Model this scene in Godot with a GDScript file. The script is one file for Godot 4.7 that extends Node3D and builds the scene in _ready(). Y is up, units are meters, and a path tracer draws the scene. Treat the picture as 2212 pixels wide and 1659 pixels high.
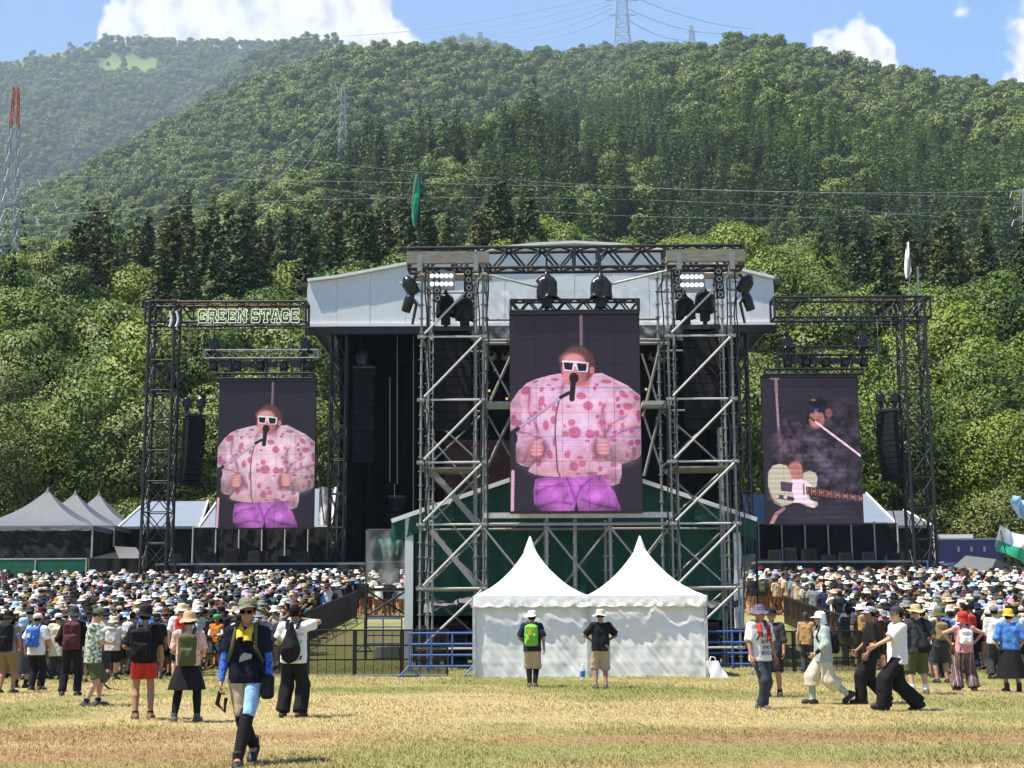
extends Node3D

# ---------- camera and pixel helpers (2212 x 1659 picture units) ----------
const FOC := 3072.0
const EYE := Vector3(0, 1.47, 0)
var cam_basis := Basis.from_euler(Vector3(deg_to_rad(9.38), 0, 0)) * Basis(Vector3(0, 0, 1), deg_to_rad(-0.25))
var M := {}
var names := {}

func ray(u: float, v: float) -> Vector3:
	return cam_basis * Vector3((u - 1106.0) / FOC, (829.5 - v) / FOC, -1.0)

func W(u: float, v: float, d: float) -> Vector3:
	var r := ray(u, v)
	return EYE + r * (d / -r.z)

func Wx(u: float, v: float, d: float) -> float:
	return W(u, v, d).x

func Wy(u: float, v: float, d: float) -> float:
	return W(u, v, d).y

func project(p: Vector3) -> Vector2:
	var q := cam_basis.transposed() * (p - EYE)
	if q.z > -0.01:
		return Vector2(-9999, -9999)
	return Vector2(1106.0 + q.x / -q.z * FOC, 829.5 - q.y / -q.z * FOC)

func G(u: float, v: float) -> Vector3:
	# point on the ground seen at a picture position
	var r := ray(u, v)
	var t := 8.0
	while t < 130.0:
		var p := EYE + r * t
		if p.y <= ground_y(p.x, p.z):
			return Vector3(p.x, ground_y(p.x, p.z), p.z)
		t += 0.05
	return EYE + r * 60.0

# ---------- naming ----------
func numbered(called: String) -> String:
	if not names.has(called):
		names[called] = 0
		return called
	names[called] += 1
	return "%s_%03d" % [called, names[called]]

func thing(called: String, label: String, category: String, at := Vector3.ZERO, turn := 0.0, group := "") -> Node3D:
	var o := Node3D.new()
	o.name = numbered(called)
	add_child(o)
	o.position = at
	o.rotation.y = turn
	tag(o, label, category, group)
	return o

func tag(o: Node, label: String, category: String, group := "") -> void:
	o.set_meta("label", label)
	o.set_meta("category", category)
	if group != "":
		o.set_meta("group", group)

func part(called: String, mesh: Mesh, mat: Material, parent: Node) -> MeshInstance3D:
	var o := MeshInstance3D.new()
	o.mesh = mesh
	o.material_override = mat
	if parent == self:
		o.name = numbered(called)
		add_child(o)
	else:
		o.name = called
		parent.add_child(o, true)
	return o

func structure(called: String, mesh: Mesh, mat: Material) -> MeshInstance3D:
	var o := part(called, mesh, mat, self)
	o.set_meta("kind", "structure")
	return o

# ---------- mesh builder ----------
class MB:
	var v := PackedVector3Array()
	var n := PackedVector3Array()
	var c := PackedColorArray()
	var t := PackedVector2Array()
	var i := PackedInt32Array()
	var col := Color(1, 1, 1)
	var use_c := false
	var use_t := false

	func put(p: Vector3, nn: Vector3, uv := Vector2.ZERO) -> int:
		v.append(p)
		n.append(nn)
		if use_c:
			c.append(col)
		if use_t:
			t.append(uv)
		return v.size() - 1

	func tri(a: int, b: int, d: int) -> void:
		i.append(a); i.append(b); i.append(d)

	# flat quad, corners given counter-clockwise seen from the front
	func quad(a: Vector3, b: Vector3, d: Vector3, e: Vector3) -> void:
		var nn := (b - a).cross(e - a)
		if nn.length_squared() < 1e-14:
			nn = (d - b).cross(e - b)
		nn = nn.normalized()
		var k := v.size()
		put(a, nn, Vector2(0, 1)); put(b, nn, Vector2(1, 1)); put(d, nn, Vector2(1, 0)); put(e, nn, Vector2(0, 0))
		tri(k, k + 2, k + 1); tri(k, k + 3, k + 2)

	func face3(a: Vector3, b: Vector3, d: Vector3) -> void:
		var nn := (b - a).cross(d - a).normalized()
		var k := v.size()
		put(a, nn); put(b, nn); put(d, nn)
		tri(k, k + 2, k + 1)

	func obox(x: Transform3D, s: Vector3) -> void:
		var h := s * 0.5
		var p: Array[Vector3] = []
		for z in [-1, 1]:
			for y in [-1, 1]:
				for xx in [-1, 1]:
					p.append(x * Vector3(xx * h.x, y * h.y, z * h.z))
		quad(p[4], p[5], p[7], p[6])
		quad(p[1], p[0], p[2], p[3])
		quad(p[5], p[1], p[3], p[7])
		quad(p[0], p[4], p[6], p[2])
		quad(p[6], p[7], p[3], p[2])
		quad(p[0], p[1], p[5], p[4])

	func box(at: Vector3, s: Vector3) -> void:
		obox(Transform3D(Basis(), at), s)

	func bar(a: Vector3, b: Vector3, w: float, h: float, up := Vector3.UP) -> void:
		var z := (b - a)
		var l := z.length()
		if l < 1e-5:
			return
		z /= l
		var x := up.cross(z)
		if x.length() < 0.01:
			x = Vector3.RIGHT.cross(z)
		x = x.normalized()
		var y := z.cross(x)
		obox(Transform3D(Basis(x, y, z), (a + b) * 0.5), Vector3(w, h, l))

	func tube(a: Vector3, b: Vector3, r: float, sides := 8, r2 := -1.0, caps := true) -> void:
		if r2 < 0.0:
			r2 = r
		var z := (b - a)
		if z.length() < 1e-5:
			return
		z = z.normalized()
		var x := Vector3.UP.cross(z)
		if x.length() < 0.01:
			x = Vector3.RIGHT.cross(z)
		x = x.normalized()
		var y := z.cross(x)
		var k := v.size()
		for s in sides + 1:
			var an := TAU * s / sides
			var d := x * cos(an) + y * sin(an)
			put(a + d * r, d, Vector2(float(s) / sides, 0)); put(b + d * r2, d, Vector2(float(s) / sides, 1))
		for s in sides:
			var q := k + s * 2
			tri(q, q + 1, q + 3); tri(q, q + 3, q + 2)
		if caps:
			for e in 2:
				var cc := put(a if e == 0 else b, -z if e == 0 else z)
				var rr := r if e == 0 else r2
				for s in sides + 1:
					var an := TAU * s / sides
					put((a if e == 0 else b) + (x * cos(an) + y * sin(an)) * rr, -z if e == 0 else z)
				for s in sides:
					if e == 0:
						tri(cc, cc + 1 + s, cc + 2 + s)
					else:
						tri(cc, cc + 2 + s, cc + 1 + s)

	func path(pts: Array, r: float, sides := 6) -> void:
		for k in pts.size() - 1:
			tube(pts[k], pts[k + 1], r, sides)

	# ring profile swept along points, smooth
	func limb(pts: Array, rad: Array, sides := 8) -> void:
		var k0 := v.size()
		var x := Vector3.ZERO
		for k in pts.size():
			var dir: Vector3 = (pts[mini(k + 1, pts.size() - 1)] - pts[maxi(k - 1, 0)]).normalized()
			if x == Vector3.ZERO:
				x = dir.cross(Vector3(0.31, 0.2, 0.93)).normalized()
			x = (x - dir * x.dot(dir)).normalized()
			var y := dir.cross(x)
			for s in sides + 1:
				var an := TAU * s / sides
				var d := x * cos(an) + y * sin(an)
				put(pts[k] + d * rad[k], d, Vector2(float(s) / sides, k))
		for k in pts.size() - 1:
			for s in sides:
				var q := k0 + k * (sides + 1) + s
				tri(q, q + sides + 1, q + sides + 2); tri(q, q + sides + 2, q + 1)

	func lathe(prof: Array, sides := 16, x := Transform3D()) -> void:
		# prof: Vector2(radius, height) from bottom to top
		var k0 := v.size()
		for k in prof.size():
			var p: Vector2 = prof[k]
			var dd: Vector2 = prof[mini(k + 1, prof.size() - 1)] - prof[maxi(k - 1, 0)]
			var nn2 := Vector2(dd.y, -dd.x).normalized()
			for s in sides + 1:
				var an := TAU * s / sides
				put(x * Vector3(cos(an) * p.x, p.y, sin(an) * p.x), (x.basis * Vector3(cos(an) * nn2.x, nn2.y, sin(an) * nn2.x)).normalized(), Vector2(float(s) / sides, float(k) / (prof.size() - 1)))
		for k in prof.size() - 1:
			for s in sides:
				var q := k0 + k * (sides + 1) + s
				tri(q, q + sides + 2, q + sides + 1); tri(q, q + 1, q + sides + 2)

	# grid of points [rows][cols], smooth normals, both uv
	func sheet(g: Array, flip := false) -> void:
		var rows := g.size()
		var cols: int = g[0].size()
		var k0 := v.size()
		for r in rows:
			for q in cols:
				var du: Vector3 = g[r][mini(q + 1, cols - 1)] - g[r][maxi(q - 1, 0)]
				var dv: Vector3 = g[mini(r + 1, rows - 1)][q] - g[maxi(r - 1, 0)][q]
				var nn := du.cross(dv).normalized()
				put(g[r][q], -nn if flip else nn, Vector2(float(q) / (cols - 1), float(r) / (rows - 1)))
		for r in rows - 1:
			for q in cols - 1:
				var k := k0 + r * cols + q
				if flip:
					tri(k, k + 1, k + cols + 1); tri(k, k + cols + 1, k + cols)
				else:
					tri(k, k + cols + 1, k + 1); tri(k, k + cols, k + cols + 1)

	# extruded polygon in the xy plane, from z0 to z1
	func prism(poly: PackedVector2Array, z0: float, z1: float, x := Transform3D()) -> void:
		if Geometry2D.is_polygon_clockwise(poly):
			poly.reverse()
		var idx := Geometry2D.triangulate_polygon(poly)
		for e in 2:
			var k := v.size()
			for p in poly:
				put(x * Vector3(p.x, p.y, z1 if e == 0 else z0), (x.basis * Vector3(0, 0, 1 if e == 0 else -1)).normalized(), p)
			for q in range(0, idx.size(), 3):
				var a := poly[idx[q]]
				var b := poly[idx[q + 1]]
				var d := poly[idx[q + 2]]
				var ccw := (b - a).cross(d - a) > 0
				if ccw == (e == 0):
					tri(k + idx[q], k + idx[q + 2], k + idx[q + 1])
				else:
					tri(k + idx[q], k + idx[q + 1], k + idx[q + 2])
		for q in poly.size():
			var a := poly[q]
			var b := poly[(q + 1) % poly.size()]
			quad(x * Vector3(a.x, a.y, z0), x * Vector3(b.x, b.y, z0), x * Vector3(b.x, b.y, z1), x * Vector3(a.x, a.y, z1))

	func blob(at: Vector3, s: Vector3, rings := 6, sides := 10, bx := Basis()) -> void:
		var k0 := v.size()
		for r in rings + 1:
			var ph := PI * r / rings
			for q in sides + 1:
				var an := TAU * q / sides
				var d := Vector3(sin(ph) * cos(an), cos(ph), sin(ph) * sin(an))
				put(at + bx * (d * s), (bx * (d / s)).normalized(), Vector2(float(q) / sides, float(r) / rings))
		for r in rings:
			for q in sides:
				var k := k0 + r * (sides + 1) + q
				tri(k, k + sides + 2, k + sides + 1); tri(k, k + 1, k + sides + 2)

	func done() -> ArrayMesh:
		var a := []
		a.resize(Mesh.ARRAY_MAX)
		a[Mesh.ARRAY_VERTEX] = v
		a[Mesh.ARRAY_NORMAL] = n
		if use_c:
			a[Mesh.ARRAY_COLOR] = c
		if use_t:
			a[Mesh.ARRAY_TEX_UV] = t
		a[Mesh.ARRAY_INDEX] = i
		var m := ArrayMesh.new()
		m.add_surface_from_arrays(Mesh.PRIMITIVE_TRIANGLES, a)
		return m

# ---------- materials ----------
func lin(r: float, g: float, b: float) -> Color:
	return Color(r, g, b).linear_to_srgb()

func mat(called: String, base: Color, rough := 0.8, metal := 0.0, spec := 0.4) -> StandardMaterial3D:
	# base is a linear, real-world colour
	var m := StandardMaterial3D.new()
	m.resource_name = called
	m.albedo_color = base.linear_to_srgb()
	m.roughness = rough
	m.metallic = metal
	m.metallic_specular = spec
	M[called] = m
	return m

func noise_tex(freq: float, lo: Color, hi: Color, size := 512, sd := 1, oct := 4, kind := FastNoiseLite.TYPE_SIMPLEX_SMOOTH, mid := -1.0) -> ImageTexture:
	var f := FastNoiseLite.new()
	f.seed = sd
	f.noise_type = kind
	f.frequency = freq
	f.fractal_octaves = oct
	var g := f.get_seamless_image(size, size)
	var out := Image.create(size, size, false, Image.FORMAT_RGB8)
	var lut := PackedByteArray()
	for k in 256:
		var s := k / 255.0
		if mid >= 0.0:
			s = smoothstep(mid - 0.06, mid + 0.06, s)
		var c := lo.lerp(hi, s).linear_to_srgb()
		lut.append(int(clampf(c.r, 0, 1) * 255)); lut.append(int(clampf(c.g, 0, 1) * 255)); lut.append(int(clampf(c.b, 0, 1) * 255))
	var src := g.get_data()
	var step := src.size() / (size * size)
	var dst := PackedByteArray()
	dst.resize(size * size * 3)
	for k in size * size:
		var b := src[k * step] * 3
		dst[k * 3] = lut[b]; dst[k * 3 + 1] = lut[b + 1]; dst[k * 3 + 2] = lut[b + 2]
	out.set_data(size, size, false, Image.FORMAT_RGB8, dst)
	return ImageTexture.create_from_image(out)

func tri_mat(called: String, tex: Texture2D, scale: float, rough := 0.8, world := false) -> StandardMaterial3D:
	var m := mat(called, Color(1, 1, 1), rough)
	m.albedo_texture = tex
	m.uv1_triplanar = true
	m.uv1_world_triplanar = world
	m.uv1_scale = Vector3.ONE * scale
	return m

func rngs(sd: int) -> RandomNumberGenerator:
	var r := RandomNumberGenerator.new()
	r.seed = sd
	return r

# ---------- the lie of the land ----------
var land_noise := FastNoiseLite.new()
# each hill: skyline in picture units (u, v), distance of its foot, distance of its ridge
var hills := [
	{"foot": 84.0, "ridge": 230.0, "line": [[-600, 660], [0, 650], [300, 660], [660, 650], [880, 620], [1200, 600], [1700, 640], [2000, 720], [2212, 700], [2800, 700]]},
	{"foot": 190.0, "ridge": 420.0, "line": [[300, 560], [560, 440], [640, 400], [735, 368], [800, 340], [900, 318], [1000, 296], [1100, 286], [1180, 286], [1300, 330], [1600, 380], [2212, 420], [2800, 430]]},
	{"foot": 170.0, "ridge": 640.0, "line": [[600, 520], [1000, 335], [1150, 285], [1250, 232], [1300, 200], [1400, 140], [1470, 112], [1540, 100], [1610, 86], [1695, 88], [1798, 112], [1883, 136], [2003, 160], [2106, 178], [2212, 180], [2500, 210], [2900, 300]]},
	{"foot": 300.0, "ridge": 780.0, "line": [[-600, 640], [-200, 540], [0, 455], [137, 388], [205, 343], [273, 308], [342, 271], [441, 223], [533, 180], [620, 152], [729, 116], [800, 110], [900, 104], [1000, 106], [1060, 112], [1115, 120], [1225, 124], [1280, 112], [1328, 104], [1400, 104], [1481, 107], [1600, 140], [1800, 200], [2212, 270]]},
	{"foot": 560.0, "ridge": 1150.0, "line": [[200, 420], [380, 260], [440, 206], [500, 150], [560, 120], [620, 100], [670, 87], [690, 89], [720, 102], [760, 120], [850, 165], [1000, 220], [1300, 330]]},
	{"foot": 680.0, "ridge": 1560.0, "line": [[-900, 330], [-300, 195], [0, 130], [60, 116], [120, 105], [165, 96], [200, 92], [300, 101], [400, 104], [500, 106], [600, 110], [800, 135], [1000, 175], [1300, 265]]},
	{"foot": 900.0, "ridge": 1750.0, "line": [[700, 170], [850, 120], [930, 97], [970, 86], [1000, 80], [1040, 82], [1070, 96], [1115, 112], [1200, 140], [1400, 230]]},
]

func field_y(z: float) -> float:
	var d := -z
	return 2.25 * smoothstep(41.0, 74.0, d) * 0.6 + 0.9 * clampf((d - 43.0) / 30.0, 0.0, 1.0) + clampf((d - 74.0) * 0.03, 0.0, 2.0)

func ground_y(x: float, z: float) -> float:
	return field_y(z) + 0.035 * land_noise.get_noise_2d(x * 2.2, z * 2.2) * clampf((-z - 5.0) / 8.0, 0, 1)

func line_at(line: Array, u: float) -> float:
	if u <= line[0][0]:
		return line[0][1]
	for k in line.size() - 1:
		if u < line[k + 1][0]:
			var f: float = (u - line[k][0]) / float(line[k + 1][0] - line[k][0])
			return lerpf(line[k][1], line[k + 1][1], f)
	return line[-1][1]

# heights of all ridges for one bearing
func ridges(az: float) -> PackedFloat32Array:
	var out := PackedFloat32Array()
	var u := 1106.0 + tan(clampf(az, -1.2, 1.2)) * FOC * 0.985
	for h in hills:
		var v := line_at(h.line, u) + float({640.0: 12.0, 780.0: 6.0, 1150.0: -10.0, 1560.0: -14.0}.get(h.ridge, 0.0))
		var p := W(u, v, 100.0)
		var slope := (p.y - EYE.y) / Vector2(p.x, p.z).length()
		var a: float = slope * h.ridge
		var fade := smoothstep(1.0, 0.55, absf(az))
		out.append(maxf(a, 0.0) * fade)
	return out

func hill_y(rh: PackedFloat32Array, az: float, r: float) -> float:
	var y := field_y(-minf(r, 120.0)) if r < 120.0 else field_y(-120.0)
	for k in hills.size():
		var h = hills[k]
		var f: float = (r - h.foot) / (h.ridge - h.foot)
		if f <= 0.0:
			continue
		var q := 0.0
		if f < 1.0:
			q = pow(f, 1.12)
		else:
			q = maxf(0.0, 1.0 - (f - 1.0) * 1.4)
		var hy: float = rh[k] * q + (2.2 if f < 1.0 else 0.0) * (1.0 - q)
		if f < 1.0:
			hy += rh[k] * sin(PI * f) * (0.085 * land_noise.get_noise_2d(az * 420.0 + k * 77.0 + r * 0.06, r * 0.12) + 0.03 * land_noise.get_noise_2d(az * 1300.0 + k * 77.0, r * 0.5))
		y = maxf(y, hy)
	return y

func build_land() -> void:
	land_noise.seed = 7
	land_noise.frequency = 0.02
	land_noise.fractal_octaves = 3
	# field
	var b := MB.new()
	b.use_c = true
	var soil := FastNoiseLite.new()
	soil.seed = 21
	soil.frequency = 0.11
	soil.fractal_octaves = 4
	var zs: Array[float] = []
	var z := 30.0
	while z > -92.0:
		zs.append(z)
		z -= 0.22 if (z < -13.0 and z > -46.0) else 1.5
	var xs: Array[float] = []
	var x := -110.0
	while x <= 110.0:
		xs.append(x)
		x += 0.3 if absf(x) < 17.5 else 4.0
	for zz in zs:
		for xx in xs:
			b.col = turf_colour(xx, zz, soil)
			var y0 := ground_y(xx, zz)
			var nx := ground_y(xx + 0.2, zz) - y0
			var nz := ground_y(xx, zz + 0.2) - y0
			b.put(Vector3(xx, y0, zz), Vector3(-nx, 0.2, -nz).normalized())
	var w := xs.size()
	for r in zs.size() - 1:
		for q in w - 1:
			var k := r * w + q
			b.tri(k, k + w, k + w + 1); b.tri(k, k + w + 1, k + 1)
	var gm := mat("turf", Color(1, 1, 1), 0.95, 0, 0.15)
	gm.vertex_color_use_as_albedo = true
	gm.albedo_texture = noise_tex(0.05, Color(0.55, 0.55, 0.55), Color(1, 1, 1), 512, 3, 5)
	gm.uv1_triplanar = true
	gm.uv1_world_triplanar = true
	gm.uv1_scale = Vector3.ONE * 1.3
	structure("ground", b.done(), gm)
	# hillsides, one sheet laid out by bearing and distance
	b = MB.new()
	b.use_c = true
	var rs: Array[float] = []
	var r := 86.0
	while r < 1900.0:
		rs.append(r)
		r *= 1.035
	var azs: Array[float] = []
	var az := -PI
	while az < PI:
		azs.append(az)
		az += 0.011 if absf(az) < 0.5 else 0.08
	azs.append(PI)
	var g := []
	for a in azs:
		var rh := ridges(a)
		var row := []
		for rr in rs:
			var yy := hill_y(rh, a, rr)
			if rr < 92.0:
				yy -= 0.15
			row.append(Vector3(sin(a) * rr, yy, -cos(a) * rr))
		g.append(row)
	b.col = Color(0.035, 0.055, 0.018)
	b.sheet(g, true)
	# open grass high on the far mountain
	for k in b.v.size():
		if b.v[k].length() > 850.0:
			var q := project(b.v[k])
			if meadow(q):
				b.c[k] = Color(0.2, 0.29, 0.09)
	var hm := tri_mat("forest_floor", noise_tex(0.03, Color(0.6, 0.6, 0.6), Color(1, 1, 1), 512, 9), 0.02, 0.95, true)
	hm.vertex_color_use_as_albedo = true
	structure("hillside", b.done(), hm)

func meadow(q: Vector2) -> bool:
	return Vector2((q.x - 275.0) / 70.0, (q.y - 140.0) / 20.0).length() < 1.0 or (q.x < 215.0 and q.y < line_at(hills[5].line, q.x) + 26.0 - 0.06 * absf(q.x - 120.0))

func turf_colour(x: float, z: float, soil: FastNoiseLite) -> Color:
	var straw := Color(0.425, 0.35, 0.185)
	var green := Color(0.185, 0.215, 0.065)
	var earth := Color(0.32, 0.205, 0.11)
	var a := soil.get_noise_2d(x, z)
	var e := soil.get_noise_2d(x * 0.55 + 300.0, z * 1.7 - 50.0)
	var c := straw.lerp(green, clampf(smoothstep(-0.08, 0.3, a) * 0.7 + 0.4 * smoothstep(-27.0, -36.0, z), 0, 0.8))
	# bare tracks: one belt across at about 19 to 21 m and one at the near left
	var track := smoothstep(1.7, 0.4, absf(z + 18.6 + 0.02 * x + 0.8 * soil.get_noise_2d(x * 0.5, 9.0)))
	var left := smoothstep(4.2, 1.0, Vector2(x + 5.0, (z + 15.0) * 1.2).length())
	var bare := clampf(maxf(track, left) * smoothstep(-0.4, 0.15, e) + smoothstep(0.45, 0.6, e) * 0.4, 0, 0.9)
	return c.lerp(earth, bare)

# ---------- trees ----------
func leaf_cloud(b: MB, rng: RandomNumberGenerator, blobs: Array, count: int, size: float, needle := false, mid := Vector3.ZERO) -> void:
	var total := 0.0
	var acc := PackedFloat32Array()
	for q in blobs:
		total += q[1] * q[1]
		acc.append(total)
	for k in count:
		var pick := rng.randf() * total
		var j := acc.bsearch(pick)
		j = mini(j, blobs.size() - 1)
		var cen: Vector3 = blobs[j][0]
		var rad: float = blobs[j][1]
		var d := Vector3(rng.randfn(), rng.randfn() + 0.25, rng.randfn()).normalized()
		var inside := 0.35 + 0.5 * rng.randf() if rng.randf() < 0.16 else 0.82 + 0.26 * rng.randf()
		var p := cen + d * Vector3(1, 0.8, 1) * rad * inside
		var nn := (d + Vector3(rng.randfn() * 0.55, 0.35 + rng.randfn() * 0.45, rng.randfn() * 0.55)).normalized()
		var tx := nn.cross(Vector3(rng.randfn(), rng.randfn(), rng.randfn())).normalized()
		if needle:
			tx = (d * Vector3(1, 0.2, 1) + Vector3(0, -0.45, 0) + Vector3(rng.randfn(), rng.randfn(), rng.randfn()) * 0.3).normalized()
			nn = (nn - tx * nn.dot(tx)).normalized()
		var ty := nn.cross(tx)
		var s := size * (0.7 + 0.6 * rng.randf())
		var wd := 0.62 if not needle else 0.42
		var shade := 0.72 + 0.5 * rng.randf()
		b.col = Color(shade * (0.92 + 0.22 * rng.randf()), shade, shade * 0.9)
		var cd := (p - mid).normalized() if not needle else (Vector3(p.x, 0, p.z).normalized() + Vector3(0, 0.32, 0)).normalized()
		var sn := (cd * 0.6 + d * 0.35 + nn * 0.3).normalized()
		var i0 := b.v.size()
		b.put(p - tx * s * 0.5, sn); b.put(p + ty * s * 0.5 * wd - nn * s * 0.1, sn)
		b.put(p + tx * s * 0.5, sn); b.put(p - ty * s * 0.5 * wd - nn * s * 0.1, sn)
		b.tri(i0, i0 + 1, i0 + 2); b.tri(i0, i0 + 2, i0 + 3)

func broad_blobs(rng: RandomNumberGenerator, h: float, rad: float, n: int, low := 0.2) -> Array:
	var out := []
	var mid := h * 0.6
	for k in n:
		var f := (k + 0.5) / n
		var an := k * 2.39996 + rng.randf() * 0.7
		var y := lerpf(low, 1.0, f)
		var wide := rad * sqrt(maxf(0.05, 1.0 - pow(absf(y - 0.5) / 0.56, 2.2))) * (0.78 + 0.3 * rng.randf())
		var r := rad * (0.3 + 0.2 * rng.randf())
		out.append([Vector3(cos(an) * (wide - r * 0.6), h * (low + (0.94 - low) * y) - r * 0.4, sin(an) * (wide - r * 0.6)), r])
	out.append([Vector3(0, mid, 0), rad * 0.55])
	out.append([Vector3(0, h * 0.82, 0), rad * 0.42])
	return out

func cone_blobs(rng: RandomNumberGenerator, h: float, rad: float, levels: int, per: int) -> Array:
	var out := []
	for l in levels:
		var f := float(l) / levels
		var r := rad * pow(1.0 - f, 0.8) * (0.85 + 0.3 * rng.randf())
		var y := h * (0.12 + 0.85 * f)
		for k in per:
			var an := TAU * (k + rng.randf() * 0.6) / per + l * 1.1
			var br := maxf(r * 0.48, rad * 0.1)
			out.append([Vector3(cos(an) * r * 0.62, y + rng.randf_range(-0.3, 0.3) * h / levels, sin(an) * r * 0.62), br])
	out.append([Vector3(0, h * 0.97, 0), rad * 0.1])
	return out

func crown_mesh(sd: int, conifer: bool, h: float, rad: float, leaves: int, size: float, lumps: int, low := 0.2) -> ArrayMesh:
	var rng := rngs(sd)
	var b := MB.new()
	b.use_c = true
	var blobs := cone_blobs(rng, h, rad, lumps, 7 if leaves > 5000 else 5) if conifer else broad_blobs(rng, h, rad, lumps, low)
	leaf_cloud(b, rng, blobs, leaves, size, conifer, Vector3(0, h * 0.52, 0))
	return b.done()

func trunk_mesh(sd: int, conifer: bool, h: float, rad: float) -> ArrayMesh:
	var rng := rngs(sd)
	var b := MB.new()
	var pts := []
	var rr := []
	for k in 7:
		var f := k / 6.0
		pts.append(Vector3(rng.randf_range(-1, 1) * 0.12 * f, -0.6 + h * (0.92 if conifer else 0.75) * f, rng.randf_range(-1, 1) * 0.12 * f))
		rr.append(h * 0.017 * (1.0 - 0.8 * f))
	b.limb(pts, rr, 7)
	if not conifer:
		for k in 7:
			var an := k * 2.4
			var y0 := h * (0.22 + 0.06 * k)
			var tip := Vector3(cos(an) * rad * 0.75, y0 + h * 0.2, sin(an) * rad * 0.75)
			b.limb([Vector3(0, y0, 0), tip * Vector3(0.5, 1, 0.5) - Vector3(0, h * 0.07, 0), tip], [h * 0.009, h * 0.006, h * 0.002], 5)
	return b.done()

func leaf_mat(called: String, c: Color) -> StandardMaterial3D:
	var m := mat(called, c, 0.55, 0.0, 0.35)
	m.vertex_color_use_as_albedo = true
	m.backlight_enabled = true
	m.backlight = Color(0.35, 0.5, 0.1)
	return m

func in_zone(u: float, top: Array, bottom: Array, v: float) -> bool:
	return v > line_at(top, u) and v < line_at(bottom, u)

var stand_noise := FastNoiseLite.new()

func species(u: float, v: float, x: float, z: float, r: float) -> int:
	# 0 broadleaf, 1 cedar, 2 larch
	var nz := stand_noise.get_noise_2d(x, z)
	var top := [[1050, 345], [1150, 275], [1300, 248], [1456, 228], [1560, 232], [1700, 275], [1800, 300], [1900, 312], [2050, 330], [2212, 342]]
	if u > 1040 and v > line_at(top, u) and v < 640 and r > 195.0:
		if nz > 0.34:
			return 0
		return 2 if v < line_at(top, u) + 115.0 and u > 1250 else 1
	if u > 520 and u <= 1100 and v > 345 and r > 195.0 and r < 460.0:
		return 1 if nz < 0.08 else 0
	if u < 900 and r > 195.0 and r < 330.0 and v > 430:
		return 1 if nz < 0.0 else 0
	return 0

func place_of(u: float) -> String:
	var marks := [[40, "at the left edge"], [130, "above the leftmost grey tent"], [230, "above the rightmost grey tent"], [320, "just left of the left lattice tower"], [395, "behind the left lattice tower"], [470, "over the left loudspeaker hang"], [580, "over the left video screen"], [700, "left of the stage roof"], [880, "over the left stage roof"], [1050, "over the left scaffold bay"], [1240, "over the middle screen's left half"], [1440, "over the middle screen's right half"], [1610, "over the right scaffold bay"], [1720, "right of the stage roof"], [1860, "over the right video screen"], [1950, "over the right loudspeaker hang"], [2030, "behind the right lattice tower"], [2120, "above the navy lorry"]]
	for m in marks:
		if u < m[0]:
			return m[1]
	return "at the right edge"

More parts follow.
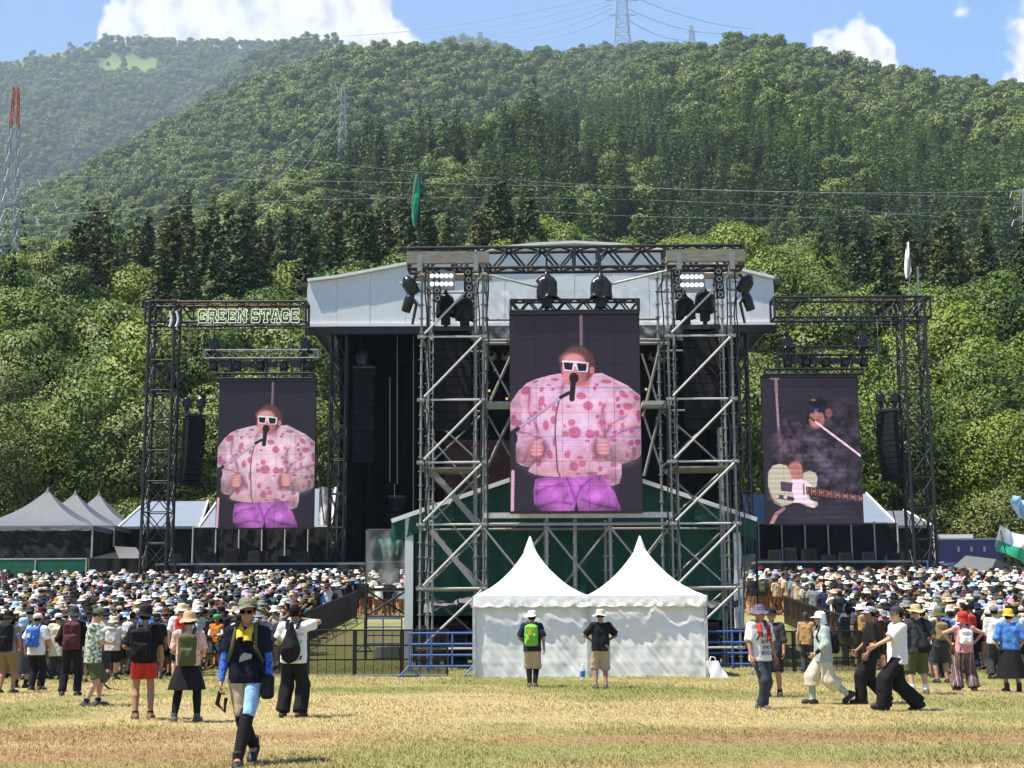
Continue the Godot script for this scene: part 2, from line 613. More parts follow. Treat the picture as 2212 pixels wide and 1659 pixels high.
func build_trees() -> void:
	stand_noise.seed = 12
	stand_noise.frequency = 0.028
	stand_noise.fractal_octaves = 2
	var lm := {
		"bright": leaf_mat("leaf_bright", Color(0.18, 0.235, 0.036)),
		"mid": leaf_mat("leaf_mid", Color(0.12, 0.17, 0.032)),
		"grey": leaf_mat("leaf_grey", Color(0.165, 0.195, 0.06)),
		"deep": leaf_mat("leaf_deep", Color(0.075, 0.12, 0.02)),
		"cedar": leaf_mat("leaf_cedar", Color(0.058, 0.092, 0.02)),
		"cedar_brown": leaf_mat("leaf_cedar_brown", Color(0.1, 0.106, 0.024)),
	}
	var bark := tri_mat("bark", noise_tex(0.04, Color(0.08, 0.06, 0.045), Color(0.2, 0.17, 0.13), 256, 5), 0.8, 0.95)
	var near_b := []
	var near_t := []
	for k in 5:
		near_b.append(crown_mesh(100 + k, false, 16.0, [4.6, 5.2, 4.2, 5.6, 4.8][k], 13000, 0.32, [15, 19, 13, 22, 17][k]))
		near_t.append(trunk_mesh(120 + k, false, 16.0, 4.6))
	var near_w := []
	for k in 3:
		near_w.append(crown_mesh(140 + k, false, 13.0, [4.2, 4.8, 4.5][k], 11000, 0.27, [26, 30, 23][k], 0.02))
	var near_c := []
	for k in 3:
		near_c.append(crown_mesh(160 + k, true, 21.0, [3.5, 4.0, 3.1][k], 20000, 0.46, 18))
	var cedar_trunk := trunk_mesh(170, true, 21.0, 3.0)
	# trees that can be told apart, nearest belts
	var rng := rngs(33)
	var count := {"broad": 0, "cedar": 0}
	var rr := 97.0
	while rr < 196.0:
		var gap := lerpf(5.2, 6.6, (rr - 97.0) / 98.0) if rr < 146.0 else 5.7
		var az := -0.40 + rng.randf() * gap / rr
		while az < 0.40:
			var a := az + rng.randf_range(-0.35, 0.35) * gap / rr
			var r := rr + rng.randf_range(-0.4, 0.4) * gap
			az += gap / rr
			var x := sin(a) * r
			var z := -cos(a) * r
			var y := hill_y(ridges(a), a, r)
			var uv := project(Vector3(x, y, z))
			if uv.x > 700.0 and uv.x < 1620.0 and r < 128.0:
				continue
			if uv.x < -260.0 or uv.x > 2470.0:
				continue
			var cedar := false
			if r > 142.0:
				if uv.x < 20 or (uv.x > 100 and uv.x < 300):
					cedar = rng.randf() < 0.45
				elif uv.x >= 300 and uv.x < 1180:
					cedar = rng.randf() < (0.95 if stand_noise.get_noise_2d(x * 1.6, z * 1.6) < 0.12 else 0.2)
				elif uv.x > 1790:
					cedar = rng.randf() < (0.9 if stand_noise.get_noise_2d(x * 1.6, z * 1.6) < 0.05 else 0.15)
			elif r > 120.0 and uv.x > 1880 and uv.x < 2120:
				cedar = rng.randf() < 0.3
			var side: String = place_of(uv.x) + [", lowest row", ", second row", ", third row", ", fourth row", ", fifth row", ", upper row", ", top row"][clampi(int((r - 96.0) / 15.0), 0, 6)]
			var o: Node3D
			if cedar:
				var brown := rng.randf() < 0.22
				o = thing("cedar_tree", ("brownish" if brown else "dark green") + " pointed cedar " + side, "tree", Vector3(x, y, z), rng.randf() * TAU, "cedar trees on the slope behind the stage")
				part("crown", near_c[rng.randi() % 3], lm["cedar_brown" if brown else "cedar"], o)
				part("trunk", cedar_trunk, bark, o)
				var s := rng.randf_range(0.85, 1.12)
				o.scale = Vector3(s * rng.randf_range(0.95, 1.3), s, s * rng.randf_range(0.95, 1.3))
				count.cedar += 1
			else:
				var low := r < 114.0
				var tint: String
				var pick := rng.randf()
				if low and uv.x < 800:
					tint = "grey" if pick < 0.75 else "mid"
				elif uv.x > 1150 and uv.x < 1750:
					tint = "grey" if pick < 0.3 else ("bright" if pick < 0.75 else "mid")
				else:
					tint = "bright" if pick < 0.33 else ("mid" if pick < 0.78 else "deep")
				var word: String = {"bright": "bright yellow-green", "mid": "fresh green", "grey": "pale grey-green", "deep": "deep green"}[tint]
				o = thing("broadleaf_tree", word + " leafy tree " + side, "tree", Vector3(x, y, z), rng.randf() * TAU, "broadleaf trees on the slope behind the stage")
				var k := rng.randi() % 5
				var fine := low or rng.randf() < 0.25
				part("crown", near_w[k % 3] if fine else near_b[k], lm[tint], o)
				part("trunk", near_t[k], bark, o)
				var s := rng.randf_range(0.8, 1.1) if r > 114.0 else rng.randf_range(0.72, 1.02)
				o.scale = Vector3.ONE * s
				count.broad += 1
		rr += gap * 0.9
	for k in 46:
		var a := rng.randf_range(-0.40, 0.40)
		var r := rng.randf_range(91.5, 96.0)
		var q := project(Vector3(sin(a) * r, 3.0, -cos(a) * r))
		if q.x > 690.0 and q.x < 1640.0:
			continue
		var side := place_of(q.x)
		var o := thing("shrub", ("pale" if k % 3 else "bright") + " green leafy shrub " + side, "shrub", Vector3(sin(a) * r, field_y(-r) - 0.3, -cos(a) * r), rng.randf() * TAU, "shrubs at the foot of the slope")
		part("foliage", near_w[k % 3], lm["grey" if k % 3 else "bright"], o)
		part("stem", near_t[k % 5], bark, o)
		o.scale = Vector3(1.15, 1, 1.15) * rng.randf_range(0.34, 0.55)
	# the wooded mountainside beyond
	var sets := {}
	var far_mat := leaf_mat("leaf_far", Color(1, 1, 1))
	var defs := {
		"mid_broad": [false, 14.0, 5.2, 2000, 0.72, 14, 3], "mid_cedar": [true, 21.0, 2.7, 1300, 0.7, 12, 3],
		"far_broad": [false, 12.5, 5.2, 900, 1.0, 8, 4], "far_cedar": [true, 20.0, 2.5, 560, 1.0, 10, 2],
	}
	for key in defs:
		var d = defs[key]
		for k in d[6]:
			sets[key + str(k)] = {"mesh": crown_mesh(200 + k * 7 + key.hash() % 50, d[0], d[1], d[2], d[3], d[4], d[5]), "at": [], "tint": []}
	var bins := PackedFloat32Array()
	bins.resize(900)
	bins.fill(0.0)
	var n_all := 0
	rr = 196.0
	while rr < 1780.0:
		var gap := 4.5 if rr < 470.0 else (4.5 if rr < 820.0 else 6.2)
		var az := -0.42 + rng.randf() * gap / rr
		while az < 0.42:
			var a := az + rng.randf_range(-0.4, 0.4) * gap / rr
			var r := rr + rng.randf_range(-0.45, 0.45) * gap
			az += gap / rr
			var y := hill_y(ridges(a), a, r)
			var x := sin(a) * r
			var z := -cos(a) * r
			var bi := clampi(int((a + 0.45) * 1000.0), 0, 899)
			if (y + 17.0) / r < bins[bi] - 0.004:
				continue
			bins[bi] = maxf(bins[bi], (y + 5.0) / r)
			var uv := project(Vector3(x, y, z))
			var sp := species(uv.x, uv.y, x, z, r)
			# an open meadow high on the far mountain and its bare left shoulder
			if r > 850.0 and meadow(uv) and rng.randf() < 0.95:
				continue
			if sp != 0 and rng.randf() < 0.48:
				continue
			if sp == 0 and rng.randf() < (0.42 if rr < 700.0 else 0.1):
				continue
			var mid := r < (430.0 if sp == 0 else 640.0)
			var key := ("mid_" if mid else "far_") + ("broad" if sp == 0 else "cedar") + str(rng.randi() % (3 if mid else (4 if sp == 0 else 2)))
			var s := rng.randf_range(0.6, 1.2) if sp else rng.randf_range(0.42, 0.95)
			if sp == 2:
				s *= 0.85
			if uv.x > 1750.0 and uv.y < line_at(hills[2].line, uv.x) + 12.0:
				s *= rng.randf_range(0.7, 1.15)
			var bx := Basis(Vector3.UP, rng.randf() * TAU).scaled(Vector3(s * rng.randf_range(0.9, 1.25), s, s * rng.randf_range(0.9, 1.25)))
			sets[key].at.append(Transform3D(bx, Vector3(x, y - 1.5, z)))
			var t: Color
			if sp == 0:
				t = Color(0.168, 0.225, 0.06).lerp(Color(0.26, 0.3, 0.075), pow(rng.randf(), 2.4)).lerp(Color(0.1, 0.155, 0.046), rng.randf() * 0.8)
				if r < 480.0:
					t *= 1.0
			elif sp == 1:
				t = Color(0.05, 0.088, 0.025).lerp(Color(0.11, 0.165, 0.042), rng.randf())
			else:
				t = Color(0.11, 0.185, 0.045).lerp(Color(0.15, 0.235, 0.06), rng.randf())
			sets[key].tint.append(t)
			n_all += 1
		rr += gap * 0.92
	var forest := Node3D.new()
	forest.name = "forest"
	add_child(forest)
	forest.set_meta("kind", "stuff")
	forest.set_meta("label", "dense green wood covering the mountainside behind the stage")
	forest.set_meta("category", "forest")
	for key in sets:
		scatter(("cedar_trees" if "cedar" in key else "broadleaf_trees"), sets[key].mesh, far_mat, sets[key].at, sets[key].tint, forest)

func scatter(called: String, mesh: Mesh, m: Material, at: Array, tint: Array, parent: Node) -> MultiMeshInstance3D:
	var mm := MultiMesh.new()
	mm.transform_format = MultiMesh.TRANSFORM_3D
	mm.use_colors = tint.size() > 0
	mm.mesh = mesh
	mm.instance_count = at.size()
	for k in at.size():
		mm.set_instance_transform(k, at[k])
		if tint.size():
			mm.set_instance_color(k, tint[k])
	var o := MultiMeshInstance3D.new()
	o.multimesh = mm
	o.material_override = m
	if parent == self:
		o.name = numbered(called)
		add_child(o)
	else:
		o.name = called
		parent.add_child(o, true)
	return o

# ---------- shared pieces ----------
var unit_tube: ArrayMesh
var unit_box: ArrayMesh
var fold_noise := FastNoiseLite.new()

func kit() -> void:
	var b := MB.new()
	b.tube(Vector3(0, 0, -0.5), Vector3(0, 0, 0.5), 1.0, 8)
	unit_tube = b.done()
	b = MB.new()
	b.box(Vector3.ZERO, Vector3.ONE)
	unit_box = b.done()
	fold_noise.seed = 77
	fold_noise.frequency = 0.6
	fold_noise.fractal_octaves = 3
	mat("steel", Color(0.33, 0.33, 0.32), 0.5, 0.35, 0.5)
	var steel: StandardMaterial3D = M.steel
	steel.albedo_texture = noise_tex(0.03, Color(0.6, 0.58, 0.55), Color(1, 1, 1), 256, 14)
	steel.uv1_triplanar = true
	steel.uv1_world_triplanar = true
	steel.uv1_scale = Vector3.ONE * 1.5
	tri_mat("bright_steel", noise_tex(0.02, Color(0.34, 0.335, 0.32), Color(0.56, 0.56, 0.55), 256, 15), 1.2, 0.45, true)
	mat("black_steel", Color(0.02, 0.02, 0.022), 0.45, 0.2, 0.5)
	mat("black_paint", Color(0.014, 0.014, 0.016), 0.55, 0, 0.4)
	mat("grille", Color(0.01, 0.011, 0.014), 0.8, 0, 0.3)
	mat("blue_paint", Color(0.04, 0.105, 0.34), 0.4, 0, 0.5)
	mat("navy_paint", Color(0.012, 0.014, 0.09), 0.35, 0, 0.5)
	mat("white_paint", Color(0.75, 0.76, 0.76), 0.5, 0, 0.4)
	mat("glass_dark", Color(0.02, 0.025, 0.03), 0.08, 0, 0.6)
	mat("rubber", Color(0.02, 0.02, 0.02), 0.9)
	mat("concrete", Color(0.32, 0.31, 0.28), 0.95)
	tri_mat("pvc_white", noise_tex(0.02, Color(0.68, 0.68, 0.665), Color(0.8, 0.8, 0.785), 256, 31), 0.5, 0.65)
	M.pvc_white.backlight_enabled = true
	M.pvc_white.backlight = Color(0.32, 0.31, 0.28)
	tri_mat("roof_sheet", noise_tex(0.015, Color(0.58, 0.61, 0.63), Color(0.66, 0.68, 0.69), 512, 35, 5), 0.22, 0.5, true)
	tri_mat("pvc_grey", noise_tex(0.02, Color(0.1, 0.112, 0.13), Color(0.135, 0.147, 0.165), 256, 36), 0.3, 0.65, true)
	tri_mat("pvc_blue_grey", noise_tex(0.02, Color(0.16, 0.2, 0.265), Color(0.195, 0.235, 0.3), 256, 38), 0.3, 0.65, true)
	tri_mat("black_cloth", noise_tex(0.04, Color(0.01, 0.01, 0.011), Color(0.015, 0.015, 0.016), 256, 39), 0.7, 0.85, true)
	tri_mat("grey_cloth", noise_tex(0.04, Color(0.09, 0.09, 0.09), Color(0.17, 0.17, 0.17), 256, 40), 0.9, 0.8, true)
	tri_mat("green_canvas", noise_tex(0.02, Color(0.004, 0.06, 0.038), Color(0.008, 0.085, 0.055), 256, 41), 0.5, 0.5, true)
	tri_mat("green_board", noise_tex(0.02, Color(0.008, 0.085, 0.05), Color(0.012, 0.115, 0.07), 256, 42), 0.3, 0.6, true)
	tri_mat("timber", noise_tex(0.02, Color(0.13, 0.122, 0.105), Color(0.3, 0.285, 0.25), 256, 43), 1.2, 0.9, true)
	M.timber.uv1_scale = Vector3(0.35, 3.0, 1.0)
	tri_mat("black_plastic", noise_tex(0.05, Color(0.01, 0.01, 0.011), Color(0.022, 0.022, 0.022), 256, 44), 1.0, 0.28, true)
	var film := mat("film", Color(0.75, 0.78, 0.8, 0.3), 0.3, 0, 0.6)
	film.albedo_color.a = 0.17
	film.transparency = BaseMaterial3D.TRANSPARENCY_ALPHA
	var net := mat("net", Color(0.016, 0.016, 0.014), 0.9, 0, 0.2)
	net.albedo_color.a = 0.62
	net.transparency = BaseMaterial3D.TRANSPARENCY_ALPHA
	var gnet := mat("green_net", Color(0.01, 0.08, 0.05), 0.9, 0, 0.2)
	gnet.albedo_color.a = 0.7
	gnet.transparency = BaseMaterial3D.TRANSPARENCY_ALPHA

func frame_of(a: Vector3, b: Vector3, up := Vector3.UP) -> Basis:
	var z := (b - a).normalized()
	var x := up.cross(z)
	if x.length() < 0.02:
		x = Vector3.RIGHT.cross(z)
	x = x.normalized()
	return Basis(x, z.cross(x), z)

func rod(parent: Node, called: String, a: Vector3, b: Vector3, r: float, m: Material) -> MeshInstance3D:
	var o := part(called, unit_tube, m, parent)
	var f := frame_of(a, b)
	o.global_transform = Transform3D(Basis(f.x * r, f.y * r, f.z * a.distance_to(b)), (a + b) * 0.5)
	return o

func beam(parent: Node, called: String, a: Vector3, b: Vector3, w: float, h: float, m: Material, up := Vector3.UP) -> MeshInstance3D:
	var o := part(called, unit_box, m, parent)
	var f := frame_of(a, b, up)
	o.global_transform = Transform3D(Basis(f.x * w, f.y * h, f.z * a.distance_to(b)), (a + b) * 0.5)
	return o

func block(parent: Node, called: String, at: Vector3, s: Vector3, m: Material) -> MeshInstance3D:
	var o := part(called, unit_box, m, parent)
	o.global_transform = Transform3D(Basis.from_scale(s), at)
	return o

func wpart(called: String, mesh: Mesh, m: Material, parent: Node) -> MeshInstance3D:
	var o := part(called, mesh, m, parent)
	if parent != self:
		o.global_transform = Transform3D()
	return o

# cloth between four corners (top left, top right, bottom right, bottom left), with folds
func drape(parent: Node, called: String, tl: Vector3, tr: Vector3, br: Vector3, bl: Vector3, amp: float, m: Material, pleat := 0.0, sd := 0.0, nx := 24, ny := 14, sag := 0.0, crease := 0) -> MeshInstance3D:
	var nn := (tr - tl).cross(bl - tl).normalized()
	var g := []
	var wide := tl.distance_to(tr)
	for r in ny + 1:
		var row := []
		var f := float(r) / ny
		for q in nx + 1:
			var e := float(q) / nx
			var p := tl.lerp(tr, e).lerp(bl.lerp(br, e), f)
			var k := amp * fold_noise.get_noise_3d(p.x * 1.6 + sd, p.y * 1.0, p.z * 1.6 + sd * 2.0)
			k += amp * 0.5 * fold_noise.get_noise_2d((p.x + p.y * 0.8) * 3.5 + sd, p.z * 2.0)
			if pleat > 0.0:
				k += amp * 0.5 * sin(e * wide / pleat * TAU + sd) * (0.4 + 0.6 * f)
			if crease > 0 and (q % crease == 0 or r % crease == 0):
				k -= 0.007
			p += nn * k
			p.y -= sag * 4.0 * e * (1.0 - e) * (1.0 - f)
			row.append(p)
		g.append(row)
	var b := MB.new()
	b.sheet(g, true)
	return wpart(called, b.done(), m, parent)

# box lattice truss: four chords, lacing on its faces
func truss(parent: Node, a: Vector3, b: Vector3, w: float, h: float, bay: float, rc: float, rb: float, m: Material, up := Vector3.UP, both := true) -> void:
	var f := frame_of(a, b, up)
	var c: Array[Vector3] = [f.x * w * 0.5 + f.y * h * 0.5, -f.x * w * 0.5 + f.y * h * 0.5, -f.x * w * 0.5 - f.y * h * 0.5, f.x * w * 0.5 - f.y * h * 0.5]
	for q in c:
		rod(parent, "chord", a + q, b + q, rc, m)
	var n := maxi(1, roundi(a.distance_to(b) / bay))
	for s in 4:
		if not both and s % 2 == 0:
			continue
		var p: Vector3 = c[s] if s < 3 else c[0]
		var q: Vector3 = c[s + 1] if s < 3 else c[3]
		for k in n:
			var e0 := a.lerp(b, float(k) / n)
			var e1 := a.lerp(b, (k + 0.5) / n)
			var e2 := a.lerp(b, (k + 1.0) / n)
			rod(parent, "brace", e0 + p, e1 + q, rb, m)
			rod(parent, "brace", e1 + q, e2 + p, rb, m)
	for e in [a, b]:
		for s in 4:
			rod(parent, "end_bar", e + c[s], e + c[(s + 1) % 4], rc, m)

# upright lattice mast, cross braced
func mast(parent: Node, base: Vector3, top: float, w: float, d: float, lift: float, rc: float, rb: float, m: Material) -> void:
	var c: Array[Vector3] = [Vector3(-w / 2, 0, d / 2), Vector3(w / 2, 0, d / 2), Vector3(w / 2, 0, -d / 2), Vector3(-w / 2, 0, -d / 2)]
	var h := top - base.y
	for q in c:
		rod(parent, "post", base + q, base + q + Vector3(0, h, 0), rc, m)
	var n := maxi(1, roundi(h / lift))
	for s in 4:
		for k in n:
			var y0 := Vector3(0, h * k / n, 0)
			var y1 := Vector3(0, h * (k + 1) / n, 0)
			var p: Vector3 = base + c[s]
			var q: Vector3 = base + c[(s + 1) % 4]
			rod(parent, "ledger", p + y1, q + y1, rb * 1.1, m)
			rod(parent, "brace", p + y0, q + y1, rb, m)
			rod(parent, "brace", q + y0, p + y1, rb, m)

# a chain hoist in a black rain bag, hung from a strap
func bag_hoist(label: String, at: Vector3, s: float, up: float, sd: int, group := "chain hoists in rain bags") -> void:
	var o := thing("chain_hoist", label, "hoist", at, 0, group)
	var b := MB.new()
	var rng := rngs(sd)
	var prof := [1.1, 1.06, 1.0, 0.98, 0.92, 0.72, 0.3, 0.1, 0.06]
	var lift := [-0.46, -0.38, -0.2, 0.0, 0.14, 0.26, 0.36, 0.5, 0.62]
	var g := []
	for r in 9:
		var row := []
		for q in 25:
			var an := TAU * (q % 24) / 24.0
			var sq := 1.0 / maxf(absf(cos(an)), absf(sin(an)))
			var rr: float = prof[r] * lerpf(1.0, sq, 0.55 if r < 5 else 0.0) * (0.33 + 0.13 * fold_noise.get_noise_3d(cos(an) * 3.5 + sd, r * 0.7, sin(an) * 3.5)) * s
			row.append(at + Vector3(cos(an) * rr, (lift[r] + 0.12 * fold_noise.get_noise_2d(cos(an) * 2.5 + sd, sin(an) * 2.5) * float(r == 0)) * s, sin(an) * rr * 0.8))
		g.append(row)
	b.sheet(g, false)
	wpart("rain_bag", b.done(), M.black_plastic, o)
	block(o, "motor", at + Vector3(0, -0.52 * s, 0), Vector3(0.34, 0.5, 0.3) * s, M.black_paint)
	rod(o, "sling", at + Vector3(0, 0.5 * s, 0), at + Vector3(0, up, 0), 0.03, M.black_plastic)
	rod(o, "shackle", at + Vector3(0, -0.8 * s, 0), at + Vector3(0, -1.05 * s, 0), 0.07, M.black_steel)

# curved hang of loudspeaker cabinets, seen from the front
func line_array(label: String, top: Vector3, w: float, ch: float, n: int, dp: float, curve: float, turn: float) -> void:
	var o := thing("line_array", label, "loudspeaker", top, 0, "hanging loudspeaker columns")
	var bx := Basis(Vector3.UP, turn)
	var p := top
	beam(o, "flying_bar", top + bx * Vector3(-w * 0.55, 0.12, 0), top + bx * Vector3(w * 0.55, 0.12, 0), dp * 0.8, 0.14, M.black_steel)
	var tilt := 0.0
	for k in n:
		var f := float(k) / n
		tilt = curve * pow(f, 2.2)
		var bb := bx * Basis(Vector3.RIGHT, tilt)
		var c := part("cabinet", cabinet(w, ch, dp), M.grille, o)
		c.global_transform = Transform3D(bb, p + bb * Vector3(0, -ch * 0.5, 0))
		p += bb * Vector3(0, -ch, 0)

var cabinets := {}
func cabinet(w: float, h: float, d: float) -> ArrayMesh:
	var key := "%.2f_%.2f_%.2f" % [w, h, d]
	if not cabinets.has(key):
		var b := MB.new()
		var g := h * 0.47
		# wedge-shaped box with a front that is bent inwards like a horn
		var out := PackedVector2Array([Vector2(-w / 2, d * 0.45), Vector2(-w * 0.16, d * 0.34), Vector2(w * 0.16, d * 0.34), Vector2(w / 2, d * 0.45), Vector2(w * 0.42, -d / 2), Vector2(-w * 0.42, -d / 2)])
		b.prism(out, -g, g, Transform3D(Basis(Vector3(1, 0, 0), Vector3(0, 0, 1), Vector3(0, -1, 0)), Vector3.ZERO))
		b.box(Vector3(-w * 0.505, 0, d * 0.3), Vector3(0.03, h * 0.7, 0.1))
		b.box(Vector3(w * 0.505, 0, d * 0.3), Vector3(0.03, h * 0.7, 0.1))
		cabinets[key] = b.done()
	return cabinets[key]

# a can light on a truss, nose down
func par_lamp(label: String, at: Vector3, s: float, wide: bool) -> void:
	var o := thing("stage_lamp", label, "lamp", at, 0, "lamps hanging under the side trusses")
	var b := MB.new()
	if wide:
		b.box(at + Vector3(0, -0.5 * s, 0), Vector3(0.75, 0.42, 0.45) * s)
		b.bar(at + Vector3(-0.4 * s, -0.45 * s, 0), at + Vector3(-0.4 * s, 0, 0), 0.05, 0.05)
		b.bar(at + Vector3(0.4 * s, -0.45 * s, 0), at + Vector3(0.4 * s, 0, 0), 0.05, 0.05)
	else:
		b.lathe([Vector2(0.0, -1.02 * s), Vector2(0.3 * s, -1.0 * s), Vector2(0.34 * s, -0.72 * s), Vector2(0.27 * s, -0.4 * s), Vector2(0.3 * s, -0.25 * s), Vector2(0.0, -0.2 * s)], 12, Transform3D(Basis(), at))
		b.bar(at + Vector3(-0.36 * s, -0.6 * s, 0), at + Vector3(-0.3 * s, 0, 0), 0.05, 0.05)
		b.bar(at + Vector3(0.36 * s, -0.6 * s, 0), at + Vector3(0.3 * s, 0, 0), 0.05, 0.05)
	wpart("housing", b.done(), M.black_plastic, o)
	b = MB.new()
	b.lathe([Vector2(0.0, 0), Vector2(0.24 * s, 0.01), Vector2(0.24 * s, 0.05 * s)], 12, Transform3D(Basis(), at + Vector3(0, (-0.78 if wide else -1.06) * s, 0)))
	wpart("lens", b.done(), M.bright_steel, o)

# ---------- pictures on the three video screens ----------
class Pic:
	var w: int
	var h: int
	var d := PackedColorArray()
	var ox: float
	var oy: float
	var sx: float
	var sy: float

	func _init(ww: int, hh: int, x0: float, y0: float, x1: float, y1: float, bg: Color) -> void:
		w = ww; h = hh; ox = x0; oy = y0
		sx = ww / (x1 - x0); sy = hh / (y1 - y0)
		d.resize(w * h)
		d.fill(bg)

	func dot(x: int, y: int, c: Color, a: float) -> void:
		if x >= 0 and y >= 0 and x < w and y < h and a > 0.0:
			d[y * w + x] = d[y * w + x].lerp(c, minf(a, 1.0))

	func oval(x: float, y: float, rx: float, ry: float, c: Color, soft := 0.08, turn := 0.0, a := 1.0) -> void:
		var cx := (x - ox) * sx
		var cy := (y - oy) * sy
		var ax := rx * sx
		var ay := ry * sy
		var m := maxf(ax, ay) * (1.0 + soft) + 2.0
		for yy in range(int(cy - m), int(cy + m) + 1):
			for xx in range(int(cx - m), int(cx + m) + 1):
				var p := Vector2(xx + 0.5 - cx, yy + 0.5 - cy).rotated(-turn)
				var r := Vector2(p.x / ax, p.y / ay).length()
				dot(xx, yy, c, a * clampf((1.0 + soft - r) / (2.0 * soft), 0.0, 1.0))

	func line(pts: Array, wd: float, c: Color, a := 1.0, soft := 0.6) -> void:
		var r := wd * 0.5 * sx
		for k in pts.size() - 1:
			var p := Vector2((pts[k][0] - ox) * sx, (pts[k][1] - oy) * sy)
			var q := Vector2((pts[k + 1][0] - ox) * sx, (pts[k + 1][1] - oy) * sy)
			for yy in range(int(minf(p.y, q.y) - r - 2), int(maxf(p.y, q.y) + r + 2) + 1):
				for xx in range(int(minf(p.x, q.x) - r - 2), int(maxf(p.x, q.x) + r + 2) + 1):
					var s := Vector2(xx + 0.5, yy + 0.5)
					var e := s.distance_to(Geometry2D.get_closest_point_to_segment(s, p, q))
					dot(xx, yy, c, a * clampf((r + soft - e) / (2.0 * soft), 0.0, 1.0))

	func poly(pts: Array, c: Color, a := 1.0) -> void:
		var g := PackedVector2Array()
		var lo := 1e9
		var hi := -1e9
		for p in pts:
			var q := Vector2((p[0] - ox) * sx, (p[1] - oy) * sy)
			g.append(q)
			lo = minf(lo, q.y); hi = maxf(hi, q.y)
		for yy in range(maxi(0, int(lo)), mini(h, int(hi) + 1)):
			var cuts := PackedFloat32Array()
			var y := yy + 0.5
			for k in g.size():
				var p := g[k]
				var q := g[(k + 1) % g.size()]
				if (p.y <= y) != (q.y <= y):
					cuts.append(p.x + (y - p.y) / (q.y - p.y) * (q.x - p.x))
			cuts.sort()
			for k in range(0, cuts.size() - 1, 2):
				for xx in range(maxi(0, roundi(cuts[k])), mini(w, roundi(cuts[k + 1]))):
					dot(xx, yy, c, a)

	# crumpled cloth: darkens creases and lightens swells of what lies inside an outline
	func crumple(pts: Array, nz: FastNoiseLite, fine: float, deep: float, round_: float) -> void:
		var g := PackedVector2Array()
		for p in pts:
			g.append(Vector2((p[0] - ox) * sx, (p[1] - oy) * sy))
		var lo := g[0]
		var hi := g[0]
		for q in g:
			lo = lo.min(q); hi = hi.max(q)
		for y in range(maxi(0, int(lo.y)), mini(h, int(hi.y) + 1)):
			for x in range(maxi(0, int(lo.x)), mini(w, int(hi.x) + 1)):
				if Geometry2D.is_point_in_polygon(Vector2(x + 0.5, y + 0.5), g):
					var a := nz.get_noise_2d(x * fine, y * fine * 1.25)
					var r := 1.0 - absf(nz.get_noise_2d(x * fine * 0.8 + 90.0, y * fine * 0.8))
					var e := Vector2((x - (lo.x + hi.x) * 0.5) / (hi.x - lo.x), (y - (lo.y * 0.6 + hi.y * 0.4)) / (hi.y - lo.y))
					var k := 1.0 + deep * (a * 0.8 - pow(r, 9.0) * 0.55) - round_ * e.length_squared() * 2.2 + round_ * 0.12
					var c := d[y * w + x]
					d[y * w + x] = Color(clampf(c.r * k, 0, 1), clampf(c.g * k, 0, 1), clampf(c.b * k, 0, 1))

	func texture() -> ImageTexture:
		var im := Image.create(w, h, false, Image.FORMAT_RGB8)
		for y in h:
			for x in w:
				im.set_pixel(x, y, d[y * w + x])
		return ImageTexture.create_from_image(im)

func rgb8(r: int, g: int, b: int) -> Color:
	return Color(r / 255.0, g / 255.0, b / 255.0)

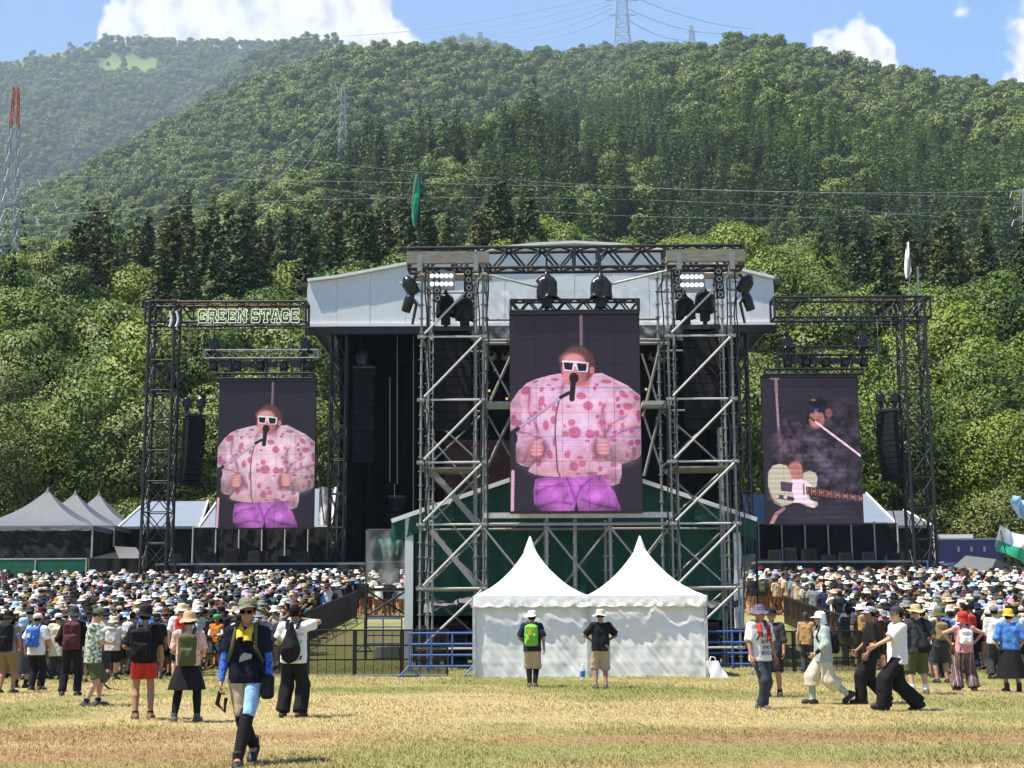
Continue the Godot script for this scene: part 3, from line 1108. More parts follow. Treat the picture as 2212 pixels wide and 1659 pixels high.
func singer_picture(scan: float) -> ImageTexture:
	var p := Pic.new(300, 448, 160, 183, 1087, 1568, rgb8(40, 37, 47))
	var nz := FastNoiseLite.new()
	nz.seed = 61
	nz.frequency = 0.012
	p.line([[673, 180], [672, 400]], 24, rgb8(104, 84, 90))
	p.line([[668, 180], [667, 400]], 8, rgb8(140, 116, 120))
	var coat := [[520, 600], [450, 612], [345, 640], [280, 668], [215, 730], [165, 805], [156, 830], [156, 1000], [185, 1040], [200, 1080], [203, 1225], [240, 1250], [300, 1262], [285, 1290], [330, 1312], [400, 1325], [560, 1334], [700, 1328], [800, 1318], [830, 1370], [870, 1398], [925, 1378], [946, 1310], [946, 1240], [1020, 1222], [1060, 1200], [1090, 1170], [1090, 765], [1000, 690], [900, 640], [815, 598], [760, 602], [640, 660]]
	var arm_l := [[300, 700], [215, 730], [156, 830], [156, 1000], [203, 1080], [203, 1225], [300, 1262], [390, 1180], [370, 1060], [330, 900]]
	var arm_r := [[900, 660], [1090, 765], [1090, 1170], [1020, 1222], [940, 1240], [830, 1215], [780, 1120], [830, 1040], [820, 840]]
	var pants := [[335, 1342], [420, 1332], [560, 1336], [700, 1330], [806, 1322], [830, 1352], [895, 1440], [942, 1575], [640, 1575], [622, 1495], [606, 1575], [375, 1575], [360, 1540], [326, 1520], [322, 1430]]
	nz.frequency = 0.05
	nz.fractal_octaves = 3
	p.poly(coat, rgb8(230, 196, 212))
	# folds of the padded jacket
	for f in [[[300, 700], [290, 860], [360, 1010]], [[990, 900], [880, 960], [830, 1040]], [[820, 820], [800, 960], [830, 1040]], [[210, 1010], [300, 1030], [370, 1060]], [[1085, 980], [960, 1010], [870, 1060]], [[560, 640], [530, 700], [510, 790]]]:
		p.line(f, 46, rgb8(196, 142, 166), 0.45, 6)
		p.line(f, 12, rgb8(160, 106, 128), 0.7, 1.5)
	p.oval(450, 760, 110, 70, rgb8(236, 200, 216), 0.7, 0, 0.55)
	p.oval(760, 760, 130, 60, rgb8(236, 202, 218), 0.7, 0, 0.55)
	p.oval(650, 1180, 170, 120, rgb8(224, 176, 198), 0.7, 0, 0.6)
	p.oval(540, 1290, 190, 40, rgb8(226, 168, 176), 0.6, 0, 0.7)
	p.oval(960, 1160, 90, 70, rgb8(226, 176, 186), 0.7, 0, 0.6)
	p.oval(270, 1180, 60, 60, rgb8(222, 168, 176), 0.7, 0, 0.6)
	p.oval(880, 1330, 50, 50, rgb8(186, 134, 152), 0.5, 0, 0.8)
	for s in [[272, 722, 36, 30, -0.6], [385, 714, 14, 20, 0.4], [465, 714, 15, 9, -0.4], [480, 643, 30, 10, 0], [340, 658, 22, 8, -0.3], [436, 684, 18, 7, 0], [382, 800, 22, 40, 0.3], [408, 826, 9, 14, 0], [372, 852, 18, 12, 0.2], [475, 850, 20, 22, 0.3], [574, 836, 15, 10, 0], [666, 762, 36, 25, 0.1], [764, 708, 14, 18, -0.3], [776, 682, 18, 9, 0.4], [848, 660, 40, 13, 0.1], [714, 832, 36, 33, 0.2], [800, 816, 13, 17, 0], [830, 834, 11, 20, 0.4], [968, 750, 36, 20, 0.6], [924, 786, 16, 20, 0.3], [996, 838, 32, 27, 0], [1060, 778, 24, 18, 0.5], [930, 834, 14, 20, 0.4], [952, 880, 18, 23, -0.3], [1072, 905, 18, 44, 0], [780, 908, 16, 14, 0], [338, 892, 15, 24, 0], [295, 940, 16, 30, 0], [200, 950, 46, 26, 0.2], [186, 910, 18, 18, 0], [412, 968, 21, 37, 0], [468, 930, 22, 30, 0], [594, 950, 26, 25, 0], [545, 974, 8, 16, 0], [814, 952, 26, 21, 0.3], [618, 1020, 44, 42, 0], [552, 1030, 24, 20, 0], [724, 1030, 32, 32, 0], [772, 1026, 20, 22, 0], [706, 1080, 18, 10, 0], [864, 972, 16, 11, 0], [957, 972, 14, 20, 0], [1022, 1014, 17, 14, 0], [900, 1018, 18, 10, -0.4], [472, 1084, 14, 34, 0.1], [440, 1174, 20, 33, -0.2], [564, 1174, 22, 28, 0.3], [894, 1074, 24, 12, 0], [1014, 1096, 21, 20, 0], [1062, 1090, 20, 24, 0.5], [1036, 1156, 16, 34, 0.1], [985, 1180, 11, 22, 0.2], [652, 1196, 24, 13, 0], [756, 1200, 25, 16, -0.3], [668, 1240, 27, 25, 0], [608, 1258, 34, 32, 0], [362, 1232, 17, 28, 0.3], [795, 1276, 16, 20, 0], [830, 1330, 26, 18, 0], [890, 1246, 26, 18, 0], [266, 1200, 10, 30, 0.5], [736, 1308, 40, 14, 0], [640, 1310, 20, 8, 0]]:
		p.oval(s[0], s[1], s[2], s[3], rgb8(194, 104, 136), 0.1, s[4], 0.85)
	p.crumple(coat, nz, 0.36, 0.14, 0.24)
	p.crumple(arm_l, nz, 0.42, 0.2, 0.4)
	p.crumple(arm_r, nz, 0.42, 0.2, 0.36)
	for e in [arm_l, arm_r]:
		p.line([e[-1], e[-2], e[-3]], 12, rgb8(140, 92, 112), 0.5, 2.0)
	p.line([[512, 780], [484, 900], [478, 1020], [486, 1180], [492, 1280], [510, 1330]], 10, rgb8(112, 78, 90))
	# trousers
	p.poly(pants, rgb8(188, 108, 194))
	for f in [[[560, 1340], [590, 1420], [616, 1490]], [[730, 1345], [660, 1400], [622, 1480]], [[340, 1440], [420, 1400], [520, 1380]], [[360, 1540], [480, 1500], [590, 1520]], [[660, 1490], [780, 1530], [900, 1550]]]:
		p.line(f, 30, rgb8(150, 70, 165), 0.4, 4)
		p.line(f, 9, rgb8(96, 44, 110), 0.6, 1.2)
	p.oval(450, 1440, 90, 60, rgb8(204, 118, 212), 0.7, 0, 0.6)
	p.oval(790, 1440, 80, 70, rgb8(204, 118, 212), 0.7, 0, 0.6)
	p.crumple(pants, nz, 0.3, 0.3, 0.3)
	# head
	p.oval(642, 536, 126, 136, rgb8(84, 54, 54), 0.06)
	for k in 9:
		p.line([[556 + k * 21, 500], [578 + k * 16, 432 - 18 * sin(k * 0.39)]], 7, rgb8(140, 98, 94), 0.55)
	p.oval(620, 572, 92, 112, rgb8(196, 132, 130), 0.06)
	p.oval(600, 500, 70, 40, rgb8(214, 152, 146), 0.5)
	p.oval(690, 610, 40, 80, rgb8(150, 94, 92), 0.7, 0, 0.8)
	p.oval(560, 620, 26, 40, rgb8(214, 150, 146), 0.7, 0, 0.8)
	p.oval(745, 580, 18, 28, rgb8(186, 120, 116))
	p.oval(640, 668, 70, 24, rgb8(172, 110, 112), 0.4)
	p.poly([[532, 506], [640, 514], [722, 524], [716, 592], [650, 592], [626, 560], [606, 586], [545, 580]], rgb8(236, 226, 238))
	p.poly([[542, 522], [612, 526], [602, 578], [552, 572]], rgb8(30, 24, 30))
	p.poly([[638, 530], [708, 532], [704, 584], [648, 584]], rgb8(30, 24, 30))
	p.line([[624, 560], [620, 596]], 16, rgb8(206, 140, 136))
	# hands
	for s in [[345, 1130, 1], [818, 1122, -1]]:
		p.oval(s[0] + s[2] * 18, s[1] + 10, 66, 82, rgb8(118, 70, 84), 0.3, 0, 0.8)
		p.oval(s[0], s[1], 48, 64, rgb8(196, 134, 132), 0.12)
		for k in 4:
			p.oval(s[0] - 6 + k * 3, s[1] - 42 + k * 27, 38, 13, rgb8(222, 164, 162), 0.3)
			p.line([[s[0] - 34, s[1] - 28 + k * 27], [s[0] + 34, s[1] - 26 + k * 27]], 5, rgb8(140, 84, 92), 0.7)
		p.oval(s[0] + s[2] * 26, s[1] - 54, 18, 12, rgb8(216, 158, 156))
	p.line([[320, 1090], [240, 1230]], 20, rgb8(170, 108, 126), 0.6)
	# microphone and stand
	p.line([[575, 738], [225, 985]], 22, rgb8(150, 134, 166))
	p.line([[575, 734], [225, 981]], 6, rgb8(216, 204, 226))
	p.line([[215, 990], [160, 1028]], 26, rgb8(34, 30, 38))
	p.line([[612, 640], [600, 782]], 38, rgb8(34, 28, 32))
	p.oval(616, 634, 33, 38, rgb8(26, 22, 26))
	p.line([[520, 770], [580, 740]], 24, rgb8(40, 34, 42))
	p.oval(186, 1058, 26, 44, rgb8(42, 38, 48))
	p.line([[184, 1060], [178, 1280]], 28, rgb8(40, 36, 46))
	p.line([[178, 1292], [172, 1570]], 24, rgb8(212, 170, 182))
	# rows of lit diodes: slow bands, and on the near screen fine orange and blue lines
	for y in p.h:
		var band := 1.0 + 0.05 * nz.get_noise_2d(0, y * 5.0) + 0.02 * sin(y * 1.3)
		var tint := Vector3(band, band, band)
		if scan > 0.0:
			var hot := scan * (0.35 + 0.65 * smoothstep(0.12, 0.4, float(y) / p.h) * smoothstep(1.1, 0.45, float(y) / p.h))
			var q := sin(y * 1.7 + 2.0 * sin(y * 0.06)) * 0.7 + 0.6 * nz.get_noise_2d(50, y * 40.0)
			tint += Vector3(q * hot * 0.9, -absf(q) * hot * 0.35, -q * hot * 0.7)
		for x in p.w:
			var c := p.d[y * p.w + x]
			p.d[y * p.w + x] = Color(clampf(c.r * tint.x, 0, 1), clampf(c.g * tint.y, 0, 1), clampf(c.b * tint.z, 0, 1))
	return p.texture()

func guitarist_picture() -> ImageTexture:
	var p := Pic.new(300, 448, 112, 155, 1100, 1575, rgb8(40, 35, 46))
	p.oval(300, 200, 260, 120, rgb8(48, 44, 56), 0.8, 0, 0.6)
	p.line([[262, 168], [276, 748]], 24, rgb8(150, 128, 130))
	p.line([[264, 168], [266, 290]], 34, rgb8(130, 108, 112))
	p.line([[212, 162], [292, 162]], 16, rgb8(130, 108, 112))
	for s in [[950, 470, 110, 110, 70, 52, 62], [410, 640, 105, 95, 70, 50, 58], [690, 330, 90, 60, 46, 36, 46], [700, 800, 320, 230, 38, 33, 42], [370, 800, 150, 150, 56, 42, 52], [640, 960, 280, 92, 52, 46, 60], [300, 980, 110, 90, 50, 40, 50], [860, 1110, 230, 90, 48, 44, 60], [820, 640, 110, 110, 48, 42, 54], [560, 800, 70, 150, 48, 42, 54], [960, 860, 130, 120, 42, 36, 46]]:
		p.oval(s[0], s[1], s[2], s[3], rgb8(s[4], s[5], s[6]), 0.35, 0, 0.85)
	for f in [[[520, 640], [470, 800], [430, 950]], [[760, 860], [860, 920], [920, 1030]], [[480, 950], [620, 900], [800, 960]], [[880, 560], [920, 660]], [[560, 1060], [760, 1050], [930, 1020]]]:
		p.line(f, 16, rgb8(20, 16, 22), 0.8, 3)
	p.line([[900, 520], [1050, 500]], 20, rgb8(80, 62, 72), 0.6, 4)
	var nz := FastNoiseLite.new()
	nz.seed = 8
	nz.frequency = 0.03
	nz.fractal_octaves = 3
	var coat := [[600, 640], [470, 560], [330, 560], [300, 700], [215, 880], [150, 1000], [400, 1010], [520, 1080], [660, 1120], [700, 1370], [1090, 1370], [1090, 420], [900, 380], [840, 520]]
	p.poly(coat, rgb8(56, 47, 58), 0.85)
	for k in 5:
		p.oval(300 + k * 24, 720 + k * 70, 110, 46, rgb8(92, 74, 84), 0.6, -0.5, 0.7)
		p.oval(640 + k * 50, 760 + k * 110, 240 - k * 12, 62, rgb8(84, 74, 94), 0.7, 0.1, 0.65)
	p.crumple(coat, nz, 0.6, 0.8, 0.1)
	# head
	p.oval(668, 560, 78, 92, rgb8(158, 104, 100), 0.08)
	p.oval(640, 600, 40, 44, rgb8(176, 120, 112), 0.6)
	p.oval(792, 505, 36, 46, rgb8(128, 80, 76), 0.2)
	p.oval(690, 404, 100, 46, rgb8(16, 13, 18), 0.1)
	p.oval(640, 376, 26, 10, rgb8(120, 112, 120), 0.5)
	p.poly([[556, 452], [640, 468], [760, 430], [772, 452], [740, 500], [690, 498], [660, 472], [632, 506], [586, 494]], rgb8(26, 28, 62))
	p.line([[640, 470], [690, 468]], 10, rgb8(60, 70, 150))
	p.oval(676, 574, 28, 15, rgb8(130, 66, 72), 0.3)
	p.line([[668, 500], [672, 540]], 18, rgb8(182, 124, 116), 0.7)
	p.line([[590, 500], [560, 600]], 20, rgb8(24, 20, 26))
	p.line([[820, 560], [900, 640]], 16, rgb8(20, 17, 22))
	p.line([[622, 566], [1100, 925]], 22, rgb8(226, 194, 206))
	p.line([[600, 548], [640, 580]], 22, rgb8(60, 48, 54))
	# trousers and arm
	p.poly([[330, 1420], [560, 1380], [820, 1370], [1000, 1440], [1090, 1575], [300, 1575]], rgb8(46, 42, 54))
	for f in [[[700, 1480], [900, 1400]], [[660, 1500], [520, 1440]], [[680, 1510], [940, 1520]], [[640, 1530], [380, 1530]]]:
		p.line(f, 14, rgb8(74, 68, 82), 0.6, 3)
	p.line([[170, 1575], [225, 1480]], 40, rgb8(176, 126, 126))
	p.line([[225, 1480], [300, 1430]], 34, rgb8(150, 110, 112))
	# guitar
	p.poly([[148, 1140], [158, 1070], [205, 1014], [270, 997], [340, 1014], [392, 1070], [450, 1112], [510, 1086], [570, 1068], [630, 1086], [654, 1135], [642, 1180], [640, 1215], [580, 1260], [556, 1300], [572, 1345], [640, 1368], [648, 1395], [606, 1427], [540, 1412], [460, 1376], [390, 1376], [330, 1400], [270, 1409], [210, 1382], [165, 1305], [148, 1210]], rgb8(182, 174, 156))
	for k in 5:
		p.line([[150, 1085 + k * 62], [640, 1085 + k * 62]], 22, rgb8(196, 188, 172), 0.25, 4)
	p.poly([[148, 1210], [165, 1305], [210, 1382], [270, 1409], [262, 1380], [205, 1340], [172, 1270]], rgb8(120, 110, 98), 0.8)
	p.poly([[388, 1150], [490, 1148], [560, 1180], [592, 1216], [535, 1232], [540, 1330], [622, 1388], [596, 1416], [480, 1374], [402, 1368], [400, 1280], [388, 1270]], rgb8(232, 204, 222))
	p.poly([[276, 1168], [398, 1184], [384, 1270], [276, 1258]], rgb8(58, 42, 58))
	for k in 5:
		p.line([[286, 1184 + k * 15], [386, 1190 + k * 15]], 5, rgb8(150, 110, 130), 0.8)
	p.line([[232, 1312], [388, 1338]], 40, rgb8(66, 58, 66))
	p.oval(236, 1312, 20, 18, rgb8(200, 170, 170))
	p.oval(318, 1322, 18, 18, rgb8(214, 190, 190))
	p.line([[508, 1205], [508, 1290]], 18, rgb8(120, 108, 112))
	p.poly([[530, 1216], [1110, 1312], [1110, 1368], [530, 1294]], rgb8(84, 42, 40))
	for k in 14:
		var x := 545.0 + k * 40.0
		p.line([[x, 1222 + k * 6.6], [x, 1292 + k * 5.2]], 5, rgb8(176, 150, 150), 0.8)
		if k % 2:
			p.oval(x + 20, 1258 + k * 6.0, 7, 7, rgb8(220, 190, 180))
	for k in 5:
		p.line([[532, 1230 + k * 13], [1100, 1322 + k * 9]], 2.4, rgb8(190, 170, 176), 0.5)
	# strumming hand
	p.oval(432, 1040, 70, 62, rgb8(176, 112, 106), 0.12)
	for k in 4:
		p.line([[385 + k * 34, 1060], [402 + k * 28, 1140 - absf(k - 1.5) * 6]], 30, rgb8(188 - k * 8, 120, 112))
		p.line([[402 + k * 33, 1070], [418 + k * 28, 1130]], 5, rgb8(110, 62, 62), 0.8)
	p.line([[400, 1020], [440, 1030], [450, 1010]], 7, rgb8(96, 66, 76), 0.7)
	for y in p.h:
		var band := 1.0 + 0.06 * sin(y * 0.4) + 0.04 * sin(y * 1.3)
		for x in p.w:
			var c := p.d[y * p.w + x]
			p.d[y * p.w + x] = Color(clampf(c.r * band, 0, 1), clampf(c.g * band, 0, 1), clampf(c.b * band, 0, 1))
	return p.texture()

# a screen of stacked cabinets: a lit face in a black case
func video_screen(label: String, u0: float, v0: float, u1: float, v1: float, d: float, tex: Texture2D, cols: int, rows: int, glow: float) -> Node3D:
	var um := (u0 + u1) * 0.5
	var tl := W(u0, (v0 + v1) * 0.5, d)
	var tr := W(u1, (v0 + v1) * 0.5, d)
	var top := Wy(um, v0, d)
	var bot := Wy(um, v1, d)
	var o := thing("video_screen", label, "screen", Vector3((tl.x + tr.x) * 0.5, bot, -d))
	var m := mat("screen_" + str(names["video_screen"]), Color(0.012, 0.012, 0.014), 0.75, 0, 0.25)
	m.emission_enabled = true
	m.emission = Color(1, 1, 1)
	m.emission_operator = BaseMaterial3D.EMISSION_OP_MULTIPLY
	m.emission_texture = tex
	m.emission_energy_multiplier = glow * 0.86
	# each cabinet is a tile of its own, a hair apart from its neighbours
	var cw := (tr.x - tl.x) / cols
	var ch := (top - bot) / rows
	for r in rows:
		for q in cols:
			var b := MB.new()
			b.use_t = true
			var x0 := tl.x + cw * q + 0.004
			var x1 := tl.x + cw * (q + 1) - 0.004
			var y1 := top - ch * r - 0.004
			var y0 := top - ch * (r + 1) + 0.004
			var k := b.v.size()
			var zf := -d + 0.012 * float((q * 7 + r * 3) % 3) * 0.5
			var nn := Vector3(0, 0, 1)
			b.put(Vector3(x0, y0, zf), nn, Vector2((x0 - tl.x) / (tr.x - tl.x), (top - y0) / (top - bot)))
			b.put(Vector3(x1, y0, zf), nn, Vector2((x1 - tl.x) / (tr.x - tl.x), (top - y0) / (top - bot)))
			b.put(Vector3(x1, y1, zf), nn, Vector2((x1 - tl.x) / (tr.x - tl.x), (top - y1) / (top - bot)))
			b.put(Vector3(x0, y1, zf), nn, Vector2((x0 - tl.x) / (tr.x - tl.x), (top - y1) / (top - bot)))
			b.tri(k, k + 2, k + 1); b.tri(k, k + 3, k + 2)
			wpart("display_panel", b.done(), m, o)
	block(o, "case", Vector3((tl.x + tr.x) * 0.5, (top + bot) * 0.5, -d - 0.1), Vector3(tr.x - tl.x + 0.03, top - bot + 0.03, 0.16), M.black_paint)
	beam(o, "top_bar", Vector3(tl.x - 0.02, top + 0.06, -d - 0.06), Vector3(tr.x + 0.02, top + 0.06, -d - 0.06), 0.3, 0.1, M.black_paint)
	beam(o, "bottom_bar", Vector3(tl.x - 0.02, bot - 0.035, -d - 0.06), Vector3(tr.x + 0.02, bot - 0.035, -d - 0.06), 0.3, 0.05, M.black_paint)
	return o

# ---------- the central scaffold tower ----------
func scaffold_post(parent: Node, at: Vector3, top: float, r: float, lean := 0.0) -> void:
	var b := MB.new()
	var h := top - at.y
	b.tube(at, at + Vector3(lean, h, 0), r, 8)
	var y := 0.35
	while y < h:
		var p := at + Vector3(lean * y / h, y, 0)
		b.tube(p - Vector3(0, 0.012, 0), p + Vector3(0, 0.012, 0), r + 0.045, 8)
		y += 0.42
	b.box(at + Vector3(0, 0.01, 0), Vector3(0.3, 0.04, 0.3))
	wpart("post", b.done(), M.steel, parent)

func build_tower() -> void:
	var d := 42.0
	var d2 := 44.3
	var o := thing("scaffold_tower", "tall grey pipe scaffold tower carrying the middle video screen", "scaffold", Vector3(Wx(1245, 1300, d), 0, -d))
	var us := [909.0, 1044.0, 1449.0, 1588.0]
	var vs := [593.0, 727.0, 863.0, 998.0, 1132.0, 1270.0, 1400.0]
	var xs: Array[float] = []
	for u in us:
		xs.append(Wx(u, 1000, d))
	var ys: Array[float] = []
	for v in vs:
		ys.append(Wy(1245, v, d))
	var top := Wy(1245, 556, d)
	for k in 4:
		scaffold_post(o, Vector3(xs[k], ground_y(xs[k], -d) , -d), top, 0.036)
		scaffold_post(o, Vector3(xs[k] + (0.05 if k < 2 else -0.05), ground_y(xs[k], -d2), -d2), top, 0.04)
		scaffold_post(o, Vector3(xs[k] + (0.22 if k % 2 == 0 else -0.22), ground_y(xs[k], -d), -d - 0.25), top - 0.4, 0.035)
		scaffold_post(o, Vector3(xs[k] + (0.3 if k % 2 == 0 else -0.3), ground_y(xs[k], -d), -d - 1.2), top - 0.3, 0.035)
	for bay in [[0, 1], [2, 3]]:
		var x0 := xs[bay[0]]
		var x1 := xs[bay[1]]
		for k in ys.size():
			var y := ys[k]
			rod(o, "ledger", Vector3(x0 - 0.08, y, -d + 0.07), Vector3(x1 + 0.08, y, -d + 0.07), 0.031, M.bright_steel)
			rod(o, "ledger", Vector3(x0 - 0.05, y, -d2 - 0.07), Vector3(x1 + 0.05, y, -d2 - 0.07), 0.032, M.steel)
			for xx in [x0, x1]:
				rod(o, "transom", Vector3(xx, y + 0.08, -d), Vector3(xx, y + 0.08, -d2), 0.032, M.steel)
			if k > 0:
				rod(o, "brace", Vector3(x0 + 0.1, y + 0.08, -d + 0.13), Vector3(x1 - 0.05, ys[k - 1] - 0.06, -d + 0.13), 0.033, M.bright_steel)
				if k > 2:
					rod(o, "brace", Vector3(x1, y + 0.1, -d2 - 0.12), Vector3(x0, ys[k - 1], -d2 - 0.12), 0.032, M.steel)
					rod(o, "brace", Vector3(x0, y + 0.1, -d2 - 0.17), Vector3(x1, ys[k - 1], -d2 - 0.17), 0.03, M.steel)
			for xx in [x0, x1]:
				for s in [-1.0, 1.0]:
					block(o, "coupler", Vector3(xx + s * 0.07, y, -d + 0.05), Vector3(0.09, 0.1, 0.12), M.steel)
	for bay in [[0, 1], [2, 3]]:
		for v in [1003.0, 1266.0]:
			var y := Wy(1245, v, d)
			for k in 4:
				beam(o, "deck_plank", Vector3(xs[bay[0]] + 0.02, y - 0.09, -d - 0.2 - k * 0.42), Vector3(xs[bay[1]] - 0.02, y - 0.09, -d - 0.2 - k * 0.42), 0.38, 0.05, M.timber)
	# stair flight in the left bay
	for k in 2:
		var y0 := ys[4 + k]
		var y1 := ys[3 + k]
		for zz in [-d - 0.9, -d - 1.5]:
			beam(o, "stair_stringer", Vector3(xs[0] + 0.25, y1 - 0.1, zz), Vector3(xs[1] - 0.15, y0, zz), 0.05, 0.16, M.steel)
		for s in 7:
			var f := (s + 0.5) / 7.0
			block(o, "stair_tread", Vector3(lerpf(xs[0] + 0.25, xs[1] - 0.15, f), lerpf(y1 - 0.06, y0 + 0.04, f), -d - 1.2), Vector3(0.22, 0.03, 0.56), M.steel)
		rod(o, "stair_rail", Vector3(xs[0] + 0.25, y1 + 0.85, -d - 0.85), Vector3(xs[1] - 0.15, y0 + 0.95, -d - 0.85), 0.025, M.steel)
	# bridge under the screen with cross braced bays
	var by := Wy(1245, 1113, d)
	beam(o, "bridge_beam", Vector3(xs[1], by, -d + 0.02), Vector3(xs[2], by, -d + 0.02), 0.12, 0.16, M.bright_steel)
	rod(o, "ledger", Vector3(xs[1], ys[4], -d + 0.05), Vector3(xs[2], ys[4], -d + 0.05), 0.05, M.steel)
	rod(o, "ledger", Vector3(xs[1], ys[4], -d2), Vector3(xs[2], ys[4], -d2), 0.04, M.steel)
	var mids := [xs[1], Wx(1181, 1130, d), Wx(1318, 1130, d), xs[2]]
	for k in [1, 2]:
		scaffold_post(o, Vector3(mids[k], ground_y(mids[k], -d), -d), by, 0.05)
		scaffold_post(o, Vector3(mids[k], ground_y(mids[k], -d2), -d2), by, 0.04)
	scaffold_post(o, Vector3(Wx(1245, 1200, d), ground_y(0, -d), -d - 0.8), by, 0.06)
	var low := Wy(1245, 1400, d)
	for k in 3:
		rod(o, "brace", Vector3(mids[k], ys[4] - 0.1, -d + 0.08), Vector3(mids[k + 1], ys[4] - 2.4, -d + 0.08), 0.035, M.steel)
		rod(o, "brace", Vector3(mids[k + 1], ys[4] - 0.1, -d2), Vector3(mids[k], ys[4] - 2.4, -d2), 0.032, M.steel)
		rod(o, "brace", Vector3(mids[k + 1], ys[4] - 0.1, -d - 1.2), Vector3(mids[k], ys[4] - 2.4, -d - 1.2), 0.03, M.steel)
		rod(o, "ledger", Vector3(mids[k], low + 0.9, -d), Vector3(mids[k + 1], low + 0.9, -d), 0.035, M.steel)
	# rear uprights and long braces between the bays, behind the screen
	for k in 2:
		rod(o, "brace", Vector3(xs[1] + 0.05, ys[3 - k] + 0.05, -d2), Vector3(Wx(1105, 700, d2), ys[2 - k] - 0.1, -d2), 0.045, M.steel)
		rod(o, "brace", Vector3(xs[1] + 0.05, ys[2 - k] - 0.05, -d2), Vector3(Wx(1110, 700, d2), ys[3 - k] + 0.2, -d2), 0.03, M.steel)
		rod(o, "brace", Vector3(xs[2] - 0.05, ys[2 - k] - 0.05, -d2), Vector3(Wx(1385, 700, d2), ys[3 - k] - 0.2, -d2), 0.045, M.steel)
		rod(o, "brace", Vector3(xs[2] - 0.05, ys[3 - k] + 0.05, -d2), Vector3(Wx(1385, 700, d2), ys[2 - k] - 0.1, -d2), 0.035, M.steel)
	rod(o, "ledger", Vector3(xs[1], Wy(1245, 690, d2), -d2), Vector3(xs[2], Wy(1245, 690, d2), -d2), 0.04, M.steel)
	rod(o, "ledger", Vector3(xs[1], Wy(1245, 735, d2), -d2), Vector3(xs[2], Wy(1245, 735, d2), -d2), 0.05, M.steel)
	rod(o, "brace", Vector3(xs[1], ys[0] + 0.02, -d + 0.1), Vector3(Wx(1170, 618, d), Wy(1170, 617, d), -d - 0.3), 0.04, M.bright_steel)
	rod(o, "brace", Vector3(xs[2], ys[0] + 0.08, -d + 0.1), Vector3(Wx(1308, 614, d), Wy(1308, 612, d), -d - 0.3), 0.04, M.bright_steel)
	# grated walkways beside the screen
	for e in [[1048.0, 1102.0], [1384.0, 1446.0]]:
		for k in 3:
			beam(o, "walkway_plank", Vector3(Wx(e[0], 878, d2), Wy(1245, 878, d2), -d2 + 0.3 * k), Vector3(Wx(e[1], 878, d2), Wy(1245, 878, d2), -d2 + 0.3 * k), 0.26, 0.12, M.bright_steel)
	# side brackets with their struts
	for s in [-1.0, 1.0]:
		var xe: float = xs[0] if s < 0 else xs[3]
		var y1 := Wy(1245, 610, d)
		rod(o, "bracket", Vector3(xe, y1, -d), Vector3(xe + s * 0.68, y1, -d), 0.035, M.bright_steel)
		rod(o, "bracket", Vector3(xe, Wy(1245, 665, d), -d), Vector3(xe + s * 0.6, y1 - 0.04, -d), 0.035, M.bright_steel)
		rod(o, "bracket", Vector3(xe, Wy(1245, 628, d), -d), Vector3(xe + s * 0.5, Wy(1245, 628, d), -d), 0.03, M.steel)
	# weathered timber bearers under the top truss
	for e in [[880.0, 1057.0, 563.0], [1437.0, 1604.0, 559.0]]:
		var y := Wy(e[0], e[2], d)
		beam(o, "timber_bearer", Vector3(Wx(e[0], 565, d), y, -d + 0.32), Vector3(Wx(e[1], 565, d), y, -d + 0.32), 0.18, 0.36, M.timber)
		beam(o, "timber_bearer", Vector3(Wx(e[0] + 8, 565, d), y - 0.2, -d - 1.1), Vector3(Wx(e[1] + 4, 565, d), y - 0.2, -d - 1.1), 0.18, 0.3, M.timber)
		for f in [0.16, 0.84]:
			var xx := lerpf(Wx(e[0], 565, d), Wx(e[1], 565, d), f)
			beam(o, "bearer_head", Vector3(xx, y - 0.42, -d + 0.33), Vector3(xx, y + 0.1, -d + 0.33), 0.15, 0.17, M.steel, Vector3(0, 0, 1))

	# black box truss across the top
	var t := thing("top_truss", "long black box truss laid across the top of the scaffold tower", "truss", Vector3(Wx(1245, 552, d), Wy(1245, 575, d), -d))
	var ty := (Wy(1245, 531, d) + Wy(1245, 575, d)) * 0.5
	truss(t, Vector3(Wx(882, 552, d), ty, -d - 0.5), Vector3(Wx(1607, 552, d), ty + 0.05, -d - 0.5), 0.62, Wy(1245, 531, d) - Wy(1245, 575, d), 0.98, 0.05, 0.036, M.black_steel)
	for u in [1034.0, 1241.0, 1293.0, 1437.0, 905.0]:
		var x := Wx(u, 552, d)
		for zz in [-0.19, -0.81]:
			rod(t, "upright", Vector3(x, ty - 0.33, -d + zz), Vector3(x, ty + 0.33, -d + zz), 0.05, M.black_steel)

	# screen, its own truss and hoists
	var sc := video_screen("large upright video screen in the middle showing a singer in a pink spotted jacket", 1102, 681, 1384, 1104, d - 0.35, singer_picture(0.5), 5, 8, 0.66)
	var st := thing("screen_truss", "short black truss from which the middle video screen hangs", "truss", Vector3(Wx(1241, 664, d), Wy(1241, 680, d), -d))
	var sy := (Wy(1241, 650, d) + Wy(1241, 674, d)) * 0.5
	truss(st, Vector3(Wx(1103, 664, d), sy, -d), Vector3(Wx(1379, 664, d), sy, -d), 0.4, 0.34, 0.56, 0.035, 0.028, M.black_steel)
	for e in [[1181.0, 616.0], [1297.0, 617.0]]:
		bag_hoist(("left" if e[0] < 1250 else "right") + "-hand black rain-bagged hoist above the middle screen", W(e[0], e[1], d - 0.1), 0.9, 0.95, int(e[0]))
	# clear plastic rain sheets behind the screen
	var pl := thing("plastic_sheet", "crumpled clear plastic rain sheet hung behind the middle screen", "sheet", W(1245, 740, 44.6))
	drape(pl, "film", W(1046, 628, 44.7), W(1446, 622, 44.7), W(1446, 742, 44.7), W(1046, 742, 44.7), 0.3, M.film, 0.0, 3.0, 60, 24)
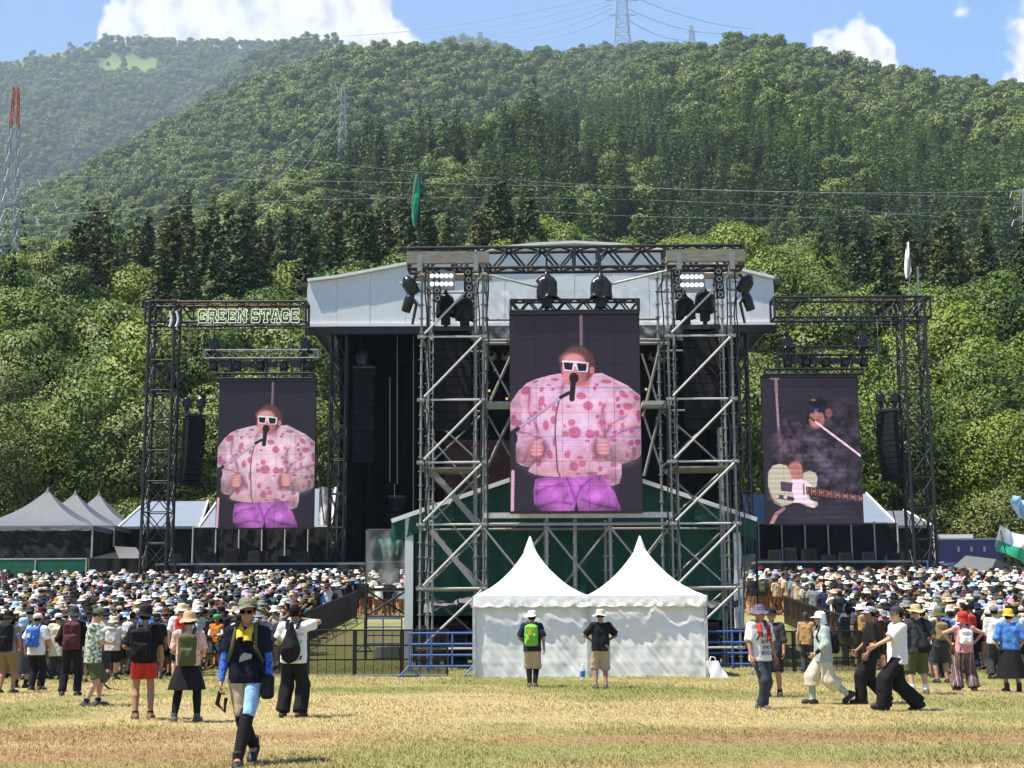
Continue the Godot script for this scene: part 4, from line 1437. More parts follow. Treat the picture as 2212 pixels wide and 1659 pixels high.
	rod(pl, "batten", W(1046, 742, 44.6), W(1446, 742, 44.6), 0.05, M.steel)
	for e in [[925.0, 1035.0, "left"], [1455.0, 1580.0, "right"]]:
		var pq := thing("plastic_sheet", "clear plastic rain sheet inside the " + e[2] + " bay of the scaffold tower", "sheet", W(e[0], 730, 44.8))
		drape(pq, "film", W(e[0], 628, 44.8), W(e[1], 628, 44.8), W(e[1], 735, 44.8), W(e[0], 735, 44.8), 0.25, M.film, 0.5, 8.0 + e[0], 26, 20)

	# loudspeaker columns in the two bays
	line_array("wide black loudspeaker column hanging in the left bay of the scaffold tower", W(977, 722, 43.2), 1.12, 0.272, 11, 0.7, 0.1, 0.06)
	line_array("wide black loudspeaker column hanging in the right bay of the scaffold tower", W(1513, 718, 43.2), 1.08, 0.272, 11, 0.7, 0.06, -0.1)
	for e in [[963.0, 656.0, "outer", "left"], [1004.0, 664.0, "inner", "left"], [1480.0, 662.0, "inner", "right"], [1522.0, 648.0, "outer", "right"]]:
		bag_hoist(e[2] + " black rain-bagged hoist over the loudspeaker column in the " + e[3] + " bay", W(e[0], e[1], 43.2), 0.85, 1.15, int(e[0]) + 3)
	# lamps on the tower
	for e in [[942.0, 620.0, "left bay, outer"], [1011.0, 614.0, "left bay, inner"], [1463.0, 614.0, "right bay, inner"], [1552.0, 612.0, "right bay, outer"]]:
		var at := W(e[0], e[1], d - 0.15)
		var lb := thing("blinder_lamp", "upright bar of four round lamps, " + e[2] + " one on the tower", "lamp", at, 0, "four-lamp bars on the scaffold tower")
		for k in 4:
			var c := at + Vector3(0.015 * k, 0.36 - 0.24 * k, 0)
			var lm := block(lb, "lamp_box", c, Vector3(0.24, 0.2, 0.14), M.black_paint)
			var b := MB.new()
			b.lathe([Vector2(0.0, 0.0), Vector2(0.06, 0.012), Vector2(0.085, 0.03), Vector2(0.085, -0.02)], 12, Transform3D(Basis(Vector3(1, 0, 0), Vector3(0, 0, 1), Vector3(0, -1, 0)), c + Vector3(0, 0, 0.06)))
			wpart("lens", b.done(), M.lens, lb)
		rod(lb, "hanger", at + Vector3(0, 0.45, 0), at + Vector3(0, 0.62, 0), 0.02, M.black_steel)
	for e in [[954.0, 606.0, "left"], [1494.0, 608.0, "right"]]:
		var at := W(e[0], e[1], d - 0.15)
		var fl := thing("floodlight", "white lit floodlight panel hanging in the " + e[2] + " bay of the tower", "lamp", at, 0, "floodlights on the scaffold tower")
		block(fl, "housing", at, Vector3(0.78, 0.56, 0.1), M.steel)
		for r in 2:
			for q in 5:
				var b := MB.new()
				b.lathe([Vector2(0.0, 0.03), Vector2(0.05, 0.022), Vector2(0.066, 0.0)], 12, Transform3D(Basis(Vector3(1, 0, 0), Vector3(0, 0, 1), Vector3(0, -1, 0)), at + Vector3((q - 2) * 0.142, 0.13 - r * 0.25, 0.075)))
				wpart("light_emitter", b.done(), M.lamp_white, fl)
		rod(fl, "hanger", at + Vector3(-0.3, 0.28, 0), at + Vector3(-0.3, 0.52, 0), 0.02, M.black_steel)
		rod(fl, "hanger", at + Vector3(0.3, 0.28, 0), at + Vector3(0.3, 0.52, 0), 0.02, M.black_steel)
	for e in [[893.0, 625.0, "left"], [1604.0, 622.0, "right"]]:
		var at := W(e[0], e[1], d)
		var s := -1.0 if e[2] == "left" else 1.0
		var fl := thing("spotlight", "black spotlights and cable bundle on the " + e[2] + " bracket of the tower", "lamp", at, 0, "bracket lamps on the scaffold tower")
		var b := MB.new()
		b.lathe([Vector2(0, -0.3), Vector2(0.2, -0.28), Vector2(0.22, 0.1), Vector2(0.1, 0.3), Vector2(0, 0.32)], 12, Transform3D(Basis(Vector3(0, 0, 1), -s * 0.5), at + Vector3(s * 0.1, 0.12, 0)))
		wpart("lamp_body", b.done(), M.black_plastic, fl)
		b = MB.new()
		b.lathe([Vector2(0, -0.3), Vector2(0.14, -0.28), Vector2(0.16, 0.1), Vector2(0.1, 0.3), Vector2(0, 0.32)], 12, Transform3D(Basis(Vector3(0, 0, 1), s * 0.3), at + Vector3(s * 0.15, -0.42, 0)))
		wpart("lamp_body", b.done(), M.black_plastic, fl)
		b = MB.new()
		b.limb([at + Vector3(-s * 0.1, 0.4, 0.1), at + Vector3(s * 0.2, 0.0, 0.12), at + Vector3(-s * 0.1, -0.5, 0.1), at + Vector3(s * 0.02, -1.1, 0.08)], [0.05, 0.05, 0.05, 0.04], 6)
		wpart("cable_loop", b.done(), M.black_plastic, fl)
	# dark cabling hanging down the uprights
	var rng := rngs(5)
	for k in 9:
		var u: float = [918, 924, 1036, 1052, 1440, 1461, 1578, 1596, 1600][k]
		var c := thing("cable", "%s black cable running down the %s of the scaffold tower" % [["thin", "slack", "looped"][k % 3], ["outer left posts", "outer left posts", "inner left post", "inner left post", "inner right post", "inner right post", "outer right posts", "outer right posts", "outer right posts"][k]], "cable", W(u, 1250, d - 0.08), 0, "cables on the scaffold tower")
		var pts := []
		var rr := []
		for q in 14:
			var p := W(u, 575 + q * 52, d - 0.09)
			pts.append(Vector3(W(u, 1000, d).x + rng.randf_range(-0.06, 0.06), p.y, -d + 0.09 + rng.randf_range(-0.02, 0.02)))
			rr.append(0.022)
		var b := MB.new()
		b.limb(pts, rr, 5)
		wpart("strand", b.done(), M.black_plastic, c)

# ---------- the mixing tent under the tower ----------
func build_mixing_tent() -> void:
	var d := 45.3
	var o := thing("mixing_tent", "dark green gabled marquee behind the scaffold tower", "tent", W(1240, 1400, d))
	var xl := Wx(846, 1130, d)
	var xr := Wx(1634, 1124, d)
	var xm := (xl + xr) * 0.5
	var ye := (Wy(846, 1131, d) + Wy(1634, 1124, d)) * 0.5
	var yp := Wy(1240, 992, d)
	var z0 := -d
	var z1 := -d - 9.0
	for s in [0, 1]:
		var e := Vector3(xl if s == 0 else xr, ye, z0)
		var p := Vector3(xm, yp, z0)
		var back := Vector3(0, 0, z1 - z0)
		var b := MB.new()
		if s == 0:
			b.sheet([[e, p], [e + back, p + back]], false)
		else:
			b.sheet([[p, e], [p + back, e + back]], false)
		wpart("roof_slope", b.done(), M.green_canvas, o)
		beam(o, "gable_rail", e + Vector3(0, 0.05, 0.05), p + Vector3(0, 0.05, 0.05), 0.1, 0.13, M.white_paint)
		drape(o, "valance", e + Vector3(0, 0.03, 0.02), e.lerp(p, 0.34) + Vector3(0, 0.02, 0.02), e.lerp(p, 0.34) + Vector3(0, -0.62, 0.02), e + Vector3(0, -0.62, 0.02), 0.07, M.green_canvas, 0.5, 3.0 + s, 24, 6)
		drape(o, "side_wall", e + Vector3(0.55 if s == 0 else -0.55, -0.1, -0.3), e + back + Vector3(0.55 if s == 0 else -0.55, -0.1, 0), Vector3(e.x + (0.55 if s == 0 else -0.55), 0.0, z1), Vector3(e.x + (0.55 if s == 0 else -0.55), 0.0, z0 - 0.3), 0.1, M.green_canvas, 0.8, 4.0, 24, 10)
		beam(o, "post", Vector3(Wx(884, 1150, d) if s == 0 else Wx(1592, 1150, d), ground_y(0, z0) - 0.05, z0 - 0.1), Vector3(Wx(884, 1150, d) if s == 0 else Wx(1592, 1150, d), ye + 0.25, z0 - 0.1), 0.26, 0.22, M.roof_sheet, Vector3(0, 0, 1))
	# gable cloth and hanging curtains
	var b := MB.new()
	b.prism(PackedVector2Array([Vector2(xl + 0.5, ye - 0.05), Vector2(xr - 0.5, ye - 0.05), Vector2(xr - 0.2, ye + 0.1), Vector2(xm, yp - 0.05), Vector2(xl + 0.2, ye + 0.1)]), z0 - 0.2, z0 - 0.14)
	wpart("gable_cloth", b.done(), M.green_canvas, o)
	var yb := Wy(1240, 1330, d)
	var cuts := [895.0, 1046.0, 1185.0, 1245.0, 1320.0, 1455.0, 1600.0]
	for k in cuts.size() - 1:
		drape(o, "curtain", W(cuts[k], 1132, d + 0.45), W(cuts[k + 1], 1132, d + 0.45), W(cuts[k + 1], 1330 if k % 2 == 0 else 1345, d + 0.45), W(cuts[k] + 6, 1330, d + 0.45), 0.14, M.green_canvas, 0.7, k * 3.0, 30, 14)
	drape(o, "back_wall", Vector3(xr - 0.5, ye, z1), Vector3(xl + 0.5, ye, z1), Vector3(xl + 0.5, 0.3, z1), Vector3(xr - 0.5, 0.3, z1), 0.1, M.black_cloth, 0.8)
	# equipment racks in the shade below
	var rng := rngs(8)
	for k in 12:
		var u := 925.0 + k * 60.0
		if u > 1600.0:
			continue
		var at := W(u, 1345, 44.2 + 0.5 * (k % 2))
		at.y = ground_y(at.x, at.z)
		var hh := rng.randf_range(1.0, 1.5)
		var r := thing("equipment_case", "black equipment rack, %s from the left in the shade under the tower" % ["first", "second", "third", "fourth", "fifth", "sixth", "seventh", "eighth", "ninth", "tenth", "eleventh", "twelfth"][k], "case", at, 0, "racks under the tower")
		block(r, "box", at + Vector3(0, hh * 0.5, 0), Vector3(0.72, hh, 0.6), M.black_paint)
		for q in 5:
			block(r, "rack_unit", at + Vector3(0, hh * (0.15 + q * 0.17), 0.305), Vector3(0.56, hh * 0.12, 0.03), M.grille)
		for s in [-1.0, 1.0]:
			rod(r, "handle", at + Vector3(s * 0.33, hh * 0.4, 0.33), at + Vector3(s * 0.33, hh * 0.6, 0.33), 0.015, M.steel)
	var cv := thing("rain_cover", "black tarpaulin spread over the racks at the tower foot", "tarpaulin", W(960, 1310, 43.4))
	drape(cv, "sheet", W(918, 1298, 44.6), W(1030, 1294, 44.6), W(1030, 1312, 43.2), W(915, 1318, 43.2), 0.16, M.grey_cloth, 0, 5.0, 20, 8)
	var cw := thing("rain_cover", "grey tarpaulin over the racks right of the white tents", "tarpaulin", W(1570, 1310, 43.4))
	drape(cw, "sheet", W(1530, 1298, 44.6), W(1602, 1294, 44.6), W(1602, 1312, 43.2), W(1528, 1318, 43.2), 0.16, M.grey_cloth, 0, 9.0, 20, 8)
	# plastic-screened camera stand left of the tower
	var cs := thing("camera_platform", "camera stand screened with clear plastic left of the green marquee", "platform", W(835, 1340, 47.0))
	for u in [791.0, 880.0]:
		for dd in [46.5, 48.3]:
			var p := W(u, 1300, dd)
			rod(cs, "post", Vector3(p.x, ground_y(p.x, p.z), p.z), Vector3(p.x, Wy(835, 1143, 46.5), p.z), 0.045, M.black_steel)
	for v in [1145.0, 1215.0, 1272.0, 1332.0]:
		rod(cs, "rail", W(791, v, 46.5), W(880, v, 46.5), 0.035, M.black_steel)
	rod(cs, "brace", W(791, 1330, 46.5), W(880, 1275, 46.5), 0.03, M.black_steel)
	rod(cs, "brace", W(880, 1330, 48.3), W(791, 1275, 48.3), 0.03, M.black_steel)
	block(cs, "deck", Vector3(Wx(835, 1272, 47.4), Wy(835, 1274, 47.4), -47.4), Vector3(1.42, 0.07, 1.9), M.black_paint)
	drape(cs, "plastic_screen", W(791, 1146, 46.4), W(880, 1146, 46.4), W(880, 1262, 46.4), W(791, 1262, 46.4), 0.12, M.film, 0.6, 2.0, 24, 18)
	drape(cs, "green_cover", W(818, 1166, 47.3), W(866, 1158, 47.3), W(858, 1200, 47.2), W(828, 1206, 47.2), 0.16, M.green_board, 0.3, 2.0, 14, 10)
	block(cs, "camera_body", W(842, 1222, 47.4), Vector3(0.45, 0.42, 0.6), M.black_paint)
	block(cs, "road_case", W(842, 1244, 47.4), Vector3(0.62, 0.45, 0.6), M.timber)
	var blk := W(838, 1349, 47.0)
	var cb := thing("concrete_weight", "pale concrete block holding down the camera stand", "block", Vector3(blk.x, ground_y(blk.x, blk.z), blk.z))
	b = MB.new()
	b.prism(PackedVector2Array([Vector2(-0.4, 0), Vector2(0.4, 0), Vector2(0.37, 0.32), Vector2(0.33, 0.36), Vector2(-0.33, 0.36), Vector2(-0.37, 0.32)]), -0.3, 0.3)
	part("weight", b.done(), M.concrete, cb)
	rod(cb, "lifting_eye", cb.position + Vector3(-0.06, 0.42, 0), cb.position + Vector3(0.06, 0.42, 0), 0.02, M.steel)
	# green and clear netting on the right of the marquee
	var nt := thing("netting", "green shade net and clear film on posts at the right of the marquee", "net", W(1620, 1260, 46.0))
	drape(nt, "net_panel", W(1600, 1152, 46.0), W(1634, 1150, 46.0), W(1632, 1200, 46.0), W(1600, 1212, 46.0), 0.08, M.green_net, 0.4, 1.0, 12, 10)
	drape(nt, "film_panel", W(1602, 1200, 45.9), W(1632, 1196, 45.9), W(1630, 1252, 45.9), W(1604, 1252, 45.9), 0.1, M.film, 0.4, 4.0, 12, 10)
	rod(nt, "post", Vector3(Wx(1634, 1200, 46), ground_y(0, -46.0), -46.0), Vector3(Wx(1634, 1200, 46), Wy(1634, 1140, 46), -46.0), 0.04, M.black_steel)
	rod(nt, "post", Vector3(Wx(1601, 1200, 46), ground_y(0, -46.0), -46.0), Vector3(Wx(1601, 1200, 46), Wy(1601, 1140, 46), -46.0), 0.04, M.black_steel)

# ---------- white pagoda tents ----------
func pagoda(called: String, label: String, group: String, x0: float, x1: float, z0: float, depth: float, base: float, eave: float, peak: float, m: Material, sharp: float, wall_m: Material, open_front := false, sd := 0.0, wrinkle := 0.09) -> Node3D:
	var o := thing(called, label, "tent", Vector3((x0 + x1) * 0.5, base, z0 - depth * 0.5), 0, group)
	var cx := (x0 + x1) * 0.5
	var cz := z0 - depth * 0.5
	var over := 0.05
	var h := peak - eave
	# concave skin, four faces meeting at the peak
	var corners := [Vector2(x0 - over, z0 + over), Vector2(x1 + over, z0 + over), Vector2(x1 + over, z0 - depth - over), Vector2(x0 - over, z0 - depth - over)]
	for s in 4:
		var g := []
		var p: Vector2 = corners[s]
		var q: Vector2 = corners[(s + 1) % 4]
		for r in 15:
			var f := r / 14.0
			var k := 1.0 - f
			var y := eave + h * (0.42 * f + 0.58 * pow(f, sharp))
			var row := []
			for e in 13:
				var w := e / 12.0
				var c := p.lerp(q, w)
				var pos := Vector2(cx, cz).lerp(c, k)
				var dip := -0.035 * h * sin(PI * w) * sin(PI * minf(1.0, f * 1.3)) * 1.6
				var puck := 0.012 * fold_noise.get_noise_3d(pos.x * 3.0 + sd, y * 3.0, pos.y * 3.0)
				row.append(Vector3(pos.x, y + dip * k + puck, pos.y))
			g.append(row)
		var b := MB.new()
		b.sheet(g, false)
		wpart("roof_face", b.done(), m, o)
		# scalloped valance
		g = []
		var n := 42
		var nn := Vector3(q.y - p.y, 0, -(q.x - p.x)).normalized()
		if nn.dot(Vector3((p.x + q.x) * 0.5 - cx, 0, (p.y + q.y) * 0.5 - cz)) < 0:
			nn = -nn
		for r in 5:
			var row := []
			for e in n + 1:
				var c := p.lerp(q, float(e) / n)
				var drop := 0.26 + 0.035 * absf(sin(e * PI / 6.0))
				var out := 0.02 + 0.05 * fold_noise.get_noise_2d(e * 0.5 + s * 30.0 + sd, r * 0.8) * r / 4.0 + 0.03 * r / 4.0
				row.append(Vector3(c.x, eave + 0.01 - drop * r / 4.0, c.y) + nn * out)
			g.append(row)
		b = MB.new()
		b.sheet(g, true)
		wpart("valance", b.done(), m, o)
		if open_front and s == 0:
			continue
		drape(o, "wall_panel", Vector3(p.x, eave - 0.04, p.y) - nn * 0.08, Vector3(q.x, eave - 0.04, q.y) - nn * 0.08, Vector3(q.x, base - 0.02, q.y) - nn * 0.06, Vector3(p.x, base - 0.02, p.y) - nn * 0.06, wrinkle, wall_m, 0.0, sd + s * 13.0, 49, 35, 0.0, 7)
	for c in corners:
		var ix := signf(cx - c.x) * 0.03
		var iz := signf(cz - c.y) * 0.03
		beam(o, "post", Vector3(c.x + ix, base - 0.02, c.y + iz), Vector3(c.x + ix, eave - 0.02, c.y + iz), 0.08, 0.08, M.bright_steel, Vector3(0, 0, 1))
	var b := MB.new()
	b.lathe([Vector2(0.17, 0.0), Vector2(0.165, 0.03), Vector2(0.02, 0.42), Vector2(0.0, 0.43)], 14, Transform3D(Basis(), Vector3(cx, peak - 0.26, cz)))
	wpart("peak_cap", b.done(), m, o)
	return o

func build_white_tents() -> void:
	var d := 36.6
	var xa := Wx(1026, 1400, d)
	var xb := Wx(1272, 1400, d)
	var xc := Wx(1524, 1400, d)
	var e := Wy(1270, 1287, d)
	var p := Wy(1270, 1176, d + 1.6) + 0.06
	pagoda("white_tent", "white pagoda tent on the left, standing behind the person with the green backpack", "white pagoda tents on the grass", xa, xb - 0.02, -d, 3.2, 0.0, e, p, M.pvc_white, 2.4, M.pvc_white, false, 1.0, 0.05)
	pagoda("white_tent", "white pagoda tent on the right, standing behind the person in the black t-shirt", "white pagoda tents on the grass", xb + 0.02, xc, -d, 3.2, 0.0, e, p, M.pvc_white, 2.4, M.pvc_white, false, 47.0, 0.07)

# ---------- fences and rails ----------
func mesh_panel(label: String, a: Vector3, b: Vector3, h: float, group: String) -> void:
	var o := thing("mesh_fence_panel", label, "fence", (a + b) * 0.5, 0, group)
	var up := Vector3(0, h, 0)
	rod(o, "upright", a, a + up, 0.03, M.black_steel)
	rod(o, "upright", b, b + up, 0.03, M.black_steel)
	for f in [0.04, 0.36, 0.66, 0.985]:
		rod(o, "rail", a + up * f, b + up * f, 0.02, M.black_steel)
	for k in range(1, 5):
		var p := a.lerp(b, k / 5.0)
		rod(o, "wire", p, p + up, 0.008, M.black_steel)
	beam(o, "foot", a + Vector3(0, 0.03, 0.1), b + Vector3(0, 0.03, 0.1), 0.34, 0.06, M.steel)
	var m := MB.new()
	var n := (b - a).cross(up).normalized() * 0.03
	m.quad(a + n, b + n, b + up + n, a + up + n)
	wpart("net", m.done(), M.net, o)

func pipe_rail(label: String, a: Vector3, b: Vector3, group: String) -> void:
	var o := thing("pipe_railing", label, "railing", (a + b) * 0.5, 0, group)
	var n := maxi(2, roundi(a.distance_to(b) / 0.62))
	for k in n + 1:
		var p := a.lerp(b, float(k) / n)
		rod(o, "upright", p + Vector3(0, 0.15, 0), p + Vector3(0, 1.12, 0), 0.024, M.blue_paint)
	for y in [0.28, 0.56, 0.84, 1.12]:
		rod(o, "rail", a + Vector3(0, y, 0), b + Vector3(0, y, 0), 0.026, M.blue_paint)
	for p in [a, b]:
		rod(o, "foot", p + Vector3(-0.28, 0.03, 0.15), p + Vector3(0.28, 0.03, -0.15), 0.025, M.blue_paint)
		rod(o, "foot_brace", p + Vector3(-0.24, 0.04, 0.12), p + Vector3(0, 0.3, 0), 0.02, M.blue_paint)
		rod(o, "foot_brace", p + Vector3(0.24, 0.04, -0.12), p + Vector3(0, 0.3, 0), 0.02, M.blue_paint)

func crowd_barrier(label: String, a: Vector3, b: Vector3, group: String) -> void:
	var o := thing("crowd_barrier", label, "barrier", (a + b) * 0.5, 0, group)
	var up := Vector3(0, 1.18, 0)
	rod(o, "rail", a + up, b + up, 0.035, M.black_steel)
	rod(o, "rail", a + up * 0.1, b + up * 0.1, 0.03, M.black_steel)
	var n := maxi(3, roundi(a.distance_to(b) / 0.14))
	for k in n + 1:
		var p := a.lerp(b, float(k) / n)
		rod(o, "bar", p + up * 0.1, p + up, 0.014, M.black_steel)
	rod(o, "stay", a + up, a + Vector3(0.5, 0, 0.3), 0.02, M.black_steel)

func on_ground(u: float, v: float, d: float) -> Vector3:
	var p := W(u, v, d)
	return Vector3(p.x, ground_y(p.x, p.z), p.z)

func build_fences() -> void:
	var us := [562.0, 664.0, 766.0, 868.0, 968.0]
	for k in 4:
		mesh_panel("black mesh fence panel, %s of the row left of the white tents" % ["first", "second", "third", "last"][k], on_ground(us[k] + 2, 1440, 38.0), on_ground(us[k + 1] - 2, 1440, 38.0), 1.22, "black mesh fences")
	us = [1640.0, 1716.0, 1792.0, 1862.0]
	for k in 3:
		mesh_panel("black mesh fence panel, %s of the row right of the white tents" % ["nearest the tents", "middle one", "last one"][k], on_ground(us[k] + 2, 1440, 38.4), on_ground(us[k + 1] - 2, 1440, 38.4), 1.12, "black mesh fences")
	pipe_rail("blue pipe railing between the mesh fence and the left white tent", on_ground(884, 1440, 37.3), on_ground(1023, 1440, 37.3), "blue pipe railings")
	pipe_rail("blue pipe railing right of the white tents", on_ground(1528, 1440, 37.9), on_ground(1640, 1440, 37.9), "blue pipe railings")
	pipe_rail("blue pipe railing below the camera stand", on_ground(788, 1300, 49.0), on_ground(868, 1300, 49.0), "blue pipe railings")
	var a := Vector3(-7.5, 0, -49.0)
	var b := Vector3(-6.7, 0, -62.0)
	for k in 5:
		var p := a.lerp(b, k / 5.0)
		var q := a.lerp(b, (k + 0.96) / 5.0)
		p.y = ground_y(p.x, p.z); q.y = ground_y(q.x, q.z)
		crowd_barrier("black crowd barrier along the left crowd, %s from the camera" % ["first", "second", "third", "fourth", "fifth"][k], p, q, "barriers along the crowd")
	a = Vector3(11.2, 0, -45.0)
	b = Vector3(10.9, 0, -58.0)
	for k in 5:
		var p := a.lerp(b, k / 5.0)
		var q := a.lerp(b, (k + 0.96) / 5.0)
		p.y = ground_y(p.x, p.z); q.y = ground_y(q.x, q.z)
		crowd_barrier("black crowd barrier along the right crowd, %s from the camera" % ["first", "second", "third", "fourth", "fifth"][k], p, q, "barriers along the crowd")
	# white carrier bag and drink bottle on the grass
	var at := on_ground(1554, 1455, 36.0)
	var o := thing("plastic_bag", "white plastic carrier bag standing on the grass right of the tents", "bag", at)
	var g := []
	for r in 8:
		var f := r / 7.0
		var row := []
		for q in 17:
			var an := TAU * (q % 16) / 16.0
			var w := 0.23 * (1.0 - 0.35 * f) + 0.02 * sin(an * 3.0 + r)
			row.append(at + Vector3(cos(an) * w - 0.18 * f, 0.0 + 0.42 * f, sin(an) * w * 0.5))
		g.append(row)
	var mb := MB.new()
	mb.sheet(g, false)
	wpart("bag_body", mb.done(), M.bag_white, o)
	for s in [-1.0, 1.0]:
		mb = MB.new()
		mb.limb([at + Vector3(-0.24, 0.4, s * 0.04), at + Vector3(-0.2, 0.52, s * 0.03), at + Vector3(-0.1, 0.5, s * 0.03), at + Vector3(-0.08, 0.38, s * 0.04)], [0.012, 0.012, 0.012, 0.012], 5)
		wpart("handle", mb.done(), M.bag_white, o)
	at = on_ground(1259, 1470, 34.6)
	o = thing("water_bottle", "clear water bottle with blue label on the grass before the tents", "bottle", at)
	mb = MB.new()
	mb.lathe([Vector2(0, 0.0), Vector2(0.05, 0.005), Vector2(0.055, 0.03), Vector2(0.055, 0.24), Vector2(0.045, 0.3), Vector2(0.02, 0.34), Vector2(0.02, 0.37), Vector2(0, 0.37)], 14, Transform3D(Basis(), at))
	wpart("bottle_body", mb.done(), M.bottle_blue, o)
	mb = MB.new()
	mb.lathe([Vector2(0.023, 0.365), Vector2(0.023, 0.4), Vector2(0, 0.4)], 12, Transform3D(Basis(), at))
	wpart("cap", mb.done(), M.white_paint, o)
	mb = MB.new()
	mb.lathe([Vector2(0.058, 0.1), Vector2(0.06, 0.11), Vector2(0.06, 0.22), Vector2(0.058, 0.23)], 14, Transform3D(Basis(), at))
	wpart("label_sleeve", mb.done(), M.blue_paint, o)

# ---------- main stage ----------
func build_stage() -> void:
	var d := 74.0
	var deck_y := Wy(700, 1213, d)
	var o := thing("main_stage", "main stage with arched white roof front and black draped interior", "stage", Vector3(Wx(1167, 1250, d), field_y(-d), -d))
	# arched roof front
	var top := [[665, 610], [729, 602], [800, 589], [877, 574], [950, 561], [1020, 549], [1090, 539], [1160, 532], [1240, 528], [1320, 532], [1400, 540], [1470, 553], [1560, 577], [1620, 592], [1670, 604]]
	var poly := PackedVector2Array()
	for p in top:
		var q := W(p[0], p[1], d)
		poly.append(Vector2(q.x, q.y))
	var yb := (Wy(667, 703, d) + Wy(1669, 694, d)) * 0.5
	# the sheeting of the front in strips with a seam between each
	for k in top.size() - 1:
		var a := poly[k]
		var b := poly[k + 1]
		var m := MB.new()
		m.prism(PackedVector2Array([Vector2(a.x + 0.006, yb), Vector2(b.x - 0.006, yb), Vector2(b.x - 0.006, b.y), Vector2(a.x + 0.006, a.y)]), -d - 0.05, -d + 0.012 * (k % 2))
		wpart("front_sheet", m.done(), M.roof_sheet, o)
		# curved roof skin going back, its bright edge standing proud
		m = MB.new()
		m.sheet([[Vector3(a.x, a.y + 0.16, -d + 0.25), Vector3(b.x, b.y + 0.16, -d + 0.25)], [Vector3(a.x, a.y + 0.35, -d - 17.0), Vector3(b.x, b.y + 0.35, -d - 17.0)]], false)
		wpart("roof_sheet", m.done(), M.pvc_white, o)
		beam(o, "roof_edge", Vector3(a.x, a.y + 0.08, -d + 0.15), Vector3(b.x, b.y + 0.08, -d + 0.15), 0.2, 0.14, M.pvc_white)
	var xl: float = poly[0].x
	var xr: float = poly[-1].x
	beam(o, "bottom_rail", Vector3(xl, yb - 0.06, -d + 0.06), Vector3(xr, yb - 0.06, -d + 0.06), 0.16, 0.16, M.pvc_white)
	beam(o, "header_beam", Vector3(xl - 0.1, yb - 0.35, -d - 0.2), Vector3(xr + 0.1, yb - 0.35, -d - 0.2), 0.4, 0.36, M.black_steel)
	for s in [[xl, -1.0, poly[0].y], [xr, 1.0, poly[-1].y]]:
		block(o, "eave_stub", Vector3(s[0] + s[1] * 0.22, s[2] - 0.1, -d - 1.2), Vector3(0.5, 0.3, 2.2), M.eave_brown)
		var m := MB.new()
		m.box(Vector3(s[0], (s[2] + yb) * 0.5, -d - 8.5), Vector3(0.08, s[2] - yb, 16.8))
		wpart("side_sheet", m.done(), M.roof_sheet, o)
	# black drapes: back, sides and ceiling
	var xa := Wx(722, 1000, d)
	var xb := Wx(1612, 1000, d)
	var zb := -d - 16.0
	drape(o, "back_drape", Vector3(xa - 1, yb + 1.5, zb), Vector3(xb + 1, yb + 1.5, zb), Vector3(xb + 1, deck_y, zb), Vector3(xa - 1, deck_y, zb), 0.2, M.black_cloth, 1.2, 1.0, 60, 6)
	drape(o, "side_drape", Vector3(xa, yb + 1, -d - 1.5), Vector3(xa, yb + 1, zb), Vector3(xa, deck_y, zb), Vector3(xa, deck_y, -d - 1.5), 0.2, M.black_cloth, 1.1, 4.0, 30, 6)
	drape(o, "side_drape", Vector3(xb, yb + 1, -d - 1.5), Vector3(xb, yb + 1, zb), Vector3(xb, deck_y, zb), Vector3(xb, deck_y, -d - 1.5), 0.2, M.black_cloth, 1.1, 6.0, 30, 6)
	block(o, "ceiling", Vector3((xa + xb) * 0.5, yb + 0.9, -d - 8.4), Vector3(xb - xa + 2, 0.1, 16.0), M.black_paint)
	block(o, "deck", Vector3((xa + xb) * 0.5, deck_y - 0.12, -d - 8.0), Vector3(xb - xa + 3, 0.24, 17.0), M.black_paint)
	drape(o, "deck_skirt", Vector3(xa - 1.2, deck_y, -d + 0.55), Vector3(xb + 1.2, deck_y, -d + 0.55), Vector3(xb + 1.2, field_y(-d), -d + 0.6), Vector3(xa - 1.2, field_y(-d), -d + 0.6), 0.1, M.black_cloth, 0.8, 2.0, 80, 5)
	# leg masts
	for u in [728.0, 1606.0]:
		var p := W(u, 1100, d + 0.9)
		mast(o, Vector3(p.x, deck_y, p.z), yb, 0.8, 0.8, 1.9, 0.06, 0.03, M.black_steel)
	# rear print seen between the scaffold bays: a brown panel
	var pb := thing("stage_backdrop", "large brown-red printed backdrop panel at the rear of the stage", "backdrop", W(1060, 1080, d + 8))
	var px0 := Wx(960, 1000, d + 8)
	var px1 := Wx(1190, 1000, d + 8)
	block(pb, "print_panel", Vector3((px0 + px1) * 0.5, (Wy(1060, 955, d + 8) + Wy(1060, 1120, d + 8)) * 0.5, -d - 8), Vector3(px1 - px0, Wy(1060, 955, d + 8) - Wy(1060, 1120, d + 8), 0.1), M.backdrop_print)
	block(pb, "frame_bar", Vector3((px0 + px1) * 0.5, Wy(1060, 953, d + 8), -d - 8), Vector3(px1 - px0 + 0.2, 0.12, 0.2), M.black_steel)
	block(pb, "frame_bar", Vector3((px0 + px1) * 0.5, Wy(1060, 1122, d + 8), -d - 8), Vector3(px1 - px0 + 0.2, 0.12, 0.2), M.black_steel)
	# small lit lamps hung in the dark
	var rng := rngs(15)
	var k := 0
